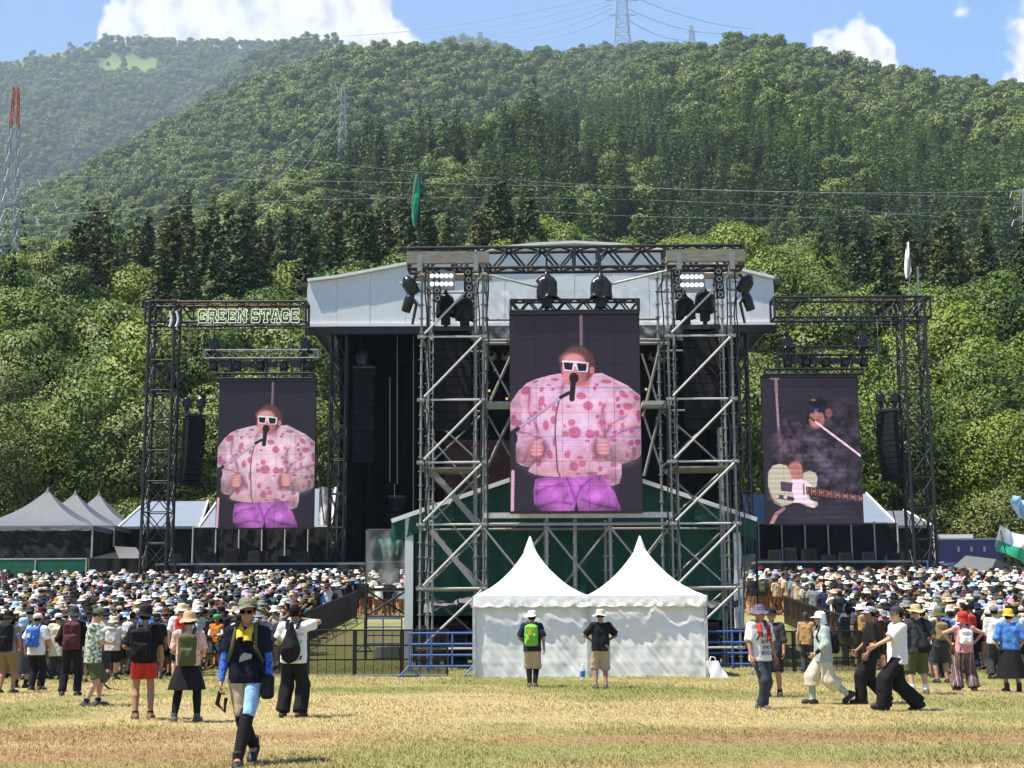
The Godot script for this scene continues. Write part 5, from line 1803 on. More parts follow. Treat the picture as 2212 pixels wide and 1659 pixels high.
	for e in [[1057, 845], [1070, 800], [1095, 862], [1395, 842], [1420, 905], [1062, 768], [1092, 768], [1410, 770], [1432, 772]]:
		k += 1
		var at := W(e[0], e[1], d + 5.0 + (k % 3))
		var big: bool = e[1] < 780
		var lp := thing("stage_lamp", "%s stage lamp hanging in the dark, %s of the middle screen" % ["domed grey" if big else ["small warm", "small white", "small amber"][k % 3], "left" if e[0] < 1240 else "right"], "lamp", at, 0, "lamps hanging in the dark stage")
		var b := MB.new()
		var s := 1.6 if big else 1.0
		b.lathe([Vector2(0, 0.18 * s), Vector2(0.16 * s, 0.12 * s), Vector2(0.19 * s, -0.08 * s), Vector2(0.1 * s, -0.22 * s), Vector2(0, -0.25 * s)], 10, Transform3D(Basis(Vector3.RIGHT, 1.2), at))
		wpart("housing", b.done(), M.steel if big else M.black_steel, lp)
		b = MB.new()
		b.blob(at + Vector3(0, 0.0, 0.2 * s), Vector3.ONE * 0.075 * s, 4, 8)
		wpart("light_bulb", b.done(), M.lamp_warm if not big else M.lens, lp)
		rod(lp, "hanger", at, at + Vector3(0, 1.0, 0), 0.02, M.black_steel)
	# stage loudspeakers and hung gear on the left of the stage
	line_array("tall dark loudspeaker column hanging in the left of the stage opening", W(786, 800, d + 2.0), 1.12, 0.42, 12, 0.8, 0.03, 0.1)
	bag_hoist("grey-bagged hoist over the tall loudspeaker column in the stage opening", W(781, 770, d + 2.0), 1.2, 2.4, 91)
	line_array("small curved loudspeaker group hanging low in the stage opening", W(852, 1078, d + 3.0), 0.9, 0.34, 4, 0.6, 0.9, 0.5)
	for e in [[842, 1040, 815], [852, 1045, 1075], [893, 700, 1140], [858, 690, 1045]]:
		var cb := thing("rigging_chain", "thin rigging line hanging at %d o'clock height in the stage opening" % 3, "chain", W(e[0], e[2], d + 2), 0, "rigging lines in the stage")
		cb.set_meta("label", ["rigging line to the left of the low loudspeaker group", "rigging line above the low loudspeaker group", "long rigging line beside the scaffold tower", "long rigging line in the stage opening"][[842, 852, 893, 858].find(e[0])])
		rod(cb, "line", W(e[0], minf(e[1], e[2]), d + 2), W(e[0], maxf(e[1], e[2]), d + 2), 0.025, M.steel)

# ---------- wings: decks, drapes and frame tents beside the stage ----------
func build_wings() -> void:
	var specs := [
		{"side": "left", "u0": 336.0, "u1": 788.0, "deck": 1216.0, "skirt": 1252.0, "w0": 418.0, "w1": 716.0, "wt": 1139.0},
		{"side": "right", "u0": 1634.0, "u1": 2004.0, "deck": 1211.0, "skirt": 1262.0, "w0": 1638.0, "w1": 1938.0, "wt": 1131.0},
	]
	for s in specs:
		var d := 71.8
		var o := thing("wing_stage", "low black draped side deck to the " + s.side + " of the main stage", "stage", on_ground((s.u0 + s.u1) * 0.5, 1250, d))
		var y := Wy((s.u0 + s.u1) * 0.5, s.deck, d)
		var x0 := Wx(s.u0, s.deck, d)
		var x1 := Wx(s.u1, s.deck, d)
		block(o, "deck", Vector3((x0 + x1) * 0.5, y - 0.06, -d - 3.5), Vector3(x1 - x0, 0.12, 7.0), M.steel)
		drape(o, "skirt", Vector3(x0, y - 0.1, -d + 0.06), Vector3(x1, y - 0.1, -d + 0.06), Vector3(x1, field_y(-d) - 0.1, -d + 0.1), Vector3(x0, field_y(-d) - 0.1, -d + 0.1), 0.1, M.black_cloth, 0.7, s.u0, 70, 6)
		# black backcloth between poles
		var db := 77.0
		var yt := Wy((s.w0 + s.w1) * 0.5, s.wt, db)
		var xw0 := Wx(s.w0, 1170, db)
		var xw1 := Wx(s.w1, 1170, db)
		var n := 6
		for k in n:
			var xa := lerpf(xw0, xw1, float(k) / n)
			var xb := lerpf(xw0, xw1, (k + 1.0) / n)
			drape(o, "backcloth", Vector3(xa, yt, -db), Vector3(xb, yt, -db), Vector3(xb, y - 0.05, -db), Vector3(xa, y - 0.05, -db), 0.16, M.black_cloth, 0.0, k * 5.0 + s.u0, 16, 10)
			rod(o, "pole", Vector3(xa, y, -db + 0.18), Vector3(xa, yt + 0.1, -db + 0.18), 0.04, M.bright_steel)
		rod(o, "pole", Vector3(xw1, y, -db + 0.18), Vector3(xw1, yt + 0.1, -db + 0.18), 0.04, M.bright_steel)
		rod(o, "top_pole", Vector3(xw0, yt, -db + 0.18), Vector3(xw1, yt, -db + 0.18), 0.04, M.steel)
		# stage gear on the deck
		var rng := rngs(int(s.u0))
		for k in 7:
			var u: float = lerpf(s.u0 + 30, s.u1 - 50, (k + rng.randf() * 0.6) / 7.0)
			var p := Vector3(Wx(u, s.deck, 74.0), y, -74.0 - rng.randf() * 1.5)
			var hh := rng.randf_range(0.35, 0.95)
			var g := thing("stage_gear", "black %s number of gear on the %s side deck" % ["", s.side], "amplifier", p, rng.randf_range(-0.4, 0.4), "black gear on the side decks")
			g.set_meta("label", "%s black amplifier box on the deck %s of the main stage" % ["low" if hh < 0.6 else "tall", s.side])
			var b := MB.new()
			b.prism(PackedVector2Array([Vector2(-0.35, 0), Vector2(0.35, 0), Vector2(0.32, hh), Vector2(-0.32, hh)]), -0.28, 0.28)
			part("cabinet", b.done(), M.black_paint, g)
			b = MB.new()
			b.box(Vector3(0, hh * 0.5, 0.29), Vector3(0.5, hh * 0.7, 0.02))
			part("grille_cloth", b.done(), M.grille, g)
	frame_tent("pale blue-grey frame tent nearest the left video screen", 430.0, 716.0, 1056.0, 1138.0, 80.5, true)
	frame_tent("pale blue-grey frame tent behind the left lattice tower", 256.0, 432.0, 1083.0, 1138.0, 84.0, true)
	frame_tent("pale blue-grey frame tent behind the right video screen", 1616.0, 1936.0, 1067.0, 1131.0, 80.5, false)
	frame_tent("low dark grey frame tent behind the right lattice tower", 1930.0, 2016.0, 1103.0, 1136.0, 84.0, false)
	# white tarp at the end of the left tent
	var wt := thing("white_tarpaulin", "white tarpaulin hanging at the right end of the left frame tent", "tarpaulin", W(702, 1135, 79.5))
	drape(wt, "sheet", W(690, 1052, 79.6), W(717, 1052, 79.6), W(717, 1136, 79.6), W(687, 1134, 79.6), 0.12, M.pvc_white, 0.5, 7.0, 10, 14)
	# grey pagoda tents at the far left
	for e in [[100.0, 1052.0, 77.5, 3.5, "leftmost"], [160.0, 1058.0, 81.0, 3.2, "middle"], [211.0, 1060.0, 84.5, 3.0, "rightmost"]]:
		var c := W(e[0], 1135, e[2] + 3.0)
		var base := field_y(-e[2])
		var ev := Wy(e[0], 1136, e[2])
		pagoda("grey_tent", e[4] + " of three grey pagoda tents with black walls", "grey pagoda tents left of the stage", c.x - e[3], c.x + e[3], -e[2], 6.0, base, ev, Wy(e[0], e[1] + 6, e[2] + 3.0), M.pvc_grey, 2.6, M.black_cloth, false, e[0], 0.12)
	# small black canopy beside them
	var q := thing("black_canopy", "small black ridge canopy with closed sides left of the lattice tower", "canopy", on_ground(250, 1235, 74.0))
	var cz := -74.0
	var ca := W(192, 1206, 74.0)
	var cb := W(310, 1206, 74.0)
	var cp := W(252, 1180, 75.5)
	var ry := Wy(252, 1178, 74)
	var b := MB.new()
	var fl := Vector3(ca.x, Wy(250, 1206, 74), cz)
	var fr := Vector3(cb.x, fl.y, cz)
	var rl := Vector3(Wx(237, 1180, 74), ry, cz - 0.8)
	var rr := Vector3(Wx(270, 1180, 74), ry, cz - 2.2)
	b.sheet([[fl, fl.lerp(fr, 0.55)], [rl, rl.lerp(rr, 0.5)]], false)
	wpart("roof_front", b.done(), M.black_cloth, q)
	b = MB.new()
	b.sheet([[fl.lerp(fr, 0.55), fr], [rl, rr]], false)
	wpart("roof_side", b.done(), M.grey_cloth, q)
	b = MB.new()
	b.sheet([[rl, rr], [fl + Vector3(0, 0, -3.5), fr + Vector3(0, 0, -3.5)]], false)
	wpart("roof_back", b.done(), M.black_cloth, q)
	drape(q, "wall", fl, fr, Vector3(fr.x, field_y(cz), cz), Vector3(fl.x, field_y(cz), cz), 0.1, M.black_cloth, 0.7, 3.0, 24, 8)
	for p in [fl, fr]:
		rod(q, "post", Vector3(p.x, field_y(cz), cz - 0.05), p + Vector3(0, 0, -0.05), 0.03, M.steel)
	# green hoarding
	for k in 3:
		var u0: float = [-90.0, -8.0, 79.0][k]
		var u1: float = [-10.0, 77.0, 187.0][k]
		var h := thing("green_hoarding", "dark green hoarding board, %s one at the far left edge of the crowd" % ["hidden outer", "left", "right"][k], "fence", on_ground((u0 + u1) * 0.5, 1230, 73.0), 0, "green hoardings")
		var x0 := Wx(u0, 1220, 73.0)
		var x1 := Wx(u1, 1220, 73.0)
		var y1 := Wy(90, 1208, 73.0)
		block(h, "board", Vector3((x0 + x1) * 0.5, (y1 + field_y(-73.0)) * 0.5, -73.0), Vector3(x1 - x0, y1 - field_y(-73.0), 0.05), M.green_board)
		beam(h, "cap_rail", Vector3(x0, y1 + 0.02, -73.0), Vector3(x1, y1 + 0.02, -73.0), 0.09, 0.06, M.bright_steel)
		rod(h, "post", Vector3(x1, field_y(-73.0), -72.96), Vector3(x1, y1, -72.96), 0.035, M.bright_steel)

func frame_tent(label: String, u0: float, u1: float, vr: float, ve: float, d: float, left: bool) -> void:
	var o := thing("frame_tent", label, "tent", on_ground((u0 + u1) * 0.5, 1230, d), 0, "frame tents beside the stage")
	var um := (u0 + u1) * 0.5
	var x0 := Wx(u0, ve, d)
	var x1 := Wx(u1, ve, d)
	var ye := Wy(um, ve, d)
	var yr := Wy(um, vr, d + 2.5)
	var zr := -d - 2.5
	var inset := 1.0
	var dark := "dark" in label
	var m: Material = M.pvc_grey if dark else M.pvc_blue_grey
	var xa := x0 + (inset if left else 0.1)
	var xb := x1 - (0.1 if left else inset)
	var n := maxi(1, roundi((x1 - x0) / 2.4))
	for k in n:
		var f0 := float(k) / n
		var f1 := (k + 1.0) / n
		var b := MB.new()
		b.sheet([[Vector3(lerpf(x0, x1, f0) + 0.004, ye, -d), Vector3(lerpf(x0, x1, f1) - 0.004, ye, -d)], [Vector3(lerpf(xa, xb, f0) + 0.004, yr, zr), Vector3(lerpf(xa, xb, f1) - 0.004, yr, zr)]], false)
		wpart("roof_panel", b.done(), m, o)
	var b2 := MB.new()
	b2.sheet([[Vector3(xa, yr, zr), Vector3(xb, yr, zr)], [Vector3(x0, ye, zr - 2.5), Vector3(x1, ye, zr - 2.5)]], false)
	wpart("roof_back", b2.done(), m, o)
	for e in [[x0, xa], [x1, xb]]:
		rod(o, "hip_pole", Vector3(e[0], ye, -d + 0.04), Vector3(e[1], yr + 0.04, zr), 0.07, M.white_paint)
		rod(o, "leg", Vector3(e[0], field_y(-d), -d + 0.05), Vector3(e[0], ye, -d + 0.05), 0.06, M.bright_steel)
	beam(o, "eave_beam", Vector3(x0, ye - 0.05, -d), Vector3(x1, ye - 0.05, -d), 0.12, 0.16, M.pvc_grey)
	drape(o, "wall", Vector3(x0, ye - 0.1, -d - 0.3), Vector3(x1, ye - 0.1, -d - 0.3), Vector3(x1, field_y(-d), -d - 0.3), Vector3(x0, field_y(-d), -d - 0.3), 0.14, M.black_cloth, 0.9, u0, 40, 8)

# ---------- side lattice towers, trusses, screens and lamps ----------
func build_sides() -> void:
	var d := 72.0
	for s in ["left", "right"]:
		var L: bool = s == "left"
		var u0 := 320.0 if L else 1956.0
		var u1 := 374.0 if L else 2003.0
		var vt := 655.0 if L else 645.0
		var vb := 1232.0 if L else 1216.0
		var o := thing("lattice_tower", "black lattice tower standing on the far " + s + " of the stage", "tower", on_ground((u0 + u1) * 0.5, 1225, d))
		var c := W((u0 + u1) * 0.5, 950, d)
		mast(o, Vector3(c.x, field_y(-d), -d), Wy((u0 + u1) * 0.5, vt, d), (u1 - u0) / FOC * d * 1.02, 1.25, 1.5, 0.08, 0.028, M.black_steel)
		# raking props at the foot
		for k in 2:
			var x := c.x + (0.6 if k == 0 else -0.6)
			rod(o, "prop", Vector3(x, field_y(-d) + 5.0, -d + 0.6), Vector3(x + (0.9 if L else -0.9) * (1 - k), field_y(-d), -d + 1.0), 0.05, M.black_steel)
		# outrigger truss to the stage roof
		var a0 := 320.0 if L else 1669.0
		var a1 := 664.0 if L else 2004.0
		var t := thing("side_truss", "black box truss running from the %s lattice tower to the stage roof" % s, "truss", W((a0 + a1) * 0.5, 690, d))
		var ya := (Wy((a0 + a1) * 0.5, vt, d) + Wy((a0 + a1) * 0.5, vt + 46, d)) * 0.5
		truss(t, Vector3(Wx(a0, 680, d), ya, -d), Vector3(Wx(a1, 680, d), ya, -d), 1.1, 1.05, 1.5, 0.065, 0.03, M.black_steel)
		for k in 5:
			var x := lerpf(Wx(a0, 680, d), Wx(a1, 680, d), (k + 0.5) / 5.0)
			rod(t, "upright", Vector3(x, ya - 0.52, -d + 0.55), Vector3(x, ya + 0.52, -d + 0.55), 0.045, M.black_steel)
		beam(t, "orange_strap", Vector3(Wx(a0 + (40 if L else 120), 680, d), ya + 0.5, -d + 0.3), Vector3(Wx(a1 - (30 if L else 40), 680, d), ya + 0.42, -d + 0.2), 0.06, 0.05, M.strap_orange)
		# tie cable under the truss
		rod(t, "tie_cable", Vector3(Wx(a0, 680, d), ya - 0.85, -d), Vector3(Wx(a1, 680, d), ya - 0.75, -d), 0.03, M.black_steel)
		# lamp truss
		var b0 := 443.0 if L else 1680.0
		var b1 := 688.0 if L else 1889.0
		var bv := 766.0 if L else 758.0
		var lt := thing("lamp_truss", "thin silver truss of lamps hanging above the %s video screen" % s, "truss", W((b0 + b1) * 0.5, bv, d - 0.3))
		var yl := Wy((b0 + b1) * 0.5, bv, d - 0.3)
		truss(lt, Vector3(Wx(b0, bv, d - 0.3), yl, -d + 0.3), Vector3(Wx(b1, bv, d - 0.3), yl, -d + 0.3), 0.42, 0.42, 0.7, 0.03, 0.016, M.steel if L else M.black_steel)
		var n := 9
		for k in n:
			var u := lerpf(b0 + 20, b1 - 24, k / (n - 1.0))
			par_lamp("%s lamp from the left under the %s lamp truss" % [["first", "second", "third", "fourth", "fifth", "sixth", "seventh", "eighth", "ninth"][k], s], Vector3(Wx(u, bv, d - 0.3), yl - 0.2, -d + 0.3), 0.66, k % 2 == 1)
		for u in [b0 + 20, b1 - 28]:
			bag_hoist("black rain-bagged hoist on the %s lamp truss, %s end" % [s, "left" if u < (b0 + b1) * 0.5 else "right"], W(u, bv - 22, d - 0.3), 0.85, 1.6, int(u))
		for k in 3:
			var u := lerpf(b0 + 60, b1 - 60, k / 2.0)
			rod(lt, "hanging_line", Vector3(Wx(u, bv, d), yl, -d + 0.3), Vector3(Wx(u, bv, d), ya - 0.5, -d + 0.3), 0.018, M.black_steel)
		# screen with its truss
		var s0 := 470.0 if L else 1649.0
		var s1 := 680.0 if L else 1859.0
		var sv0 := 825.0 if L else 816.0
		var sv1 := 1140.0 if L else 1131.0
		video_screen("upright video screen on the left showing a singer in a pink spotted jacket" if L else "upright video screen on the right showing a guitarist in black", s0, sv0, s1, sv1, d - 0.6, singer_picture(0.0) if L else guitarist_picture(), 5, 8, 0.6 if L else 0.72)
		var st := thing("screen_truss", "black truss along the top of the %s video screen" % s, "truss", W((s0 + s1) * 0.5, sv0 - 6, d - 0.6))
		truss(st, Vector3(Wx(s0, sv0, d), Wy(s0 + 100, sv0 - 9, d), -d + 0.5), Vector3(Wx(s1, sv0, d), Wy(s0 + 100, sv0 - 9, d), -d + 0.5), 0.34, 0.26, 0.5, 0.03, 0.02, M.black_steel)
		for k in 3:
			var u := lerpf(s0 + 30, s1 - 24, k / 2.0)
			rod(st, "drop_arm", Vector3(Wx(u, sv0, d), Wy(u, sv0 - 6, d), -d + 0.5), Vector3(Wx(u, sv0, d), yl - 0.2, -d + 0.4), 0.08, M.black_paint)
		# loudspeaker hang
		var au := 419.0 if L else 1917.0
		var av := 903.0 if L else 892.0
		line_array("curved black loudspeaker hang between the lattice tower and the %s video screen" % s, W(au, av, d - 0.2), 0.98, 0.285, 12, 0.75, 0.5, 0.75 if L else -0.7)
		for k in 2:
			var uu: float = au - 15 + 30 * k
			bag_hoist("hoist %s over the %s loudspeaker hang" % [["on the left", "on the right"][k], s], W(uu, av - 36, d - 0.2), 0.62, 1.4, int(uu))
			var ln := thing("rigging_chain", "rigging line %s of the %s loudspeaker hang" % [["on the left", "on the right"][k], s], "chain", W(uu, av - 40, d - 0.2), 0, "rigging lines of the side loudspeakers")
			rod(ln, "line", W(uu, av - 40, d - 0.2), Vector3(Wx(uu, av - 40, d - 0.2), ya - 0.5, -d + 0.2), 0.02, M.steel)
	# guy lines
	for e in [[665.0, 790.0, 700.0, 1130.0, "left"], [1862.0, 800.0, 1935.0, 1130.0, "right"]]:
		var g := thing("guy_line", "slack black cable falling beside the " + e[4] + " video screen", "cable", W(e[2], e[3], 72.5))
		rod(g, "strand", W(e[0], e[1], 72.5), W(e[2], e[3], 72.5), 0.03, M.black_steel)
	# bundle of white cable at the head of the left tower
	var cb := thing("cable_coil", "white and black cable coils slung at the head of the left lattice tower", "cable", W(376, 690, 71.2))
	for k in 4:
		var b := MB.new()
		var pts := []
		var rr := []
		for q in 9:
			var f := q / 8.0
			pts.append(W(366 + k * 7 + 5 * sin(f * PI), 672 + f * 34, 71.1 - 0.05 * k))
			rr.append(0.06)
		b.limb(pts, rr, 6)
		wpart("coil", b.done(), M.white_paint if k % 2 == 0 else M.black_plastic, cb)
	# lit sign
	build_sign()

# neon outline letters on the left truss
func build_sign() -> void:
	var o := thing("stage_sign", "outlined neon letters reading GREEN STAGE on the left truss", "sign", W(537, 697, 71.3))
	var glyph := {
		"G": [[[10, 3.4], [10, 5], [8.6, 7], [1.4, 7], [0, 5.6], [0, 1.4], [1.4, 0], [8.6, 0], [10, 1.4], [10, 3.8], [5.4, 3.8], [5.4, 2.6], [7, 2.6], [7, 1.8], [3, 1.8], [3, 5.2], [7, 5.2], [7, 4.6], [10, 4.6]]],
		"R": [[[0, 0], [3.6, 0], [3.6, 1.4], [3, 1.4], [3, 2.6], [5, 2.6], [6.6, 0], [10, 0], [10, 1.4], [9, 1.4], [8, 3], [9.6, 4], [9.6, 6], [8.4, 7], [0, 7], [0, 5.6], [0.8, 5.6], [0.8, 1.4], [0, 1.4]], [[3, 4], [6.4, 4], [6.4, 5.4], [3, 5.4]]],
		"E": [[[0, 0], [9, 0], [9, 2.4], [7, 2.4], [7, 1.6], [3.2, 1.6], [3.2, 2.8], [6, 2.8], [6, 4.2], [3.2, 4.2], [3.2, 5.4], [7, 5.4], [7, 4.6], [9, 4.6], [9, 7], [0, 7], [0, 5.6], [0.8, 5.6], [0.8, 1.4], [0, 1.4]]],
		"N": [[[0, 0], [3.6, 0], [3.6, 1.4], [3, 1.4], [3, 4.4], [7, 0], [9.6, 0], [9.6, 5.6], [10.4, 5.6], [10.4, 7], [6.4, 7], [6.4, 5.6], [7.2, 5.6], [7.2, 3], [3.4, 7], [0, 7], [0, 5.6], [0.8, 5.6], [0.8, 1.4], [0, 1.4]]],
		"S": [[[0, 0], [8.6, 0], [9.8, 1.2], [9.8, 3.2], [8.6, 4.3], [3, 4.3], [3, 5.4], [6.8, 5.4], [6.8, 4.8], [9.6, 4.8], [9.6, 7], [1.2, 7], [0, 5.8], [0, 3.8], [1.2, 2.8], [6.8, 2.8], [6.8, 1.6], [3, 1.6], [3, 2.3], [0, 2.3]]],
		"T": [[[2.6, 0], [7.4, 0], [7.4, 1.4], [6.6, 1.4], [6.6, 5.4], [7.8, 5.4], [7.8, 4.4], [10, 4.4], [10, 7], [0, 7], [0, 4.4], [2.2, 4.4], [2.2, 5.4], [3.4, 5.4], [3.4, 1.4], [2.6, 1.4]]],
		"A": [[[0, 0], [4, 0], [4, 1.4], [3.3, 1.4], [3.6, 2.2], [6.6, 2.2], [6.9, 1.4], [6.2, 1.4], [6.2, 0], [10.4, 0], [10.4, 1.4], [9.6, 1.4], [7, 7], [3.2, 7], [0.7, 1.4], [0, 1.4]], [[4.2, 3.5], [6, 3.5], [5.1, 5.4]]],
	}
	var d := 71.35
	var x := Wx(428, 683, d)
	var x1 := Wx(650, 683, d)
	var y := Wy(540, 697, d)
	var h := Wy(540, 668, d) - y
	var text := "GREEN STAGE"
	var total := 0.0
	for ch in text:
		total += 4.0 if ch == " " else 11.0
	var sc := (x1 - x) / total
	for ch in text:
		if ch == " ":
			x += 4.0 * sc
			continue
		var b := MB.new()
		for loop in glyph[ch]:
			for k in loop.size():
				var p = loop[k]
				var q = loop[(k + 1) % loop.size()]
				b.tube(Vector3(x + p[0] * sc, y + p[1] * h / 7.0, -d), Vector3(x + q[0] * sc, y + q[1] * h / 7.0, -d), 0.014, 5)
		wpart("neon_letter", b.done(), M.neon, o)
		x += 11.0 * sc
	for k in 2:
		rod(o, "mount_rail", Vector3(Wx(428, 683, d), y + h * (0.2 + 0.6 * k), -d - 0.07), Vector3(x1, y + h * (0.2 + 0.6 * k), -d - 0.07), 0.02, M.black_steel)

# ---------- far right yard, flags, pylons, wires, ridge details ----------
func flag_cloth(parent: Node, called: String, rows: Array, m: Material, d: float, amp: float, sd: float) -> void:
	# rows: left and right picture points from top to bottom
	var g := []
	for r in rows:
		var row := []
		for q in 15:
			var f := q / 14.0
			var p := W(lerpf(r[0], r[2], f), lerpf(r[1], r[3], f), d)
			p.z += amp * sin(f * 7.0 + r[1] * 0.05 + sd) + amp * 0.5 * sin(f * 13.0 + sd * 3.0)
			row.append(p)
		g.append(row)
	var b := MB.new()
	b.sheet(g, true)
	wpart(called, b.done(), m, parent)

func build_far() -> void:
	# green flag on the tower
	var o := thing("green_flag", "limp green flag on a pole above the left end of the top truss", "flag", W(905, 530, 42.5))
	rod(o, "pole", W(906, 535, 42.5), W(905, 380, 42.5), 0.045, M.black_steel)
	flag_cloth(o, "cloth", [[898, 376, 905, 377], [894, 400, 906, 396], [890, 425, 907, 420], [888, 445, 906, 440], [889, 465, 902, 462], [893, 490, 898, 488]], M.flag_green, 42.4, 0.12, 1.0)
	# white flag and weather mast on the right tower
	o = thing("white_flag", "limp white flag on a pole above the right lattice tower", "flag", W(1962, 645, 72))
	rod(o, "pole", W(1965, 648, 72), W(1961, 522, 72), 0.04, M.steel)
	flag_cloth(o, "cloth", [[1959, 524, 1962, 524], [1957, 545, 1966, 545], [1955, 570, 1968, 568], [1954, 590, 1967, 586], [1956, 602, 1962, 600]], M.pvc_white, 71.9, 0.15, 2.0)
	o = thing("weather_mast", "thin instrument mast on top of the right lattice tower", "mast", W(1982, 645, 72))
	rod(o, "pole", W(1983, 648, 72), W(1982, 575, 72), 0.05, M.bright_steel)
	rod(o, "stay", W(1974, 645, 72), W(1982, 605, 72), 0.02, M.steel)
	var b := MB.new()
	b.blob(W(1982, 571, 72), Vector3(0.14, 0.12, 0.14), 5, 8)
	wpart("sensor", b.done(), M.bright_steel, o)
	rod(o, "cross_arm", W(1978, 590, 72), W(1987, 588, 72), 0.025, M.steel)
	# flags carried in the right crowd
	o = thing("green_white_flag", "white and green flag waved on a pole over the right crowd", "flag", on_ground(2160, 1300, 58.0))
	rod(o, "pole", on_ground(2196, 1300, 58.0) + Vector3(0, 1.0, 0), W(2157, 1128, 58.0), 0.02, M.black_steel)
	flag_cloth(o, "white_half", [[2158, 1135, 2230, 1165], [2156, 1150, 2226, 1180], [2154, 1164, 2220, 1192]], M.flag_white, 58.0, 0.2, 1.5)
	flag_cloth(o, "green_half", [[2154, 1164, 2220, 1192], [2153, 1178, 2218, 1205], [2160, 1190, 2222, 1222]], M.flag_green, 58.0, 0.2, 1.5)
	o = thing("pale_blue_flag", "pale blue cloth flag at the right edge above the crowd", "flag", on_ground(2205, 1300, 56.0))
	rod(o, "pole", on_ground(2225, 1300, 56.0) + Vector3(0, 1.0, 0), W(2222, 1068, 56.0), 0.02, M.steel)
	flag_cloth(o, "cloth", [[2188, 1070, 2225, 1082], [2178, 1086, 2228, 1095], [2184, 1100, 2232, 1112], [2196, 1116, 2238, 1128]], M.flag_blue, 56.0, 0.25, 3.0)
	# navy lorry with white roof gear
	o = thing("navy_lorry", "long navy blue lorry parked behind the right lattice tower", "lorry", on_ground(2100, 1240, 84.0))
	var x0 := Wx(2026, 1180, 84.0)
	var x1 := Wx(2165, 1180, 84.0)
	var y1 := Wy(2100, 1166, 84.0)
	var y0 := field_y(-84.0)
	block(o, "cargo_body", Vector3((x0 + x1) * 0.5, (y1 + y0 + 0.9) * 0.5, -85.2), Vector3(x1 - x0, y1 - y0 - 0.9, 2.4), M.navy_paint)
	block(o, "roof_rail", Vector3((x0 + x1) * 0.5, y1 + 0.05, -84.1), Vector3(x1 - x0, 0.1, 0.2), M.steel)
	block(o, "roof_box", Vector3(Wx(2055, 1160, 84), y1 + 0.2, -85.0), Vector3(2.6, 0.26, 1.8), M.white_paint)
	for k in 4:
		block(o, "side_vent", Vector3(lerpf(x0 + 1.2, x1 - 0.3, k / 3.0), y1 - 0.55, -83.98), Vector3(0.12, 0.28, 0.06), M.steel)
	for k in 3:
		b = MB.new()
		b.tube(Vector3(x0 + 0.9 + k * 1.2, y0 + 0.45, -84.4), Vector3(x0 + 0.9 + k * 1.2, y0 + 0.45, -84.0), 0.45, 16)
		wpart("wheel", b.done(), M.rubber, o)
	# white open-topped box trailer behind
	o = thing("box_trailer", "white box trailer with its dark hatch propped open behind the lorry", "trailer", on_ground(2150, 1240, 88.0))
	block(o, "body", Vector3(Wx(2160, 1160, 88), (Wy(2150, 1161, 88) + y0) * 0.5, -89.0), Vector3(2.2, Wy(2150, 1161, 88) - y0, 2.0), M.white_paint)
	b = MB.new()
	b.quad(W(2131, 1118, 88), W(2140, 1118, 88), W(2136, 1161, 88), W(2136, 1161, 88))
	wpart("hatch_side", b.done(), M.white_paint, o)
	b = MB.new()
	b.quad(W(2136, 1160, 87.9), W(2168, 1160, 87.9), W(2168, 1118, 87.2), W(2139, 1118, 87.2))
	wpart("hatch", b.done(), M.grey_cloth, o)
	# blue van nose in front of the lorry
	var vp := on_ground(2070, 1240, 78.5)
	o = thing("blue_van", "blue van with a curved windscreen parked behind the black screen cloth", "van", vp)
	var prof := PackedVector2Array([Vector2(-1.7, 0.35), Vector2(1.7, 0.35), Vector2(1.75, 1.0), Vector2(1.65, 1.75), Vector2(1.35, 1.95), Vector2(-0.6, 2.0), Vector2(-1.15, 1.75), Vector2(-1.75, 0.95)])
	b = MB.new()
	b.prism(prof, -0.85, 0.85)
	part("body", b.done(), M.blue_van, o)
	b = MB.new()
	b.prism(PackedVector2Array([Vector2(-1.5, 1.1), Vector2(1.5, 1.1), Vector2(1.45, 1.7), Vector2(-0.95, 1.72)]), 0.86, 0.88)
	part("window", b.done(), M.glass_dark, o)
	for k in [-1.1, 1.1]:
		b = MB.new()
		b.tube(Vector3(k, 0.34, 0.7), Vector3(k, 0.34, 0.9), 0.34, 14)
		part("wheel", b.done(), M.rubber, o)
	for k in [-1.0, 0.3]:
		b = MB.new()
		b.box(Vector3(k, 2.03, 0), Vector3(0.08, 0.06, 1.6))
		part("roof_bar", b.done(), M.bright_steel, o)
	# black canopy and screen cloth by the right crowd
	o = thing("black_canopy", "dark ridge canopy with a sunlit grey roof over the right edge of the crowd", "canopy", on_ground(2120, 1270, 68.0))
	var e0 := W(2060, 1224, 68.0)
	var e1 := W(2136, 1240, 67.0)
	var r0 := W(2086, 1200, 69.5)
	var r1 := W(2152, 1208, 69.5)
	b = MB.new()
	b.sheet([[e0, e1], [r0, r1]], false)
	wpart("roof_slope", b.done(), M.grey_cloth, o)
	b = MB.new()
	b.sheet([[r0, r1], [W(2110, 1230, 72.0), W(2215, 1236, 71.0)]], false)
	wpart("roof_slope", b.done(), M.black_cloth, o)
	b = MB.new()
	b.face3(e1, W(2215, 1236, 69.0), r1)
	wpart("gable", b.done(), M.black_cloth, o)
	for p in [W(2136, 1240, 67.0), W(2212, 1236, 69.0)]:
		rod(o, "post", Vector3(p.x, field_y(p.z), p.z), p, 0.04, M.steel)
	drape(o, "side_flap", W(2136, 1238, 67.0), W(2215, 1236, 69.0), on_ground(2215, 1270, 69.0), on_ground(2150, 1270, 67.0), 0.2, M.black_cloth, 0.8, 2.0, 20, 8)
	o = thing("screen_cloth", "long black screen cloth slung on posts behind the right crowd", "screen", on_ground(2060, 1270, 69.5))
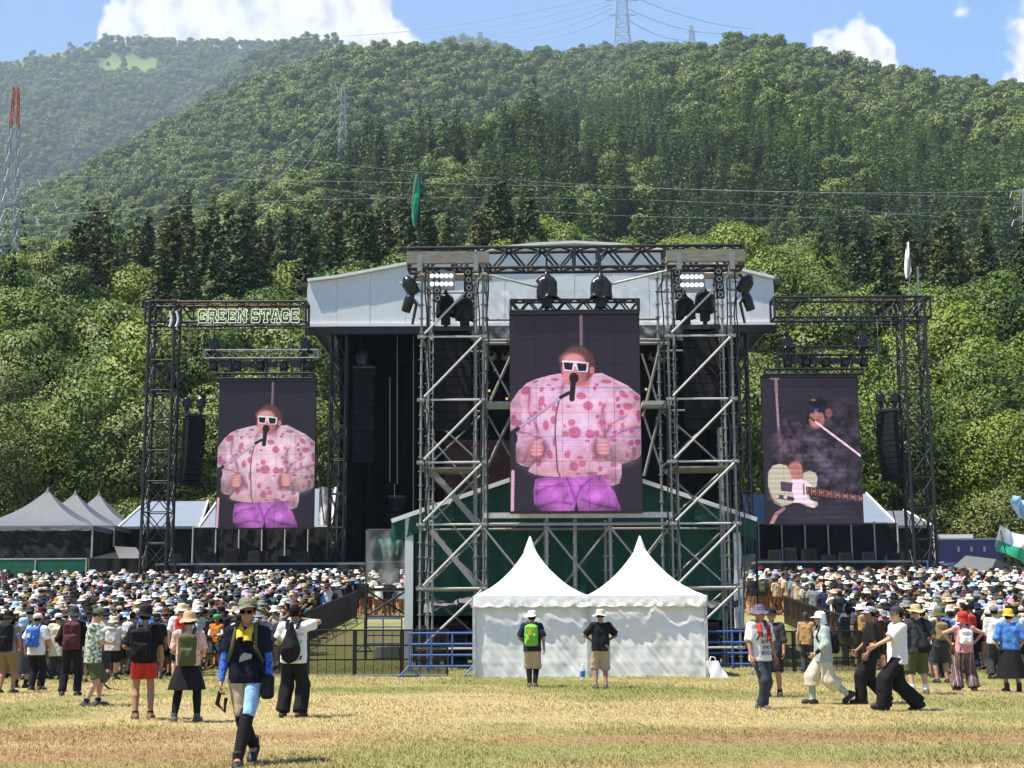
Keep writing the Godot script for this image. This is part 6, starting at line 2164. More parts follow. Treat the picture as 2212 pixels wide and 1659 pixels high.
	drape(o, "cloth", W(2004, 1212, 69.6), W(2134, 1244, 69.0), on_ground(2134, 1270, 69.0), on_ground(2004, 1270, 69.6), 0.14, M.black_cloth, 0.5, 6.0, 40, 8)
	rod(o, "post", on_ground(2004, 1260, 69.5), W(2004, 1210, 69.5), 0.05, M.blue_paint)
	rod(o, "post", on_ground(2134, 1260, 69.0), W(2134, 1242, 69.0), 0.04, M.steel)
	pylons()

func pylon(label: String, u: float, v0: float, v1: float, d: float, w0: float, w1: float, arms: Array, red: bool, m: Material, rc := 0.16) -> void:
	var o := thing("power_pylon", label, "pylon", W(u, v0, d), 0, "power pylons")
	var base := W(u, v0, d)
	var h := Wy(u, v1, d) - base.y
	var lv := 9
	var prev := []
	for k in lv + 1:
		var f := float(k) / lv
		var w := lerpf(w0, w1, pow(f, 0.75)) * 0.5
		var y := base.y + h * f
		var c := [Vector3(base.x - w, y, -d + w), Vector3(base.x + w, y, -d + w), Vector3(base.x + w, y, -d - w), Vector3(base.x - w, y, -d - w)]
		var mm: Material = M.pylon_red if red and (k > lv - 2) else m
		if k > 0:
			for s in 4:
				beam(o, "leg", prev[s], c[s], rc * 2, rc * 2, mm)
				beam(o, "brace", prev[s], c[(s + 1) % 4], rc, rc, mm)
				beam(o, "brace", prev[(s + 1) % 4], c[s], rc, rc, mm)
				beam(o, "strut", c[s], c[(s + 1) % 4], rc, rc, mm)
		prev = c
	for a in arms:
		var y: float = base.y + h * a[0]
		for s in [-1.0, 1.0]:
			var tip := Vector3(base.x + s * a[1], y, -d)
			beam(o, "cross_arm", Vector3(base.x + s * w1 * 0.4, y + rc * 6, -d), tip, rc * 1.4, rc * 1.4, m)
			beam(o, "cross_arm", Vector3(base.x + s * w1 * 0.4, y - rc * 5, -d), tip, rc * 1.4, rc * 1.4, m)
			beam(o, "insulator", tip, tip + Vector3(s * 0.6, -1.2, 0.5), rc * 1.3, rc * 1.3, M.bright_steel)

func wire(label: String, pts: Array, r: float, m: Material) -> void:
	var o := thing("power_line", label, "wire", pts[0], 0, "power lines over the valley")
	var b := MB.new()
	var rr := []
	for p in pts:
		rr.append(r)
	b.limb(pts, rr, 4)
	wpart("wire", b.done(), m, o)

func span(a: Vector3, b: Vector3, sag: float) -> Array:
	var out := []
	for k in 17:
		var f := k / 16.0
		var p := a.lerp(b, f)
		p.y -= sag * 4.0 * f * (1.0 - f)
		out.append(p)
	return out

func pylons() -> void:
	pylon("large lattice pylon on the ridge above the stage", 1345, 100, -60, 690.0, 8.5, 3.5, [[0.42, 7.0], [0.62, 8.5], [0.82, 7.0]], false, M.pylon_grey, 0.13)
	pylon("tiny lattice pylon farther along the right ridge", 1494, 104, 56, 980.0, 7.0, 2.0, [[0.7, 4.0]], false, M.pylon_grey, 0.15)
	pylon("slim lattice pylon on the middle spur of the hill", 740, 352, 186, 470.0, 3.6, 0.9, [[0.72, 4.0], [0.86, 3.4]], false, M.pylon_grey, 0.09)
	pylon("tall lattice pylon with a red top at the left edge", 14, 575, 190, 175.0, 2.5, 0.6, [[0.27, 3.4], [0.36, 5.6], [0.48, 3.4]], true, M.pylon_grey, 0.05)
	pylon("lattice pylon at the right edge of the picture", 2230, 560, 405, 210.0, 2.6, 1.0, [[0.55, 2.4], [0.78, 2.0], [0.95, 2.4]], false, M.pylon_grey, 0.07)
	var k := 0
	for e in [[[1300, 0], [740, 82]], [[1318, 10], [880, 75]], [[1320, 18], [1010, 80]], [[1322, 26], [1085, 85]], [[1330, 40], [1120, 92]]]:
		k += 1
		wire("%s faint power line sloping left from the ridge pylon" % ["topmost", "second", "third", "fourth", "lowest"][k - 1], span(W(e[0][0], e[0][1] - 8, 690), W(e[1][0], e[1][1] - 4, 900), 4.0), 0.16, M.wire_far)
	k = 0
	for e in [[[1362, -10], [1630, 62]], [[1358, 20], [1570, 72]], [[1360, 45], [1500, 85]]]:
		k += 1
		wire("%s faint power line sloping right from the ridge pylon" % ["topmost", "middle", "lowest"][k - 1], span(W(e[0][0], e[0][1], 690), W(e[1][0], e[1][1], 900), 4.0), 0.16, M.wire_far)
	k = 0
	for e in [[[20, 250], [735, 355], [2212, 412]], [[70, 380], [735, 392], [2212, 428]], [[110, 290], [735, 412], [2212, 445]], [[60, 470], [735, 430], [2190, 482]]]:
		k += 1
		var a := W(e[0][0], e[0][1], 178.0)
		var b := W(e[2][0], e[2][1], 208.0)
		var mid := W(e[1][0], e[1][1], 185.0)
		var pts := []
		for q in 25:
			var f := q / 24.0
			var g: float = (735.0 - e[0][0]) / (e[2][0] - e[0][0])
			var la := (f - g) * (f - 1.0) / ((0.0 - g) * (0.0 - 1.0))
			var lb := f * (f - 1.0) / (g * (g - 1.0))
			var lc := f * (f - g) / (1.0 - g)
			pts.append(a * la + mid * lb + b * lc)
		wire("%s pale power line crossing in front of the wooded hill" % ["topmost", "second", "third", "lowest"][k - 1], pts, 0.019, M.wire_near)
	k = 0
	for e in [[40, 225, 735, 205], [60, 300, 738, 222], [30, 410, 742, 240], [90, 470, 745, 260]]:
		k += 1
		wire("%s pale power line rising to the slim pylon on the spur" % ["topmost", "second", "third", "lowest"][k - 1], span(W(e[0] + 380, e[1] + 190, 300), W(e[2], e[3], 470), 5.0), 0.03, M.wire_near)
	# lift station and mast on the far ridge
	var o := thing("lift_hut", "pale flat-roofed hut on the far left ridge", "hut", W(342, 88, 1540))
	block(o, "walls", W(343, 87, 1540), Vector3(24, 4, 8), M.roof_sheet)
	block(o, "roof", W(343, 84, 1540), Vector3(27, 1, 9), M.white_paint)
	o = thing("lift_mast", "small ski lift mast on the far left ridge", "mast", W(315, 90, 1540))
	for u in [313.0, 318.0]:
		beam(o, "leg", W(u, 92, 1540), W(u, 74, 1540), 0.8, 0.8, M.pylon_grey)
	beam(o, "cross_arm", W(309, 75, 1540), W(322, 75, 1540), 0.9, 0.9, M.pylon_grey)

func extra_materials() -> void:
	var m := mat("lamp_white", Color(0.7, 0.7, 0.7), 0.3)
	m.emission_enabled = true
	m.emission = Color(1, 1, 1)
	m.emission_energy_multiplier = 0.8
	m = mat("lamp_warm", Color(0.7, 0.6, 0.4), 0.3)
	m.emission_enabled = true
	m.emission = Color(1.0, 0.85, 0.5)
	m.emission_energy_multiplier = 0.5
	m = mat("neon", Color(0.75, 0.78, 0.7), 0.3)
	m.emission_enabled = true
	m.emission = Color(0.97, 1.0, 0.9)
	m.emission_energy_multiplier = 0.3
	mat("lens", Color(0.4, 0.37, 0.3), 0.15, 0.6, 0.5)
	mat("eave_brown", Color(0.06, 0.045, 0.035), 0.7)
	tri_mat("backdrop_print", noise_tex(0.012, Color(0.05, 0.016, 0.012), Color(0.14, 0.05, 0.035), 256, 51), 0.12, 0.7, true)
	mat("strap_orange", Color(0.4, 0.15, 0.04), 0.7)
	mat("flag_green", Color(0.0, 0.32, 0.17), 0.8)
	mat("flag_white", Color(0.72, 0.72, 0.74), 0.8)
	mat("flag_blue", Color(0.3, 0.5, 0.68), 0.8)
	for k in ["flag_green", "flag_white", "flag_blue"]:
		M[k].backlight_enabled = true
		M[k].backlight = Color(0.5, 0.5, 0.5)
	mat("blue_van", Color(0.05, 0.1, 0.24), 0.25, 0, 0.6)
	mat("pylon_grey", Color(0.3, 0.33, 0.36), 0.6, 0.3)
	mat("pylon_red", Color(0.45, 0.08, 0.04), 0.6)
	mat("wire_far", Color(0.32, 0.4, 0.5), 0.8)
	mat("wire_near", Color(0.62, 0.62, 0.6), 0.5, 0.3)
	mat("bag_white", Color(0.8, 0.8, 0.82), 0.4)
	var bb := mat("bottle_blue", Color(0.55, 0.7, 0.82), 0.1)
	bb.albedo_color.a = 0.5
	bb.transparency = BaseMaterial3D.TRANSPARENCY_ALPHA

func more() -> void:
	kit()
	extra_materials()
	build_tower()
	build_mixing_tent()
	build_white_tents()
	build_fences()
	build_stage()
	build_wings()
	build_sides()
	build_far()
	wardrobe()
	build_people()
	build_crowd()
	build_grass()

# ---------- bodies: distance fields meshed as surface nets ----------
class Fld:
	var o: Vector3
	var c: float
	var nx: int
	var ny: int
	var nz: int
	var v := PackedFloat32Array()

	func _init(lo: Vector3, hi: Vector3, cell: float) -> void:
		c = cell
		o = lo - Vector3.ONE * cell * 2.0
		nx = int((hi.x - lo.x) / cell) + 5
		ny = int((hi.y - lo.y) / cell) + 5
		nz = int((hi.z - lo.z) / cell) + 5
		v.resize(nx * ny * nz)
		v.fill(9.0)

	func _span(lo: Vector3, hi: Vector3) -> Array:
		var a := ((lo - o) / c).floor()
		var b := ((hi - o) / c).ceil()
		return [maxi(0, int(a.x)), mini(nx - 1, int(b.x)), maxi(0, int(a.y)), mini(ny - 1, int(b.y)), maxi(0, int(a.z)), mini(nz - 1, int(b.z))]

	func cone(a: Vector3, b: Vector3, ra: float, rb: float, k := 0.02, flat := false, squash := 1.0) -> void:
		var m := maxf(ra, rb) + c * 2.0 + k
		var e := b
		var ab := b - a
		var dir := ab.normalized()
		if flat:
			e = b + dir * rb
			ab = e - a
			rb = rb + (rb - ra) * 0.0
		var l2 := maxf(ab.length_squared(), 1e-9)
		var s := _span(a.min(e) - Vector3.ONE * m, a.max(e) + Vector3.ONE * m)
		var dr := rb - ra
		for z in range(s[4], s[5] + 1):
			for y in range(s[2], s[3] + 1):
				var i: int = (z * ny + y) * nx + s[0]
				var p := o + Vector3(s[0], y, z) * c - a
				for x in range(s[0], s[1] + 1):
					var t := clampf(p.dot(ab) / l2, 0.0, 1.0)
					var q := p - ab * t
					q.z *= squash
					var d := q.length() - (ra + dr * t)
					if flat:
						d = maxf(d, (p + a - b).dot(dir))
					var w := v[i]
					var h := k - absf(w - d)
					w = minf(w, d)
					if h > 0.0:
						w -= h * h / (4.0 * k)
					v[i] = w
					i += 1
					p.x += c

	func ell(at: Vector3, r: Vector3, k := 0.02, bx := Basis()) -> void:
		var mr := maxf(r.x, maxf(r.y, r.z))
		var m := Vector3.ONE * (mr + c * 2.0 + k)
		var inv := bx.transposed()
		var s := _span(at - m, at + m)
		var ms := minf(r.x, minf(r.y, r.z))
		for z in range(s[4], s[5] + 1):
			for y in range(s[2], s[3] + 1):
				var i: int = (z * ny + y) * nx + s[0]
				for x in range(s[0], s[1] + 1):
					var p := inv * (o + Vector3(x, y, z) * c - at)
					var l := (p / r).length()
					var d := (l - 1.0) * (p.length() / maxf(l, 1e-4)) if l > 0.05 else -ms
					var w := v[i]
					var h := k - absf(w - d)
					w = minf(w, d)
					if h > 0.0:
						w -= h * h / (4.0 * k)
					v[i] = w
					i += 1

	func rbox(at: Vector3, half: Vector3, r: float, k := 0.02, bx := Basis()) -> void:
		var m := Vector3.ONE * (half.length() + r + c * 2.0 + k)
		var inv := bx.transposed()
		var s := _span(at - m, at + m)
		for z in range(s[4], s[5] + 1):
			for y in range(s[2], s[3] + 1):
				var i: int = (z * ny + y) * nx + s[0]
				for x in range(s[0], s[1] + 1):
					var q := (inv * (o + Vector3(x, y, z) * c - at)).abs() - half
					var d := q.max(Vector3.ZERO).length() + minf(maxf(q.x, maxf(q.y, q.z)), 0.0) - r
					var w := v[i]
					var h := k - absf(w - d)
					w = minf(w, d)
					if h > 0.0:
						w -= h * h / (4.0 * k)
					v[i] = w
					i += 1

	func cut(at: Vector3, nn: Vector3) -> void:
		for z in nz:
			for y in ny:
				var i: int = (z * ny + y) * nx
				for x in nx:
					if v[i] < c * 2.0:
						v[i] = maxf(v[i], (o + Vector3(x, y, z) * c - at).dot(nn))
					i += 1

	func wrinkle(nz_: FastNoiseLite, amp: float, fr: float, sd: float) -> void:
		for z in nz:
			for y in ny:
				var i: int = (z * ny + y) * nx
				for x in nx:
					if absf(v[i]) < c * 2.5:
						var p := o + Vector3(x, y, z) * c
						v[i] += amp * nz_.get_noise_3d(p.x * fr + sd, p.y * fr * 0.8, p.z * fr)
					i += 1

	func mesh(b: MB) -> void:
		var sx := 1
		var sy := nx
		var sz := nx * ny
		var at := {}
		for z in nz - 1:
			for y in ny - 1:
				var i: int = z * sz + y * sy
				for x in nx - 1:
					var a := v[i]
					if a < c * 2.2 and a > -c * 2.2:
						var q0 := v[i + 1]
						var q1 := v[i + sy]
						var q2 := v[i + sy + 1]
						var q3 := v[i + sz]
						var q4 := v[i + sz + 1]
						var q5 := v[i + sz + sy]
						var q6 := v[i + sz + sy + 1]
						var n := int(a < 0) + int(q0 < 0) + int(q1 < 0) + int(q2 < 0) + int(q3 < 0) + int(q4 < 0) + int(q5 < 0) + int(q6 < 0)
						if n > 0 and n < 8:
							var p := Vector3.ZERO
							var m := 0
							if (a < 0) != (q0 < 0): p += Vector3(a / (a - q0), 0, 0); m += 1
							if (q1 < 0) != (q2 < 0): p += Vector3(q1 / (q1 - q2), 1, 0); m += 1
							if (q3 < 0) != (q4 < 0): p += Vector3(q3 / (q3 - q4), 0, 1); m += 1
							if (q5 < 0) != (q6 < 0): p += Vector3(q5 / (q5 - q6), 1, 1); m += 1
							if (a < 0) != (q1 < 0): p += Vector3(0, a / (a - q1), 0); m += 1
							if (q0 < 0) != (q2 < 0): p += Vector3(1, q0 / (q0 - q2), 0); m += 1
							if (q3 < 0) != (q5 < 0): p += Vector3(0, q3 / (q3 - q5), 1); m += 1
							if (q4 < 0) != (q6 < 0): p += Vector3(1, q4 / (q4 - q6), 1); m += 1
							if (a < 0) != (q3 < 0): p += Vector3(0, 0, a / (a - q3)); m += 1
							if (q0 < 0) != (q4 < 0): p += Vector3(1, 0, q0 / (q0 - q4)); m += 1
							if (q1 < 0) != (q5 < 0): p += Vector3(0, 1, q1 / (q1 - q5)); m += 1
							if (q2 < 0) != (q6 < 0): p += Vector3(1, 1, q2 / (q2 - q6)); m += 1
							var g := Vector3(q0 + q2 + q4 + q6 - a - q1 - q3 - q5, q1 + q2 + q5 + q6 - a - q0 - q3 - q4, q3 + q4 + q5 + q6 - a - q0 - q1 - q2)
							at[i] = b.put(o + (Vector3(x, y, z) + p / m) * c, g.normalized())
					i += 1
		for i in at:
			var neg := v[i] < 0
			for ax in 3:
				var s: int = [sx, sy, sz][ax]
				if neg == (v[i + s] < 0):
					continue
				var t: int = [sy, sz, sx][ax]
				var w: int = [sz, sx, sy][ax]
				if not (at.has(i - t) and at.has(i - w) and at.has(i - t - w)):
					continue
				var q0: int = at[i]
				var q1: int = at[i - t]
				var q2: int = at[i - t - w]
				var q3: int = at[i - w]
				if neg:
					b.tri(q0, q2, q1); b.tri(q0, q3, q2)
				else:
					b.tri(q0, q1, q2); b.tri(q0, q2, q3)

var cloth_noise := FastNoiseLite.new()
var skin_mats := []
var cloths := {}

func bend(a: Vector3, b: Vector3, l1: float, l2: float, pole: Vector3) -> Vector3:
	var ab := b - a
	var d := minf(ab.length(), (l1 + l2) * 0.999)
	var dir := ab.normalized()
	var x := (l1 * l1 - l2 * l2 + d * d) / (2.0 * d)
	var h := sqrt(maxf(0.0, l1 * l1 - x * x))
	var pp := (pole - dir * pole.dot(dir)).normalized()
	return a + dir * x + pp * h

# joints of a figure of 1.72 m, facing +z
func joints(q: Dictionary) -> Dictionary:
	var lean: float = q.get("lean", 0.0)
	var twist: float = q.get("twist", 0.0)
	var drop: float = q.get("drop", 0.0)
	var sway: float = q.get("sway", 0.0)
	var pel := Vector3(sway, 0.93 - drop, q.get("shift", 0.0))
	var up := Basis(Vector3.UP, twist) * Basis(Vector3.RIGHT, lean)
	var j := {"pel": pel, "up": up}
	j.chest = pel + up * Vector3(0, 0.34, 0)
	j.neck = pel + up * Vector3(0, 0.53, -0.01)
	var hb := up * Basis(Vector3.UP, q.get("look", 0.0)) * Basis(Vector3.RIGHT, q.get("nod", 0.0))
	j.hb = hb
	j.head = j.neck + up * Vector3(0, 0.05, 0.0) + hb * Vector3(0, 0.11, 0.02)
	var feet: Array = q.get("feet", [[0.12, 0.0, 0.0], [-0.12, 0.0, 0.0]])
	var hands: Array = q.get("hands", [[0.27, 0.86, 0.05], [-0.27, 0.86, 0.05]])
	j.hip = []; j.knee = []; j.ank = []; j.toe = []; j.sho = []; j.elb = []; j.wri = []
	for k in 2:
		var s := 1.0 if k == 0 else -1.0
		var hip := pel + Vector3(0.085 * s, -0.03, 0)
		var ank := Vector3(feet[k][0], 0.085 + feet[k][2], feet[k][1])
		j.hip.append(hip)
		j.knee.append(bend(hip, ank, 0.435, 0.425, Vector3(0.12 * s, 0, 1)))
		j.ank.append(ank)
		var pitch: float = feet[k][3] if feet[k].size() > 3 else 0.0
		var out: float = feet[k][4] if feet[k].size() > 4 else 0.16 * s
		j.toe.append(ank + Basis(Vector3.UP, out) * Basis(Vector3.RIGHT, pitch) * Vector3(0, -0.055, 0.16))
		var sho: Vector3 = pel + up * Vector3(0.175 * s, 0.475, -0.01)
		var wri := Vector3(hands[k][0], hands[k][1], hands[k][2])
		j.sho.append(sho)
		var pole: Vector3 = up * Vector3(0.55 * s, -0.35, -0.8)
		if hands[k].size() > 3:
			pole = Vector3(hands[k][3], hands[k][4], hands[k][5])
		if sho.distance_to(wri) > 0.53:
			wri = sho + (wri - sho).normalized() * 0.53
		j.wri.append(wri)
		j.elb.append(bend(sho, wri, 0.285, 0.25, pole))
	return j

func body_mesh(j: Dictionary, cell: float, fine: float, q: Dictionary) -> ArrayMesh:
	var b := MB.new()
	var f := Fld.new(Vector3(-0.75, 0.0, -0.7), Vector3(0.75, 1.6, 0.7), cell)
	for k in 2:
		var s := 1.0 if k == 0 else -1.0
		f.cone(j.hip[k], j.knee[k], 0.08, 0.056, 0.04)
		var calf: Vector3 = j.knee[k].lerp(j.ank[k], 0.3) - Vector3(0, 0, 0.012)
		f.cone(j.knee[k], calf, 0.055, 0.058, 0.02)
		f.cone(calf, j.ank[k], 0.058, 0.038, 0.02)
		f.cone(j.ank[k], j.toe[k], 0.04, 0.034, 0.02)
		f.cone(j.sho[k], j.elb[k], 0.052, 0.041, 0.03)
		f.cone(j.elb[k], j.wri[k], 0.041, 0.028, 0.015)
		f.cone(j.chest + j.up * Vector3(0.07 * s, 0.02, 0), j.pel + Vector3(0.055 * s, 0.03, 0), 0.084, 0.078, 0.06)
		f.cone(j.neck + j.up * Vector3(0, -0.04, 0), j.sho[k], 0.055, 0.05, 0.05)
	f.cone(j.neck, j.head, 0.052, 0.05, 0.02)
	f.mesh(b)
	# head and face
	var hb: Basis = j.hb
	var h: Vector3 = j.head
	var g := Fld.new(h - Vector3(0.15, 0.2, 0.16), h + Vector3(0.15, 0.16, 0.18), fine)
	g.cone(j.neck, h + hb * Vector3(0, -0.06, -0.02), 0.054, 0.052, 0.02)
	g.ell(h + hb * Vector3(0, 0.025, -0.012), Vector3(0.076, 0.098, 0.092), 0.02, hb)
	g.ell(h + hb * Vector3(0, -0.045, 0.022), Vector3(0.056, 0.07, 0.062), 0.03, hb)
	g.cone(h + hb * Vector3(0, 0.008, 0.086), h + hb * Vector3(0, -0.03, 0.1), 0.009, 0.014, 0.012)
	g.cone(h + hb * Vector3(-0.03, 0.022, 0.072), h + hb * Vector3(0.03, 0.022, 0.072), 0.012, 0.012, 0.015)
	g.cone(h + hb * Vector3(-0.018, -0.064, 0.078), h + hb * Vector3(0.018, -0.064, 0.078), 0.007, 0.007, 0.008)
	g.ell(h + hb * Vector3(0, -0.1, 0.062), Vector3(0.02, 0.016, 0.016), 0.02, hb)
	for s in [-1.0, 1.0]:
		g.ell(h + hb * Vector3(0.078 * s, -0.005, -0.008), Vector3(0.012, 0.032, 0.02), 0.006, hb)
		g.ell(h + hb * Vector3(0.036 * s, -0.028, 0.06), Vector3(0.022, 0.018, 0.02), 0.02, hb)
	g.mesh(b)
	# hands with five fingers
	var curls: Array = q.get("curl", [0.5, 0.5])
	for k in 2:
		var s := 1.0 if k == 0 else -1.0
		var w: Vector3 = j.wri[k]
		var dir: Vector3 = (w - j.elb[k]).normalized()
		var pn: Vector3 = (Vector3(-s, 0, 0.1) - dir * dir.dot(Vector3(-s, 0, 0.1))).normalized()
		if absf(dir.x) > 0.8:
			pn = Vector3(0, -1, 0)
			pn = (pn - dir * pn.dot(dir)).normalized()
		var side := dir.cross(pn).normalized()
		if side.dot(Vector3(0, 0, 1)) < 0:
			side = -side
		var hf := Fld.new(w - Vector3(0.17, 0.2, 0.17), w + Vector3(0.17, 0.2, 0.17), fine * 0.85)
		hf.cone(w - dir * 0.03, w + dir * 0.02, 0.028, 0.026, 0.012)
		for n in 4:
			var off := side * (0.03 - n * 0.02)
			hf.cone(w + dir * 0.015 + off * 0.6, w + dir * 0.085 + off, 0.015, 0.0115, 0.014)
			var l: float = [0.068, 0.078, 0.072, 0.055][n]
			var cu: float = curls[k]
			var d1: Vector3 = (dir * cos(cu) + pn * sin(cu)).normalized()
			var d2: Vector3 = (dir * cos(cu * 2.1) + pn * sin(cu * 2.1)).normalized()
			var p1: Vector3 = w + dir * 0.088 + off * 1.06
			hf.cone(p1, p1 + d1 * l * 0.52, 0.0105, 0.0095, 0.004)
			hf.cone(p1 + d1 * l * 0.52, p1 + d1 * l * 0.52 + d2 * l * 0.5, 0.0095, 0.0078, 0.004)
		var t0: Vector3 = w + dir * 0.025 + side * 0.03
		var t1: Vector3 = t0 + (dir * 0.6 + side * 0.6 + pn * 0.4).normalized() * 0.045
		hf.cone(t0, t1, 0.015, 0.012, 0.012)
		hf.cone(t1, t1 + (dir * 0.85 + side * 0.1 + pn * 0.5).normalized() * 0.035, 0.0115, 0.0088, 0.004)
		hf.mesh(b)
	return b.done()

func top_mesh(j: Dictionary, cell: float, q: Dictionary) -> ArrayMesh:
	var t: Dictionary = q.top
	var f := Fld.new(Vector3(-0.7, 0.5, -0.65), Vector3(0.7, 1.6, 0.65), cell)
	var x: float = t.get("loose", 0.02) * 0.85
	var sl: float = t.get("sleeve", 0.5)
	var hem: float = t.get("hem", 0.86)
	var up: Basis = j.up
	for k in 2:
		var s := 1.0 if k == 0 else -1.0
		f.cone(j.chest + up * Vector3(0.07 * s, 0.03, 0), j.pel + Vector3(0.066 * s, hem - 0.93, 0.0), 0.104 + x * 0.7, 0.108 + x, 0.06)
		f.cone(j.neck + up * Vector3(0.03 * s, -0.035, 0), j.sho[k], 0.06, 0.06 + x * 0.5, 0.05)
		if sl > 0.0:
			var a: Vector3 = j.sho[k]
			var e: Vector3 = j.elb[k]
			if sl <= 0.55:
				f.cone(a, a.lerp(e, sl / 0.55), 0.06 + x * 0.6, 0.055 + x * 1.1, 0.04, true)
			else:
				f.cone(a, e, 0.06 + x * 0.6, 0.048 + x * 0.8, 0.04)
				f.cone(e, e.lerp(j.wri[k], (sl - 0.55) / 0.45), 0.048 + x * 0.8, 0.038 + x * 0.6, 0.03, true)
	if t.has("hood"):
		f.ell(j.neck + up * Vector3(0, 0.0, -0.09), Vector3(0.13, 0.08, 0.07), 0.03)
	f.wrinkle(cloth_noise, 0.018, 6.0, q.get("u", 0.0))
	f.cut(j.pel + Vector3(0, hem - 0.93, 0), Vector3(0, -1, 0))
	f.cut(j.neck + up * Vector3(0, 0.03, 0), up * Vector3(0, 1, -0.25))
	var b := MB.new()
	f.mesh(b)
	return b.done()

func bottom_mesh(j: Dictionary, cell: float, q: Dictionary) -> ArrayMesh:
	var t: Dictionary = q.bottom
	var b := MB.new()
	var x: float = t.get("loose", 0.02)
	var end: float = t.get("end", 0.1)
	if t.kind == "skirt":
		var g := []
		var n := 28
		var c: Vector3 = j.pel
		var feet: Vector3 = (j.ank[0] + j.ank[1]) * 0.5
		for r in 12:
			var f := r / 11.0
			var row := []
			for k in n + 1:
				var an := TAU * k / n
				var w := lerpf(0.155, 0.155 + x * 4.0, pow(f, 0.8)) * (1.0 + 0.07 * f * sin(an * 7.0 + 1.0) + 0.03 * f * sin(an * 3.0))
				var cx := lerpf(c.x, feet.x, f * 0.6)
				var cz := lerpf(c.z, feet.z, f * 0.6)
				row.append(Vector3(cx + cos(an) * w, lerpf(0.98, end, f), cz + sin(an) * w * 0.82))
			g.append(row)
		b.sheet(g, true)
		return b.done()
	var f := Fld.new(Vector3(-0.55, 0.0, -0.75), Vector3(0.55, 1.1, 0.75), cell)
	for k in 2:
		if t.has("only") and t.only != k:
			continue
		var s := 1.0 if k == 0 else -1.0
		f.cone(j.pel + Vector3(0.06 * s, 0.08, 0), j.hip[k], 0.105 + x * 0.4, 0.1 + x * 0.4, 0.05)
		var h: Vector3 = j.hip[k]
		var kn: Vector3 = j.knee[k]
		var an: Vector3 = j.ank[k]
		var flare: float = t.get("flare", 0.0)
		if end > kn.y:
			var e := h.lerp(kn, clampf((h.y - end) / maxf(h.y - kn.y, 0.05), 0.2, 1.0))
			f.cone(h, e, 0.092 + x * 0.5, 0.068 + x + flare, 0.02, true)
		else:
			f.cone(h, kn, 0.092 + x * 0.5, 0.064 + x + flare * 0.4, 0.025)
			var e := kn.lerp(an, clampf((kn.y - end) / maxf(kn.y - an.y + 0.03, 0.05), 0.1, 1.06))
			f.cone(kn, e, 0.066 + x + flare * 0.4, 0.056 + x * 1.1 + flare, 0.03, true)
	f.wrinkle(cloth_noise, 0.016, 5.5, q.get("u", 0.0) + 40.0)
	f.cut(j.pel + Vector3(0, 0.1, 0), Vector3(0, 1, 0))
	if t.has("only"):
		f.cut(j.pel, Vector3(-1 if t.only == 0 else 1, 0, 0))
	f.mesh(b)
	return b.done()

func tube_mesh(pts: Array, rad: Array) -> ArrayMesh:
	var b := MB.new()
	b.limb(pts, rad, 12)
	return b.done()

func shoe_mesh(j: Dictionary, k: int, cell: float, high: float) -> ArrayMesh:
	var a: Vector3 = j.ank[k]
	var t: Vector3 = j.toe[k]
	var f := Fld.new(a.min(t) - Vector3(0.1, 0.1, 0.12), a.max(t) + Vector3(0.1, 0.12, 0.12), cell)
	var d: Vector3 = (t - a)
	var flat := Vector3(d.x, 0, d.z).normalized()
	var down := (d.cross(flat.cross(Vector3.UP))).normalized()
	if down.y > 0:
		down = -down
	var sole: Vector3 = a + down * 0.05
	f.cone(sole - flat * 0.05, t + flat * 0.01, 0.052, 0.05, 0.02)
	f.cone(sole, t.lerp(a, 0.2), 0.046, 0.046, 0.03)
	f.cone(sole, a + Vector3(0, high, 0), 0.054, 0.056, 0.02, true)
	var b := MB.new()
	f.mesh(b)
	return b.done()

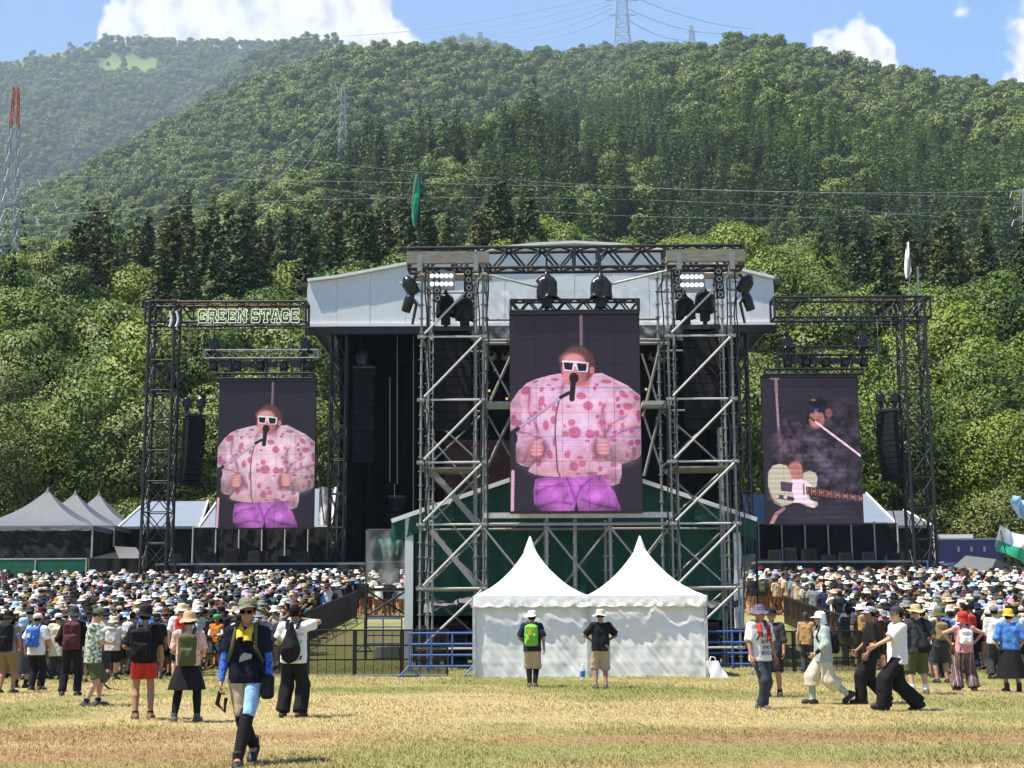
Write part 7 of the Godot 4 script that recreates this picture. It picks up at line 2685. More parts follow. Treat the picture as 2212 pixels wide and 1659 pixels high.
func hat_parts(root: Node, j: Dictionary, q: Dictionary) -> void:
	var ht: Dictionary = q.get("hat", {})
	var hb: Basis = j.hb
	var x := Transform3D(hb * Basis(Vector3.RIGHT, -0.08), j.head + hb * Vector3(0, 0.05, -0.012))
	var hair: Dictionary = q.get("hair", {"mat": "hair_black", "len": 0.0})
	# hair: a shell over the cranium with a ragged lower edge
	var b := MB.new()
	var g := []
	var ln: float = hair.len
	var grow := 1.0 if ht.is_empty() else 0.96
	for r in 9:
		var row := []
		for k in 21:
			var an := TAU * (k % 20) / 20.0
			var front := maxf(0.0, sin(an))
			var low := lerpf(PI * 0.62, PI * 0.36, smoothstep(0.25, 0.8, front))
			var ph := low * r / 8.0
			var rr := grow * (1.0 + 0.05 * sin(k * 2.3 + r) * r / 8.0)
			var p := Vector3(sin(ph) * cos(an) * 0.089, cos(ph) * 0.112, sin(ph) * sin(an) * 0.105) * rr
			if r == 8 and front < 0.3:
				p.y -= ln * (0.8 + 0.2 * sin(k * 3.1))
			row.append(j.head + hb * (p + Vector3(0, 0.026, -0.014)))
		g.append(row)
	b.sheet(g, true)
	part("hair", b.done(), M[hair.mat], root)
	if ht.is_empty():
		return
	b = MB.new()
	var brim: float = ht.get("brim", 0.07)
	var tall: float = ht.get("tall", 0.1)
	var droop: float = ht.get("droop", 0.035)
	if ht.kind == "cap":
		b.lathe([Vector2(0.104, -0.01), Vector2(0.106, 0.03), Vector2(0.095, 0.065), Vector2(0.06, 0.092), Vector2(0.0, 0.1)], 16, x)
		var vis := []
		for r in 4:
			var row := []
			for k in 9:
				var an := lerpf(0.18, PI - 0.18, k / 8.0)
				var rr := 0.1 + brim * r / 3.0 * (0.35 + 0.65 * sin(an))
				row.append(x * Vector3(cos(an) * rr, -0.002 - 0.03 * r / 3.0, sin(an) * rr))
			vis.append(row)
		b.sheet(vis, false)
	elif ht.kind == "wrap":
		b.lathe([Vector2(0.098, -0.05), Vector2(0.122, 0.0), Vector2(0.126, 0.05), Vector2(0.1, 0.1), Vector2(0.05, 0.125), Vector2(0, 0.128)], 14, x)
	else:
		# brimmed hat: crown and a brim that waves and droops
		var prof := [Vector2(0.0, tall), Vector2(0.06, tall * 0.98), Vector2(0.088, tall * 0.86), Vector2(0.1, tall * 0.4), Vector2(0.107, -0.005), Vector2(0.112 + brim * 0.35, -0.005 - droop * 0.25), Vector2(0.112 + brim * 0.7, -0.005 - droop * 0.65), Vector2(0.112 + brim, -0.005 - droop)]
		var gg := []
		for r in prof.size():
			var row := []
			for k in 25:
				var an := TAU * (k % 24) / 24.0
				var p: Vector2 = prof[r]
				var wv := 0.022 * sin(an * 2.0 + q.get("u", 0.0)) * float(maxi(0, r - 4)) / 3.0 * (brim / 0.08) + 0.008 * sin(an * 5.0 + 1.0) * float(maxi(0, r - 4)) / 3.0
				row.append(x * Vector3(cos(an) * p.x, p.y + wv, sin(an) * p.x * 1.06))
			gg.append(row)
		b.sheet(gg, false)
	var hm := part("hat", b.done(), M[ht.mat], root)
	if ht.has("band"):
		b = MB.new()
		b.lathe([Vector2(0.109, 0.0), Vector2(0.108, 0.03)], 18, x)
		part("hat_band", b.done(), M[ht.band], hm)
	if ht.has("tail"):
		# cloth hanging from the hat over the neck
		b = MB.new()
		var tg := []
		for r in 5:
			var row := []
			for k in 9:
				var an := PI + lerpf(-0.35, PI + 0.35, k / 8.0)
				var rr: float = 0.108 + 0.03 * r / 4.0 + 0.008 * sin(k * 2.0 + r)
				row.append(x * Vector3(cos(an) * rr, 0.02 - ht.tail * r / 4.0, sin(an) * rr))
			tg.append(row)
		b.sheet(tg, true)
		part("neck_cloth", b.done(), M[ht.mat], root)

func bag_parts(root: Node, j: Dictionary, q: Dictionary, cell: float) -> void:
	var bg: Dictionary = q.bag
	var up: Basis = j.up
	var c: Vector3 = j.chest + up * Vector3(bg.get("x", 0.0), bg.get("y", -0.05), bg.get("z", -0.2))
	var s: Vector3 = bg.get("size", Vector3(0.14, 0.2, 0.08))
	var f := Fld.new(c - s * 1.5 - Vector3.ONE * 0.08, c + s * 1.5 + Vector3.ONE * 0.08, cell)
	if bg.kind == "sack":
		f.ell(c + up * Vector3(0, -0.08, 0), Vector3(s.x, s.y * 0.7, s.z), 0.05, up)
		f.cone(c + up * Vector3(0, -0.05, 0), c + up * Vector3(0, s.y * 1.05, 0.03), s.x * 0.8, 0.04, 0.05)
	else:
		f.rbox(c, s - Vector3.ONE * 0.045, 0.045, 0.03, up)
		f.rbox(c + up * Vector3(0, -s.y * 0.3, -s.z * 0.85), Vector3(s.x * 0.68, s.y * 0.4, s.z * 0.3) - Vector3.ONE * 0.015, 0.02, 0.02, up)
		f.ell(c + up * Vector3(0, s.y * 0.85, 0), Vector3(s.x * 0.85, s.y * 0.3, s.z * 0.8), 0.04, up)
	f.wrinkle(cloth_noise, 0.02, 7.0, 3.0)
	var b := MB.new()
	f.mesh(b)
	var o := part("backpack" if bg.kind != "sack" else "drawstring_bag", b.done(), M[bg.mat], root)
	for k in 2:
		var e := 1.0 if k == 0 else -1.0
		b = MB.new()
		var sh: Vector3 = j.sho[k].lerp(j.neck, 0.42) + up * Vector3(0, 0.055, 0)
		b.limb([c + up * Vector3(e * s.x * 0.5, s.y * 0.8, s.z * 0.5), sh + up * Vector3(0, 0.02, -0.06), sh + up * Vector3(0, 0.015, 0.05), j.chest + up * Vector3(e * 0.12, 0.0, 0.145), j.chest + up * Vector3(e * 0.18, -0.16, 0.06), c + up * Vector3(e * s.x * 0.9, -s.y * 0.75, s.z * 0.6)], [0.02, 0.024, 0.024, 0.024, 0.018, 0.015], 6)
		part("strap", b.done(), M[bg.get("strap", bg.mat)], o)
	if bg.has("extra"):
		b = MB.new()
		b.box(c + up * Vector3(0.02, s.y * 0.25, -s.z - 0.03), Vector3(0.08, 0.09, 0.05))
		part("pocket_charm", b.done(), M[bg.extra], o)

func person(q: Dictionary) -> Node3D:
	var s: float = q.get("H", 1.7) / 1.72 * 0.955
	var at: Vector3 = q.at if q.has("at") else G(q.u, q.v + 6.0)
	var root := thing("person", q.label, "person", at, q.get("yaw", PI), q.get("group", "people in the foreground"))
	root.scale = Vector3.ONE * s
	dress(root, q, q.get("cell", 0.02), q.get("fine", 0.011))
	return root

func dress(root: Node3D, q: Dictionary, cell: float, fine: float) -> void:
	var j := joints(q)
	part("body", body_mesh(j, cell, fine, q), M[q.get("skin", "skin_tan")], root)
	part("shirt", top_mesh(j, cell, q), M[q.top.mat], root)
	if q.bottom.has("legs"):
		for k in 2:
			q.bottom["only"] = k
			part("shorts_leg", bottom_mesh(j, cell, q), M[q.bottom.legs[k]], root)
	else:
		part({"skirt": "skirt", "shorts": "shorts"}.get(q.bottom.kind, "trousers"), bottom_mesh(j, cell, q), M[q.bottom.mat], root)
	for k in 2:
		part("shoe", shoe_mesh(j, k, minf(cell, 0.014), q.get("boot", 0.02)), M[q.get("shoes", "shoe_black")], root)
		if q.has("socks"):
			var a: Vector3 = j.ank[k]
			var kn: Vector3 = j.knee[k]
			var top: Vector3 = a.lerp(kn, q.socks[1])
			var mid := a.lerp(top, 0.6)
			part("sock", tube_mesh([a - Vector3(0, 0.02, 0), mid, top], [0.047, 0.054 if q.socks[1] < 0.5 else 0.066, 0.052 if q.socks[1] < 0.5 else 0.066]), M[q.socks[0]], root)
		if q.has("leggings"):
			var pts := [j.hip[k].lerp(j.knee[k], 0.45), j.knee[k], j.knee[k].lerp(j.ank[k], 0.3) - Vector3(0, 0, 0.012), j.ank[k] + Vector3(0, 0.02, 0)]
			part("legging", tube_mesh(pts, [0.085, 0.07, 0.072, 0.05]), M[q.leggings], root)
		if q.has("sleeves"):
			part("arm_sleeve", tube_mesh([j.sho[k].lerp(j.elb[k], 0.45), j.elb[k], j.elb[k].lerp(j.wri[k], 0.4), j.wri[k] - (j.wri[k] - j.elb[k]) * 0.04], [0.053, 0.046, 0.045, 0.033]), M[q.sleeves], root)
	hat_parts(root, j, q)
	if q.has("bag"):
		bag_parts(root, j, q, minf(cell, 0.018))
	if q.has("shades"):
		var hb: Basis = j.hb
		var b := MB.new()
		for e in [-1.0, 1.0]:
			b.blob(j.head + hb * Vector3(0.034 * e, 0.006, 0.088), Vector3(0.03, 0.02, 0.012), 5, 8, hb)
			b.bar(j.head + hb * Vector3(0.062 * e, 0.012, 0.08), j.head + hb * Vector3(0.082 * e, 0.008, -0.01), 0.006, 0.008)
		b.bar(j.head + hb * Vector3(-0.012, 0.01, 0.1), j.head + hb * Vector3(0.012, 0.01, 0.1), 0.006, 0.006)
		part("sunglasses", b.done(), M.glass_dark, root)
	else:
		var hb: Basis = j.hb
		for e in [-1.0, 1.0]:
			var b := MB.new()
			b.blob(j.head + hb * Vector3(0.031 * e, 0.004, 0.077), Vector3(0.012, 0.007, 0.008), 4, 8, hb)
			part("eye", b.done(), M.eye_dark, root)
	if q.has("scarf"):
		var sl: float = q.get("scarf_len", 0.3)
		var sx: float = q.get("scarf_x", 0.09)
		var b := MB.new()
		var up: Basis = j.up
		b.limb([j.neck + up * Vector3(-sx, -sl * 0.8, 0.15), j.neck + up * Vector3(-sx - 0.01, -0.05, 0.12), j.neck + up * Vector3(-0.08, 0.015, -0.02), j.neck + up * Vector3(0, 0.02, -0.085), j.neck + up * Vector3(0.08, 0.015, -0.02), j.neck + up * Vector3(sx, -0.05, 0.12), j.neck + up * Vector3(sx, -sl, 0.15)], [0.05, 0.045, 0.04, 0.035, 0.04, 0.045, 0.05], 8)
		part("neck_towel", b.done(), M[q.scarf], root)
	if q.has("lower"):
		# tight leg covers below the shorts
		for k in 2:
			part("leg_cover", tube_mesh([j.hip[k].lerp(j.knee[k], 0.75), j.knee[k], j.knee[k].lerp(j.ank[k], 0.3) - Vector3(0, 0, 0.012), j.ank[k]], [0.078, 0.072, 0.074, 0.052]), M[q.lower], root)
	q["joints"] = j

# ---------- clothes, the foreground people and the crowd ----------
const SOLIDS := {
	"black": Color(0.016, 0.016, 0.018), "white": Color(0.74, 0.74, 0.74), "cream": Color(0.62, 0.55, 0.42), "grey": Color(0.2, 0.21, 0.22), "charcoal": Color(0.05, 0.052, 0.056), "navy": Color(0.018, 0.025, 0.065), "blue": Color(0.06, 0.18, 0.6),
	"sky_blue": Color(0.3, 0.5, 0.72), "teal": Color(0.02, 0.2, 0.24), "red": Color(0.5, 0.045, 0.035), "pink": Color(0.7, 0.32, 0.34), "beige": Color(0.48, 0.38, 0.26), "tan": Color(0.4, 0.25, 0.11), "khaki": Color(0.25, 0.18, 0.09), "olive": Color(0.09, 0.1, 0.045),
	"green": Color(0.07, 0.34, 0.06), "lime": Color(0.2, 0.5, 0.06), "yellow": Color(0.7, 0.48, 0.05), "orange": Color(0.65, 0.2, 0.03), "purple": Color(0.12, 0.05, 0.22), "maroon": Color(0.09, 0.015, 0.02), "mint": Color(0.36, 0.46, 0.42), "brown": Color(0.1, 0.055, 0.03), "lilac": Color(0.4, 0.34, 0.5), "ink": Color(0.01, 0.012, 0.028),
}

func stripes_tex(cols: Array, w: int) -> ImageTexture:
	var im := Image.create(cols.size() * w, 8, false, Image.FORMAT_RGB8)
	for k in cols.size():
		im.fill_rect(Rect2i(k * w, 0, w, 8), cols[k].linear_to_srgb())
	return ImageTexture.create_from_image(im)

func wardrobe() -> void:
	cloth_noise.seed = 3
	cloth_noise.frequency = 1.0
	cloth_noise.fractal_octaves = 3
	var weave := noise_tex(0.06, Color(0.78, 0.78, 0.78), Color(1, 1, 1), 256, 91)
	for k in SOLIDS:
		var m := mat("cl_" + k, SOLIDS[k], 0.85, 0, 0.25)
		m.albedo_texture = weave
		m.uv1_triplanar = true
		m.uv1_scale = Vector3.ONE * 2.0
	mat("skin_tan", Color(0.36, 0.19, 0.115), 0.55, 0, 0.35)
	mat("skin_light", Color(0.5, 0.3, 0.2), 0.55, 0, 0.35)
	mat("skin_dark", Color(0.25, 0.12, 0.07), 0.55, 0, 0.35)
	mat("hair_black", Color(0.01, 0.009, 0.008), 0.75, 0, 0.2)
	mat("hair_brown", Color(0.05, 0.028, 0.015), 0.5)
	mat("shoe_black", Color(0.02, 0.02, 0.022), 0.6)
	mat("shoe_grey", Color(0.07, 0.068, 0.066), 0.7)
	mat("shoe_brown", Color(0.16, 0.08, 0.045), 0.7)
	mat("shoe_pale", Color(0.5, 0.42, 0.36), 0.7)
	mat("eye_dark", Color(0.01, 0.008, 0.008), 0.2)
	tri_mat("pr_aloha", noise_tex(0.022, Color(0.6, 0.62, 0.55), Color(0.03, 0.085, 0.025), 256, 61, 2, FastNoiseLite.TYPE_SIMPLEX, 0.52), 2.0)
	tri_mat("pr_floral", noise_tex(0.04, Color(0.7, 0.5, 0.42), Color(0.42, 0.06, 0.04), 256, 62, 2, FastNoiseLite.TYPE_SIMPLEX, 0.66), 2.2)
	tri_mat("pr_camo_blue", noise_tex(0.03, Color(0.05, 0.17, 0.75), Color(0.012, 0.02, 0.07), 256, 63, 3, FastNoiseLite.TYPE_SIMPLEX, 0.56), 3.0)
	tri_mat("pr_tie_dye", noise_tex(0.015, Color(0.03, 0.06, 0.4), Color(0.08, 0.3, 0.55), 256, 64, 3), 1.5)
	tri_mat("pr_maroon", noise_tex(0.04, Color(0.015, 0.012, 0.016), Color(0.2, 0.02, 0.03), 256, 65, 2, FastNoiseLite.TYPE_SIMPLEX, 0.6), 3.0)
	tri_mat("pr_towel", noise_tex(0.03, Color(0.62, 0.05, 0.025), Color(0.015, 0.012, 0.012), 256, 66, 1, FastNoiseLite.TYPE_CELLULAR, 0.5), 3.0)
	tri_mat("pr_hat", noise_tex(0.04, Color(0.02, 0.015, 0.03), Color(0.3, 0.26, 0.4), 256, 67, 2, FastNoiseLite.TYPE_SIMPLEX, 0.6), 4.0)
	tri_mat("pr_boonie", noise_tex(0.03, Color(0.1, 0.11, 0.065), Color(0.24, 0.24, 0.16), 256, 68, 3, FastNoiseLite.TYPE_SIMPLEX, 0.5), 4.0)
	tri_mat("pr_knit", noise_tex(0.08, Color(0.36, 0.2, 0.1), Color(0.66, 0.45, 0.3), 256, 69, 2), 4.0)
	tri_mat("pr_straw", noise_tex(0.08, Color(0.42, 0.28, 0.11), Color(0.62, 0.46, 0.22), 256, 70, 2), 5.0, 0.7)
	tri_mat("pr_mesh_mint", noise_tex(0.06, Color(0.22, 0.3, 0.28), Color(0.42, 0.5, 0.45), 256, 71, 3), 3.0)
	tri_mat("pr_camo_white", noise_tex(0.03, Color(0.5, 0.52, 0.55), Color(0.05, 0.05, 0.06), 256, 72, 3, FastNoiseLite.TYPE_SIMPLEX, 0.5), 4.0)
	tri_mat("pr_dark_leaf", noise_tex(0.03, Color(0.02, 0.02, 0.025), Color(0.2, 0.05, 0.14), 256, 73, 3, FastNoiseLite.TYPE_SIMPLEX, 0.6), 2.0)
	tri_mat("pr_jean", noise_tex(0.02, Color(0.012, 0.016, 0.022), Color(0.05, 0.065, 0.085), 256, 74, 3), 2.0)
	tri_mat("pr_raincoat", noise_tex(0.02, Color(0.4, 0.39, 0.36), Color(0.58, 0.57, 0.54), 256, 75, 3), 2.0, 0.5)
	var c := [Color(0.03, 0.03, 0.04), Color(0.3, 0.06, 0.05), Color(0.05, 0.1, 0.12), Color(0.42, 0.36, 0.3), Color(0.03, 0.03, 0.04), Color(0.12, 0.05, 0.12), Color(0.03, 0.03, 0.035), Color(0.35, 0.12, 0.08), Color(0.06, 0.16, 0.14)]
	tri_mat("pr_stripes", stripes_tex(c, 4), 6.0)
	M.pr_stripes.texture_filter = BaseMaterial3D.TEXTURE_FILTER_NEAREST

func lettering(parent: Node, text: String, size: float, at: Vector3, turn: float, m: Material) -> void:
	var t := TextMesh.new()
	var f := SystemFont.new()
	f.font_names = PackedStringArray(["Droid Serif"])
	f.font_weight = 700
	t.font = f
	t.text = text
	t.font_size = 32
	t.pixel_size = size / 32.0
	t.depth = 0.004
	var o := part("shirt_print", t, m, parent)
	o.position = at
	o.rotation.y = turn

func build_people() -> void:
	var stand := [[0.11, 0.0, 0.0], [-0.11, 0.0, 0.0]]
	# ---- left foreground ----
	var q := {"u": 527.0, "v": 1650.0, "H": 1.75, "yaw": 0.06, "cell": 0.015, "fine": 0.008, "label": "person in a boonie hat and blue camouflage arm sleeves walking towards the camera", "lean": 0.03, "twist": -0.1, "look": 0.08, "drop": 0.02,
		"feet": [[-0.03, 0.3, 0.0, 0.0, 0.05], [0.06, -0.3, 0.1, 0.7, -0.1]], "hands": [[0.25, 0.8, 0.02, 0.6, 0, -1], [-0.26, 0.82, 0.1, -0.6, 0, -1]], "curl": [0.7, 0.7], "skin": "skin_tan",
		"top": {"mat": "cl_ink", "sleeve": 0.4, "hem": 0.88, "loose": 0.02}, "bottom": {"kind": "shorts", "legs": ["cl_sky_blue", "cl_beige"], "end": 0.52, "loose": 0.012}, "lower": "cl_black", "sleeves": "pr_camo_blue",
		"hat": {"kind": "brim", "mat": "pr_boonie", "brim": 0.095, "tall": 0.105, "droop": 0.03, "band": "cl_olive"}, "hair": {"mat": "hair_black", "len": 0.02}, "shoes": "shoe_black", "boot": 0.1, "shades": true, "scarf": "cl_yellow", "scarf_len": 0.14, "scarf_x": 0.035,
		"bag": {"kind": "pack", "mat": "cl_charcoal", "strap": "cl_olive", "size": Vector3(0.16, 0.22, 0.1)}}
	var man := person(q)
	var j: Dictionary = q.joints
	# waist bag on the left hip with a hanging strap, print on the chest
	var f := Fld.new(Vector3(0.05, 0.6, -0.15), Vector3(0.4, 1.1, 0.25), 0.014)
	f.rbox(Vector3(0.235, 0.82, 0.06), Vector3(0.03, 0.09, 0.05), 0.035)
	var b := MB.new()
	f.mesh(b)
	part("hip_bag", b.done(), M.cl_black, man)
	b = MB.new()
	b.limb([Vector3(0.22, 0.9, 0.08), Vector3(0.16, 1.1, 0.15), Vector3(0.02, 1.3, 0.16), Vector3(-0.1, 1.42, 0.07)], [0.015, 0.015, 0.015, 0.015], 6)
	part("bag_strap", b.done(), M.cl_black, man)
	b = MB.new()
	b.limb([j.wri[1] + Vector3(0, -0.08, 0.02), j.wri[1] + Vector3(-0.03, -0.22, 0.03), j.wri[1] + Vector3(0.05, -0.3, 0.04), j.wri[1] + Vector3(0.06, -0.16, 0.02)], [0.022, 0.024, 0.024, 0.02], 6)
	part("wrist_cord", b.done(), M.cl_black, man)
	b = MB.new()
	b.prism(PackedVector2Array([Vector2(-0.06, -0.05), Vector2(0.07, -0.01), Vector2(0.08, 0.03), Vector2(-0.01, 0.05), Vector2(-0.05, 0.01)]), 0.0, 0.004, Transform3D(Basis(Vector3.UP, -0.1), Vector3(0.0, 1.13, 0.172)))
	part("shirt_print", b.done(), M.cl_grey, man)

	q = {"u": 632.0, "v": 1545.0, "H": 1.74, "yaw": PI - 0.15, "label": "person in a white t-shirt with a black drawstring bag and black trousers", "hands": [[0.14, 1.2, 0.26, 0.6, -1, 0], [-0.1, 1.52, 0.14, -1, -0.35, 0]], "curl": [1.0, 1.0], "nod": 0.0,
		"feet": [[0.17, 0.02, 0.0], [-0.12, 0.0, 0.0]], "top": {"mat": "cl_white", "sleeve": 0.38, "hem": 0.84, "loose": 0.045}, "bottom": {"kind": "trousers", "mat": "cl_black", "end": 0.06, "loose": 0.04, "flare": 0.015},
		"hair": {"mat": "hair_black", "len": 0.05}, "bag": {"kind": "sack", "mat": "cl_black", "size": Vector3(0.16, 0.3, 0.09), "y": -0.14}}
	var lp := person(q)
	lettering(lp, "Be", 0.11, Vector3(-0.13, 1.18, -0.172), PI, M.cl_green)
	lettering(lp, "ful", 0.11, Vector3(0.14, 1.2, -0.172), PI, M.cl_green)
	lettering(lp, "SPEAK", 0.06, Vector3(-0.11, 1.29, -0.168), PI, M.cl_red)
	person({"u": 402.0, "v": 1555.0, "H": 1.62, "yaw": PI + 0.1, "label": "person in a knitted bucket hat and black skirt with a dark green backpack", "hands": [[0.16, 1.05, 0.25], [-0.17, 1.02, 0.22]], "feet": [[0.2, 0.05, 0], [-0.17, 0, 0]],
		"top": {"mat": "pr_floral", "sleeve": 0.5, "hem": 0.9, "loose": 0.03}, "bottom": {"kind": "skirt", "mat": "cl_black", "end": 0.52, "loose": 0.035}, "leggings": "cl_black", "skin": "skin_light", "boot": 0.06, "shoes": "shoe_grey",
		"hat": {"kind": "brim", "mat": "pr_knit", "brim": 0.05, "tall": 0.115, "droop": 0.05}, "hair": {"mat": "hair_black", "len": 0.06}, "bag": {"kind": "pack", "mat": "cl_olive", "size": Vector3(0.14, 0.24, 0.1), "y": -0.12, "strap": "cl_charcoal"}})
	person({"u": 306.0, "v": 1550.0, "H": 1.7, "yaw": PI + 0.25, "label": "person in a black bucket hat, black t-shirt and red shorts with a black backpack", "hands": [[0.2, 1.1, 0.2], [-0.27, 0.87, 0.06]], "feet": [[0.1, 0.04, 0], [-0.13, 0, 0]],
		"top": {"mat": "cl_black", "sleeve": 0.5, "hem": 0.88, "loose": 0.035}, "bottom": {"kind": "shorts", "mat": "cl_red", "end": 0.66, "loose": 0.035}, "shoes": "shoe_brown", "socks": ["cl_black", 0.12],
		"hat": {"kind": "brim", "mat": "cl_black", "brim": 0.055, "tall": 0.13, "droop": 0.045}, "hair": {"mat": "hair_black", "len": 0.05}, "bag": {"kind": "pack", "mat": "cl_black", "strap": "cl_olive", "size": Vector3(0.16, 0.24, 0.11), "y": -0.1, "x": 0.06}})
	person({"u": 196.0, "v": 1522.0, "H": 1.72, "yaw": PI / 2 + 0.35, "label": "person in a leaf-print shirt and olive cap looking down at a phone", "nod": 0.45, "hands": [[0.1, 1.12, 0.34], [-0.1, 1.12, 0.34]], "curl": [1.0, 1.0], "feet": [[0.09, 0.12, 0], [-0.1, -0.1, 0]],
		"top": {"mat": "pr_aloha", "sleeve": 0.5, "hem": 0.78, "loose": 0.05}, "bottom": {"kind": "shorts", "mat": "cl_olive", "end": 0.5, "loose": 0.04}, "socks": ["cl_black", 0.18], "shoes": "shoe_grey", "skin": "skin_light",
		"hat": {"kind": "cap", "mat": "cl_olive", "brim": 0.075}, "hair": {"mat": "hair_black", "len": 0.01}})
	var ch := G(214.0, 1492.0)
	var o := thing("camp_chair", "folding red and black camp chair on the grass behind the leaf-print shirt", "chair", ch, 0.4)
	var cm := MB.new()
	for e in [[-1, -1], [1, -1], [-1, 1], [1, 1]]:
		cm = MB.new()
		cm.tube(Vector3(e[0] * 0.25, 0, e[1] * 0.22), Vector3(-e[0] * 0.22, 0.42, e[1] * 0.2), 0.012, 6)
		part("leg", cm.done(), M.black_steel, o)
	cm = MB.new()
	cm.sheet([[Vector3(-0.25, 0.42, 0.22), Vector3(0, 0.36, 0.2), Vector3(0.25, 0.42, 0.22)], [Vector3(-0.25, 0.4, -0.2), Vector3(0, 0.34, -0.18), Vector3(0.25, 0.4, -0.2)]], false)
	part("seat", cm.done(), M.cl_red, o)
	cm = MB.new()
	cm.sheet([[Vector3(-0.25, 0.82, -0.3), Vector3(0, 0.78, -0.34), Vector3(0.25, 0.82, -0.3)], [Vector3(-0.25, 0.44, -0.22), Vector3(0, 0.42, -0.26), Vector3(0.25, 0.44, -0.22)]], false)
	part("backrest", cm.done(), M.cl_black, o)

	person({"u": 240.0, "v": 1464.0, "H": 1.62, "yaw": PI - 0.1, "label": "person in a pale raincoat, black shorts and black boots under a tan hat", "hands": [[0.2, 1.3, 0.25, 1, -0.3, 0], [-0.2, 1.32, 0.25, -1, -0.3, 0]], "curl": [1, 1], "skin": "skin_light", "boot": 0.14,
		"top": {"mat": "pr_raincoat", "sleeve": 0.8, "hem": 0.82, "loose": 0.06, "hood": true}, "bottom": {"kind": "shorts", "mat": "cl_black", "end": 0.52, "loose": 0.05}, "hat": {"kind": "brim", "mat": "cl_cream", "brim": 0.04, "tall": 0.1, "droop": 0.05}, "hair": {"mat": "hair_brown", "len": 0.03}})
	person({"u": 152.0, "v": 1498.0, "H": 1.76, "yaw": PI + 0.15, "label": "person in black with a maroon patterned backpack and a black hood", "hands": [[0.22, 1.0, 0.15], [-0.22, 1.0, 0.15]], "feet": [[0.17, 0, 0], [-0.12, 0.05, 0]],
		"top": {"mat": "cl_black", "sleeve": 0.95, "hem": 0.85, "loose": 0.03, "hood": true}, "bottom": {"kind": "trousers", "mat": "cl_black", "end": 0.07, "loose": 0.02}, "hat": {"kind": "brim", "mat": "cl_charcoal", "brim": 0.045, "tall": 0.12, "droop": 0.05}, "hair": {"mat": "hair_black", "len": 0.05}, "bag": {"kind": "pack", "mat": "pr_maroon", "size": Vector3(0.16, 0.26, 0.13), "y": -0.08}})
	person({"u": 74.0, "v": 1488.0, "H": 1.68, "yaw": PI - 0.2, "label": "person in a white t-shirt with a bright blue backpack and black trousers", "hands": [[0.27, 0.9, 0.0], [-0.2, 1.0, 0.2]], "feet": [[0.09, 0, 0], [-0.1, 0.08, 0]],
		"top": {"mat": "cl_white", "sleeve": 0.5, "hem": 0.82, "loose": 0.04}, "bottom": {"kind": "trousers", "mat": "cl_black", "end": 0.09, "loose": 0.02}, "hat": {"kind": "cap", "mat": "cl_cream", "brim": 0.06}, "hair": {"mat": "hair_black", "len": 0.03}, "bag": {"kind": "pack", "mat": "cl_blue", "size": Vector3(0.14, 0.21, 0.1), "y": -0.06, "extra": "cl_white"}})
	person({"u": 44.0, "v": 1480.0, "H": 1.58, "yaw": PI, "label": "person in a pale headscarf with a dark flowered skirt near the left edge", "hands": [[0.18, 1.05, 0.2], [-0.18, 1.05, 0.2]], "top": {"mat": "pr_dark_leaf", "sleeve": 0.5, "hem": 0.84, "loose": 0.03}, "bottom": {"kind": "skirt", "mat": "cl_charcoal", "end": 0.36, "loose": 0.035}, "socks": ["cl_black", 0.3], "skin": "skin_light",
		"hat": {"kind": "wrap", "mat": "cl_sky_blue", "tail": 0.12}, "hair": {"mat": "hair_black", "len": 0.05}})
	person({"u": 10.0, "v": 1494.0, "H": 1.72, "yaw": PI - 0.1, "label": "person with a big black backpack and khaki shorts cut by the left edge", "hands": [[0.27, 0.87, 0.05], [-0.2, 1.0, 0.2]], "feet": [[0.12, 0, 0], [-0.12, 0.1, 0]],
		"top": {"mat": "cl_grey", "sleeve": 0.5, "hem": 0.85, "loose": 0.03}, "bottom": {"kind": "shorts", "mat": "cl_khaki", "end": 0.52, "loose": 0.035}, "hat": {"kind": "brim", "mat": "cl_black", "brim": 0.05, "tall": 0.11, "droop": 0.04}, "hair": {"mat": "hair_black", "len": 0.03}, "bag": {"kind": "pack", "mat": "cl_black", "size": Vector3(0.17, 0.28, 0.14), "y": -0.08}})
	person({"u": 120.0, "v": 1462.0, "H": 1.72, "yaw": PI, "label": "person in a white cap and long pale jacket between the two backpacks", "hands": [[0.24, 0.95, 0.1], [-0.24, 0.95, 0.1]], "top": {"mat": "cl_cream", "sleeve": 0.95, "hem": 0.62, "loose": 0.05}, "bottom": {"kind": "trousers", "mat": "cl_charcoal", "end": 0.08, "loose": 0.02}, "hat": {"kind": "cap", "mat": "cl_white", "brim": 0.05}, "hair": {"mat": "hair_black", "len": 0.02}})
	person({"u": 465.0, "v": 1440.0, "H": 1.64, "yaw": -0.2, "label": "person in a red vest and headband facing the camera among the crowd", "hands": [[0.12, 1.1, 0.28], [-0.12, 1.1, 0.28]], "curl": [1, 1], "top": {"mat": "cl_orange", "sleeve": 0.1, "hem": 0.88, "loose": 0.025}, "bottom": {"kind": "shorts", "mat": "cl_charcoal", "end": 0.5, "loose": 0.04}, "hat": {"kind": "wrap", "mat": "cl_green"}, "hair": {"mat": "hair_black", "len": 0.06}, "sleeves": "cl_white"})
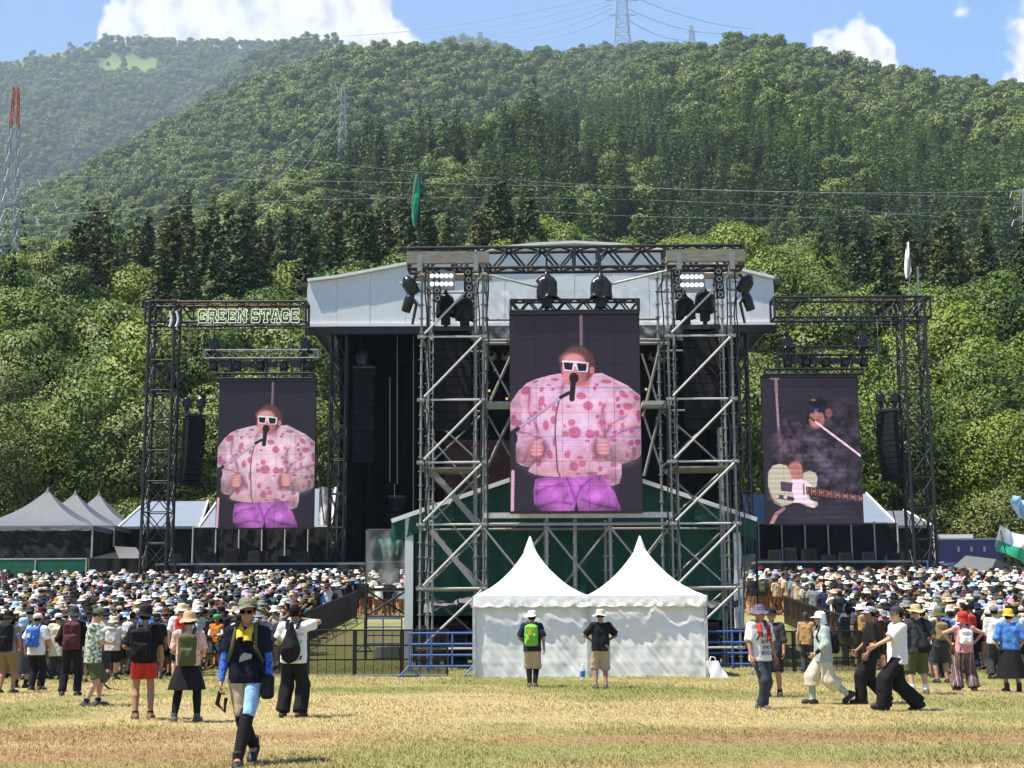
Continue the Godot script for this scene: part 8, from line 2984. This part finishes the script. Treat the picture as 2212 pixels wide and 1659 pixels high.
	# ---- before the white tents ----
	person({"u": 1150.0, "v": 1480.0, "H": 1.68, "yaw": PI - 0.1, "label": "person in a white hat with a bright green backpack standing before the white tents", "hands": [[0.22, 1.05, 0.18], [-0.28, 0.9, 0.0]], "feet": [[0.07, 0.1, 0], [-0.06, 0, 0]],
		"top": {"mat": "cl_navy", "sleeve": 0.5, "hem": 0.83, "loose": 0.045}, "bottom": {"kind": "shorts", "mat": "cl_beige", "end": 0.48, "loose": 0.05}, "leggings": "cl_black", "socks": ["cl_grey", 0.45], "shoes": "shoe_grey",
		"hat": {"kind": "brim", "mat": "cl_white", "brim": 0.075, "tall": 0.1, "droop": 0.02}, "hair": {"mat": "hair_black", "len": 0.06}, "bag": {"kind": "pack", "mat": "cl_lime", "size": Vector3(0.15, 0.23, 0.12), "y": -0.08, "strap": "cl_charcoal", "extra": "cl_yellow"}})
	person({"u": 1299.0, "v": 1483.0, "H": 1.7, "yaw": PI + 0.05, "label": "person in a beige hat, black t-shirt and beige cargo shorts standing before the white tents", "hands": [[0.2, 1.08, 0.2, 1, -0.6, -0.2], [-0.2, 1.08, 0.2, -1, -0.6, -0.2]], "feet": [[0.12, 0, 0], [-0.1, -0.02, 0]],
		"top": {"mat": "cl_black", "sleeve": 0.5, "hem": 0.84, "loose": 0.035}, "bottom": {"kind": "shorts", "mat": "cl_beige", "end": 0.46, "loose": 0.045}, "shoes": "shoe_grey",
		"hat": {"kind": "brim", "mat": "cl_cream", "brim": 0.075, "tall": 0.105, "droop": 0.03}, "hair": {"mat": "hair_black", "len": 0.02}})
	# ---- right foreground ----
	q = {"u": 1646.0, "v": 1528.0, "H": 1.73, "yaw": 0.55, "look": 0.5, "label": "person in a white lettered t-shirt and red neck towel with a patterned bucket hat", "hands": [[0.27, 0.86, 0.08], [-0.29, 0.84, 0.1]], "feet": [[0.1, -0.14, 0.0, 0.1], [-0.06, 0.12, 0.0]],
		"top": {"mat": "cl_white", "sleeve": 0.5, "hem": 0.82, "loose": 0.045}, "bottom": {"kind": "trousers", "mat": "pr_jean", "end": 0.07, "loose": 0.025}, "scarf": "pr_towel", "shoes": "shoe_grey",
		"hat": {"kind": "brim", "mat": "pr_hat", "brim": 0.055, "tall": 0.11, "droop": 0.045}, "hair": {"mat": "hair_black", "len": 0.02}, "bag": {"kind": "pack", "mat": "cl_charcoal", "size": Vector3(0.13, 0.2, 0.08)}}
	var rp := person(q)
	for k in 4:
		lettering(rp, ["IT", "ROCK", "AND", "ROLL"][k], 0.085, Vector3(0.0, 1.245 - k * 0.095, 0.178), 0.0, M.cl_black)
	person({"u": 1672.0, "v": 1500.0, "H": 1.7, "yaw": -0.3, "label": "person in a dark jacket with a red and green armband behind the lettered t-shirt", "hands": [[0.24, 0.85, 0.1], [-0.2, 1.0, 0.2]], "top": {"mat": "cl_charcoal", "sleeve": 0.6, "hem": 0.85, "loose": 0.04}, "bottom": {"kind": "shorts", "mat": "cl_black", "end": 0.5, "loose": 0.04}, "socks": ["cl_black", 0.2], "hat": {"kind": "cap", "mat": "cl_black", "brim": 0.05}, "hair": {"mat": "hair_black", "len": 0.05}})
	person({"u": 1783.0, "v": 1516.0, "H": 1.66, "yaw": -PI / 2 + 0.1, "label": "person in a mint hooded shirt and white visor walking left with a black backpack", "lean": 0.05, "hands": [[0.2, 0.95, 0.22], [-0.22, 0.9, 0.05]], "feet": [[0.07, -0.42, 0.13, 0.9, 0.0], [-0.06, 0.22, 0.0, -0.1, 0.0]], "drop": 0.02, "sleeves": "cl_black",
		"top": {"mat": "pr_mesh_mint", "sleeve": 0.8, "hem": 0.8, "loose": 0.055, "hood": true}, "bottom": {"kind": "shorts", "mat": "cl_cream", "end": 0.33, "loose": 0.06, "flare": 0.03}, "socks": ["cl_mint", 0.6], "shoes": "shoe_black", "skin": "skin_light",
		"hat": {"kind": "cap", "mat": "cl_white", "brim": 0.1, "tail": 0.2}, "hair": {"mat": "hair_brown", "len": 0.05}, "bag": {"kind": "pack", "mat": "cl_black", "size": Vector3(0.12, 0.19, 0.09), "y": -0.12}})
	person({"u": 1888.0, "v": 1515.0, "H": 1.74, "yaw": -PI / 2 - 0.15, "label": "person in a black shirt, black trousers and patterned cap walking left", "hands": [[0.24, 0.9, 0.1], [-0.22, 0.95, 0.24]], "feet": [[0.07, 0.22, 0.0, 0.0, 0.0], [-0.07, -0.22, 0.05, 0.4, 0.0]], "drop": 0.02,
		"top": {"mat": "cl_black", "sleeve": 0.55, "hem": 0.82, "loose": 0.045}, "bottom": {"kind": "trousers", "mat": "cl_black", "end": 0.05, "loose": 0.035, "flare": 0.02}, "hat": {"kind": "cap", "mat": "pr_camo_white", "brim": 0.07}, "hair": {"mat": "hair_black", "len": 0.03}})
	person({"u": 1944.0, "v": 1530.0, "H": 1.74, "yaw": -PI / 2 + 0.1, "label": "person in a white shirt and black cap walking left with an arm out", "lean": -0.03, "hands": [[0.16, 1.08, 0.42, 0.3, -1, -0.2], [-0.22, 0.85, 0.02]], "curl": [0.3, 0.5], "feet": [[0.07, 0.3, 0.02, -0.2, 0.0], [-0.07, -0.34, 0.05, 0.5, 0.0]], "drop": 0.035, "skin": "skin_light",
		"top": {"mat": "cl_white", "sleeve": 0.5, "hem": 0.8, "loose": 0.05}, "bottom": {"kind": "trousers", "mat": "cl_black", "end": 0.04, "loose": 0.045, "flare": 0.03}, "hat": {"kind": "cap", "mat": "cl_charcoal", "brim": 0.06}, "hair": {"mat": "hair_black", "len": 0.03}})
	person({"u": 1987.0, "v": 1496.0, "H": 1.76, "yaw": PI + 0.05, "label": "person in a straw hat, dark grey t-shirt and olive cargo shorts with a shoulder bag", "hands": [[0.24, 1.0, 0.12], [-0.24, 1.0, 0.12]], "feet": [[0.14, 0, 0], [-0.15, 0.03, 0]], "skin": "skin_light",
		"top": {"mat": "cl_charcoal", "sleeve": 0.5, "hem": 0.82, "loose": 0.05}, "bottom": {"kind": "shorts", "mat": "cl_olive", "end": 0.48, "loose": 0.055}, "socks": ["cl_white", 0.3], "shoes": "shoe_grey",
		"hat": {"kind": "brim", "mat": "pr_straw", "brim": 0.085, "tall": 0.11, "droop": 0.015, "band": "cl_tan"}, "hair": {"mat": "hair_black", "len": 0.02}, "bag": {"kind": "sack", "mat": "cl_black", "size": Vector3(0.13, 0.16, 0.08), "y": -0.26, "x": -0.08}})
	person({"u": 2088.0, "v": 1488.0, "H": 1.6, "yaw": PI, "label": "person in a red headscarf with a white backpack and striped wide trousers", "hands": [[0.3, 1.12, 0.1, 1, -0.2, 0], [-0.3, 1.12, 0.1, -1, -0.2, 0]], "curl": [0.8, 0.8], "feet": [[0.2, 0, 0], [-0.18, 0, 0]], "skin": "skin_light",
		"top": {"mat": "cl_pink", "sleeve": 0.1, "hem": 0.86, "loose": 0.03}, "bottom": {"kind": "trousers", "mat": "pr_stripes", "end": 0.06, "loose": 0.04, "flare": 0.05}, "hat": {"kind": "wrap", "mat": "cl_red", "tail": 0.14}, "hair": {"mat": "hair_brown", "len": 0.06}, "bag": {"kind": "pack", "mat": "cl_white", "size": Vector3(0.14, 0.16, 0.09), "y": -0.06, "strap": "cl_charcoal"}})
	person({"u": 2188.0, "v": 1490.0, "H": 1.66, "yaw": PI - 0.1, "label": "person in a blue tie-dye t-shirt, yellow hat and long black skirt at the right edge", "hands": [[0.24, 1.0, 0.15], [-0.26, 1.0, 0.12]], "feet": [[0.12, 0, 0], [-0.14, 0, 0]], "boot": 0.12, "skin": "skin_light",
		"top": {"mat": "pr_tie_dye", "sleeve": 0.6, "hem": 0.9, "loose": 0.05}, "bottom": {"kind": "skirt", "mat": "cl_black", "end": 0.3, "loose": 0.045}, "hat": {"kind": "brim", "mat": "cl_yellow", "brim": 0.02, "tall": 0.11, "droop": 0.03}, "hair": {"mat": "hair_black", "len": 0.06}})
	person({"u": 2036.0, "v": 1470.0, "H": 1.7, "yaw": PI, "label": "person in an olive bucket hat with a tan backpack beyond the straw hat", "top": {"mat": "cl_charcoal", "sleeve": 0.5, "hem": 0.84, "loose": 0.04}, "bottom": {"kind": "shorts", "mat": "cl_charcoal", "end": 0.5, "loose": 0.04}, "hat": {"kind": "brim", "mat": "cl_olive", "brim": 0.06, "tall": 0.1, "droop": 0.04}, "hair": {"mat": "hair_black", "len": 0.02}, "bag": {"kind": "pack", "mat": "cl_khaki", "size": Vector3(0.14, 0.2, 0.1)}})
	person({"u": 1745.0, "v": 1452.0, "H": 1.66, "yaw": PI - 0.4, "label": "person with bare shoulders and a tan wrap standing behind the right mesh fence", "top": {"mat": "cl_tan", "sleeve": 0.0, "hem": 0.84, "loose": 0.02}, "bottom": {"kind": "trousers", "mat": "cl_charcoal", "end": 0.08, "loose": 0.02}, "skin": "skin_light", "hair": {"mat": "hair_brown", "len": 0.12}})

# ---------- crowd ----------
func build_crowd() -> void:
	var poses := [
		{"hands": [[0.25, 0.9, 0.08], [-0.25, 0.9, 0.08]]},
		{"hands": [[0.1, 1.12, 0.26], [-0.1, 1.1, 0.26]], "curl": [1, 1]},
		{"hands": [[0.24, 1.0, 0.1], [-0.2, 1.78, 0.16, -1, 0.2, 0]], "curl": [0.5, 0.2]},
		{"hands": [[0.08, 1.5, 0.24, 0.35, -1, 0], [-0.08, 1.5, 0.24, -0.35, -1, 0]], "curl": [1.2, 1.2], "look": 0.1},
		{"hands": [[0.24, 0.92, 0.06], [-0.14, 1.2, 0.24]], "look": 0.4, "curl": [0.6, 0.9], "feet": [[0.15, 0.05, 0], [-0.12, -0.05, 0]]},
	]
	var hats := [{"kind": "brim", "mat": "cl_white", "brim": 0.055, "tall": 0.11, "droop": 0.045}, {"kind": "cap", "mat": "cl_white", "brim": 0.06}, {"kind": "brim", "mat": "cl_white", "brim": 0.09, "tall": 0.1, "droop": 0.015}]
	var sets := []
	for k in poses.size():
		var tmp := Node3D.new()
		tmp.name = "template"
		add_child(tmp)
		var q: Dictionary = poses[k].duplicate()
		q.merge({"top": {"mat": "cl_white", "sleeve": 0.5 if k != 1 else 0.9, "hem": 0.84, "loose": 0.04}, "bottom": {"kind": "shorts" if k % 2 == 0 else "trousers", "mat": "cl_black", "end": 0.5 if k % 2 == 0 else 0.08, "loose": 0.035}, "hat": hats[[0, 1, 0, 2, 2][k]], "hair": {"mat": "hair_black", "len": 0.05}})
		if k in [0, 1, 4]:
			q["bag"] = {"kind": "pack", "mat": "cl_black", "size": Vector3(0.14, 0.22, 0.1)}
		dress(tmp, q, 0.03, 0.017)
		var meshes := {}
		for o in tmp.get_children():
			if o.name.begins_with("eye"):
				continue
			var nm := String(o.name).rstrip("0123456789")
			if not meshes.has(nm):
				meshes[nm] = []
			meshes[nm].append(o.mesh)
		remove_child(tmp)
		tmp.free()
		sets.append(meshes)
	var rng := rngs(404)
	var spots := []
	var z := 35.0
	while z < 70.2:
		var dens := 0.62 if z > 38.0 else lerpf(1.1, 0.75, (z - 35.0) / 4.0)
		var x := -27.0
		while x < 27.0:
			var px := x + rng.randf_range(-0.22, 0.22) * dens / 0.62
			var pz := z + rng.randf_range(-0.22, 0.22)
			x += dens
			var ok := false
			if px < 0.0:
				ok = px < (-7.0 if z < 49.0 else -7.9 + (z - 49.0) * 0.06) - (0.8 if z < 40.0 else 0.0)
			else:
				ok = px > 11.7 if z > 44.0 else (px > 9.9 and rng.randf() < 0.7)
			if z > 62.5:
				ok = true
			if not ok:
				continue
			var y := ground_y(px, -pz)
			var s := project(Vector3(px, y + 1.6, -pz))
			if s.x < -70.0 or s.x > 2290.0:
				continue
			if z > 62.5 and s.x > 905.0 and s.x < 1600.0:
				continue
			if z < 38.0 and rng.randf() < 0.25:
				continue
			spots.append(Vector3(px, y, -pz))
		z += dens * 0.95
	# leave room for the people already standing in front
	var taken := []
	for o in get_children():
		if o.has_meta("category") and o.get_meta("category") == "person":
			taken.append(o.position)
	spots = spots.filter(func(p): return taken.all(func(t): return Vector2(t.x - p.x, t.z - p.z).length() > 0.55 and not (p.z > t.z and absf(p.x / p.z - t.x / t.z) < 0.013)))
	spots.sort_custom(func(a, b): return a.z > b.z)
	var tops := ["white", "white", "white", "white", "white", "white", "black", "black", "black", "black", "black", "black", "grey", "grey", "cream", "cream", "navy", "navy", "charcoal", "charcoal", "sky_blue", "beige", "beige", "white", "black", "blue", "olive", "mint", "lilac", "khaki", "white", "black", "brown", "teal", "pink", "grey", "maroon"]
	var caps := ["white", "white", "white", "white", "white", "cream", "cream", "cream", "beige", "beige", "black", "black", "black", "black", "black", "black", "charcoal", "charcoal", "charcoal", "olive", "olive", "navy", "navy", "tan", "grey", "grey", "grey", "khaki", "brown", "brown", "pink", "sky_blue", "tan", "maroon", "navy", "black", "cream", "white", "mint", "black", "olive", "lilac", "cream", "white", "charcoal", "grey", "beige", "black", "white"]
	var legs := ["black", "charcoal", "navy", "khaki", "beige", "grey", "olive"]
	var bags := ["black", "black", "charcoal", "navy", "olive", "white", "blue", "red", "tan"]
	var skins := ["skin_tan", "skin_light", "skin_tan", "skin_dark"]
	var kinds := ["bucket hat", "cap", "bucket hat", "wide-brimmed hat", "wide-brimmed hat"]
	var skin_c := {"skin_tan": Color(0.36, 0.19, 0.115), "skin_light": Color(0.5, 0.3, 0.2), "skin_dark": Color(0.25, 0.12, 0.07)}
	var inst := {}
	var tint := {}
	for n in spots.size():
		var p: Vector3 = spots[n]
		var k := rng.randi() % 5
		if k == 2 and rng.randf() < 0.55:
			k = 0
		var st: Dictionary = sets[k]
		var tc: String = tops[rng.randi() % tops.size()]
		var hc: String = caps[rng.randi() % caps.size()]
		var lc: String = legs[rng.randi() % legs.size()]
		var bc: String = bags[rng.randi() % bags.size()]
		var sk: String = skins[rng.randi() % 4]
		var bare := rng.randf() < 0.2
		var hasbag := rng.randf() < (0.55 if p.z > -45.0 else 0.2)
		var turn := PI + rng.randf_range(-0.45, 0.45) + (0.08 if p.x > 0.0 else -0.08)
		var hs := rng.randf_range(0.89, 1.06)
		if n < 300:
			var lab := "%s top, %s%s, person in the %s" % [tc.replace("_", " "), "dark hair" if bare else "%s %s" % [hc.replace("_", " "), kinds[k]], (", %s backpack" % bc) if hasbag and st.has("backpack") else "", ("left crowd" if p.x < 0 else "right crowd") + (" near rows" if p.z > -43.0 else " middle rows")]
			var o := thing("person", lab, "person", p, turn, "people standing in the crowd")
			o.scale = Vector3.ONE * hs
			for nm in st:
				if nm == "hat" and bare:
					continue
				if nm == "backpack" and not hasbag:
					continue
				var m: Material = {"body": M[sk], "shirt": M["cl_" + tc], "shorts": M["cl_" + lc], "trousers": M["cl_" + lc], "shoe": M.shoe_black, "hair": M.hair_black, "hat": M["cl_" + hc], "backpack": M["cl_" + bc]}[nm]
				for ms in st[nm]:
					part(nm, ms, m, o)
		else:
			var xf := Transform3D(Basis(Vector3.UP, turn).scaled(Vector3.ONE * hs), p)
			for nm in st:
				if nm == "shoe" or nm == "shorts" or nm == "trousers":
					continue
				if nm == "hat" and bare:
					continue
				if nm == "backpack" and not hasbag:
					continue
				var key: String = nm + "_" + str(k)
				if not inst.has(key):
					inst[key] = []
					tint[key] = []
				inst[key].append(xf)
				tint[key].append({"body": skin_c[sk], "shirt": SOLIDS[tc], "hair": Color(0.012, 0.01, 0.009), "hat": SOLIDS[hc], "backpack": SOLIDS[bc]}[nm])
	var cr := Node3D.new()
	cr.name = "crowd"
	add_child(cr)
	cr.set_meta("kind", "stuff")
	cr.set_meta("label", "packed crowd of festival-goers in hats reaching to the stage")
	cr.set_meta("category", "crowd")
	var plain := mat("crowd_cloth", Color(1, 1, 1), 0.8, 0, 0.25)
	plain.vertex_color_use_as_albedo = true
	for key in inst:
		var nm: String = key.split("_")[0]
		var k := int(key.split("_")[1])
		scatter("crowd_" + {"body": "bodies", "shirt": "shirts", "hair": "hair", "hat": "hats", "backpack": "backpacks"}[nm], sets[k][nm][0], plain, inst[key], tint[key], cr)

# ---------- dry grass ----------
func build_grass() -> void:
	var soil := FastNoiseLite.new()
	soil.seed = 21
	soil.frequency = 0.11
	soil.fractal_octaves = 4
	var rng := rngs(55)
	var kinds := []
	for k in 4:
		var b := MB.new()
		for n in 16:
			var an := rng.randf() * TAU
			var base := Vector3(rng.randfn() * 0.06, -0.006, rng.randfn() * 0.06)
			var h := rng.randf_range(0.02, 0.055) * (1.35 if k == 1 else 1.0)
			var flop := rng.randf_range(0.03, 0.11) * (1.8 if k == 3 else 1.0)
			var dir := Vector3(cos(an), 0, sin(an))
			var sd := Vector3(-sin(an), 0, cos(an)) * rng.randf_range(0.0018, 0.0042)
			var mid := base + Vector3(0, h * 0.65, 0) + dir * flop * 0.35
			var tip := base + Vector3(0, h * (0.95 if k != 3 else 0.45), 0) + dir * flop
			var i0 := b.v.size()
			var nn := (Vector3.UP + dir * 0.4).normalized()
			b.put(base - sd, nn); b.put(base + sd, nn); b.put(mid + sd * 0.8, nn); b.put(mid - sd * 0.8, nn); b.put(tip, nn)
			b.tri(i0, i0 + 2, i0 + 1); b.tri(i0, i0 + 3, i0 + 2); b.tri(i0 + 3, i0 + 4, i0 + 2)
		kinds.append(b.done())
	var at := [[], [], [], []]
	var tint := [[], [], [], []]
	var zz := 13.0
	while zz < 46.0:
		var step := lerpf(0.066, 0.145, clampf((zz - 14.3) / 26.0, 0, 1))
		var half := zz * 0.39 + 0.5
		var x := -half
		while x < half:
			var px := x + rng.randf_range(-1, 1) * step
			var pz := -zz + rng.randf_range(-1, 1) * step
			x += step
			var c := turf_colour(px, pz, soil)
			var bare := clampf((0.62 - c.g / c.r) * 0.0 + smoothstep(0.7, 0.63, c.g / c.r), 0, 1)
			if rng.randf() < bare * 0.75:
				continue
			var k := rng.randi() % 4
			if c.g / c.r > 0.85 and rng.randf() < 0.5:
				k = 1
			var s := rng.randf_range(0.55, 1.15) * lerpf(1.0, 1.25, clampf((zz - 20.0) / 20.0, 0, 1)) * (0.55 + 0.7 * smoothstep(-0.5, 0.5, soil.get_noise_2d(px * 2.0, pz * 2.0 + 77.0)))
			at[k].append(Transform3D(Basis(Vector3.UP, rng.randf() * TAU).scaled(Vector3(s, s * rng.randf_range(0.8, 1.2), s)), Vector3(px, ground_y(px, pz), pz)))
			var f := rng.randf_range(0.85, 1.3)
			tint[k].append(Color(c.r * f * 1.12, c.g * f * 1.1, c.b * f))
		zz += step
	var g := Node3D.new()
	g.name = "grass"
	add_child(g)
	g.set_meta("kind", "stuff")
	g.set_meta("label", "dry straw-coloured grass with green tufts covering the field")
	g.set_meta("category", "grass")
	var m := mat("grass_blade", Color(1, 1, 1), 0.7, 0, 0.3)
	m.vertex_color_use_as_albedo = true
	m.backlight_enabled = true
	m.backlight = Color(0.4, 0.4, 0.3)
	var total := 0
	for k in 4:
		total += at[k].size()
		scatter("grass_tufts", kinds[k], m, at[k], tint[k], g)

func build_sky() -> PanoramaSkyMaterial:
	var w := 4096
	var h := 2048
	var im := Image.create(w, h, false, Image.FORMAT_RGBF)
	for row in h:
		var el := 90.0 - 180.0 * (row + 0.5) / h
		var c: Color
		if el >= 0.0:
			var f := pow(1.0 - sin(deg_to_rad(el)), 2.2)
			c = Color(0.1, 0.26, 0.66).lerp(Color(0.46, 0.74, 1.08), f)
		else:
			c = Color(0.28, 0.3, 0.26)
		im.fill_rect(Rect2i(0, row, w, 1), c)
	# cumulus banks low over the mountains, all round
	var nz := FastNoiseLite.new()
	nz.seed = 5
	nz.frequency = 0.03
	nz.fractal_octaves = 6
	nz.fractal_gain = 0.55
	var big := FastNoiseLite.new()
	big.seed = 2
	big.frequency = 0.02
	for row in range(int(h * (90.0 - 38.0) / 180.0), int(h * 0.5)):
		var el := 90.0 - 180.0 * (row + 0.5) / h
		for q in w:
			var az := 360.0 * (q + 0.5) / w
			if az > 180.0:
				az -= 360.0
			var den := -1.0
			var u := 1106.0 + tan(deg_to_rad(clampf(az, -50, 50))) * FOC * 0.985
			if absf(az) < 24.0:
				if el < 18.0:
					continue
				# the banks the photograph shows: big one on the left, a small peak and a fringe on the right
				var v := 829.5 - FOC * tan(deg_to_rad(el * (0.93 + 0.07 * cos(deg_to_rad(az))) - 9.38 + 0.0))
				v += (u - 1106.0) * 0.0
				var top1 := line_at([[150, 500], [180, 110], [185, 80], [200, 50], [235, 42], [240, 5], [262, -25], [320, -28], [345, 12], [360, 10], [420, -5], [500, -30], [800, -40], [830, -5], [850, 40], [880, 72], [930, 100], [960, 400]], u)
				var top2 := line_at([[1740, 600], [1775, 130], [1790, 104], [1800, 98], [1830, 104], [1860, 88], [1874, 76], [1900, 80], [1920, 92], [1950, 118], [1970, 145], [1990, 600]], u)
				den = maxf((v - top1) / 26.0, (v - top2) / 22.0)
				den += 1.5 * nz.get_noise_2d(u * 0.9, v * 0.9)
				var d3 := (u - line_at([[20, 2320], [60, 2265], [100, 2245], [150, 2215], [220, 2210]], v)) / 45.0 + 0.9 * nz.get_noise_2d(u * 0.7 + 500.0, v * 0.9)
				var d4 := 0.75 - Vector2((u - 2120.0) / 40.0, (v - 95.0) / 20.0).length() + 0.9 * nz.get_noise_2d(u * 0.8, v * 1.2 + 90.0)
				den = maxf(den, minf(maxf(d3 * 0.6, d4 * 0.5), 0.75))
			else:
				var sx := az * 7.0
				den = (big.get_noise_2d(sx * 0.9, 3.0) * 30.0 + 6.0 - el * 0.9) / 7.0 + 1.6 * nz.get_noise_2d(sx * 2.4, el * 20.0)
			if den > 0.0:
				var cover := smoothstep(0.0, 0.55, den)
				var puff := 0.5 + 0.5 * nz.get_noise_2d((u if absf(az) < 24.0 else az * 50.0) * 0.45 + 40.0, el * 24.0)
				var cc := Color(0.6, 0.65, 0.72).lerp(Color(0.98, 0.98, 0.96), smoothstep(0.25, 0.7, puff + 0.12 * minf(den, 1.0)))
				im.set_pixel(q, row, im.get_pixel(q, row).lerp(cc, cover))
	var m := PanoramaSkyMaterial.new()
	m.panorama = ImageTexture.create_from_image(im)
	return m

func _ready() -> void:
	# camera
	var cam := Camera3D.new()
	cam.name = "camera"
	cam.fov = rad_to_deg(2.0 * atan(829.5 / FOC))
	cam.transform = Transform3D(cam_basis, EYE)
	cam.near = 0.1
	cam.far = 6000.0
	add_child(cam)
	# sky, haze, exposure
	var env := Environment.new()
	env.background_mode = Environment.BG_SKY
	env.sky = Sky.new()
	env.sky.sky_material = build_sky()
	env.tonemap_mode = Environment.TONE_MAPPER_LINEAR
	env.tonemap_exposure = 2.0
	env.background_energy_multiplier = 0.62
	env.fog_enabled = true
	env.fog_density = 0.00011
	env.fog_light_color = Color(0.84, 0.93, 1.0)
	env.volumetric_fog_enabled = true
	env.volumetric_fog_density = 0.0
	env.sdfgi_enabled = true
	env.ssao_enabled = true
	env.ssil_enabled = true
	var we := WorldEnvironment.new()
	we.name = "world_environment"
	we.environment = env
	add_child(we)
	# sun: high, from the left and a little beyond the stage
	var sun := DirectionalLight3D.new()
	sun.name = "sun"
	sun.light_energy = 1.55
	sun.light_angular_distance = 0.53
	sun.light_color = Color(1.0, 0.965, 0.9)
	sun.shadow_enabled = true
	add_child(sun)
	sun.look_at_from_position(Vector3(-0.40, 0.89, 0.13), Vector3.ZERO, Vector3.FORWARD)
	# moist air lying in the valley before the far mountain
	var air := FogVolume.new()
	air.name = "valley_haze"
	air.size = Vector3(1500, 800, 1400)
	air.position = Vector3(-420, 330, -1180)
	var am := FogMaterial.new()
	am.density = 0.00024
	am.albedo = Color(0.86, 0.94, 1.0)
	air.material = am
	air.set_meta("kind", "stuff")
	add_child(air)
	build_land()
	build_trees()
	more()
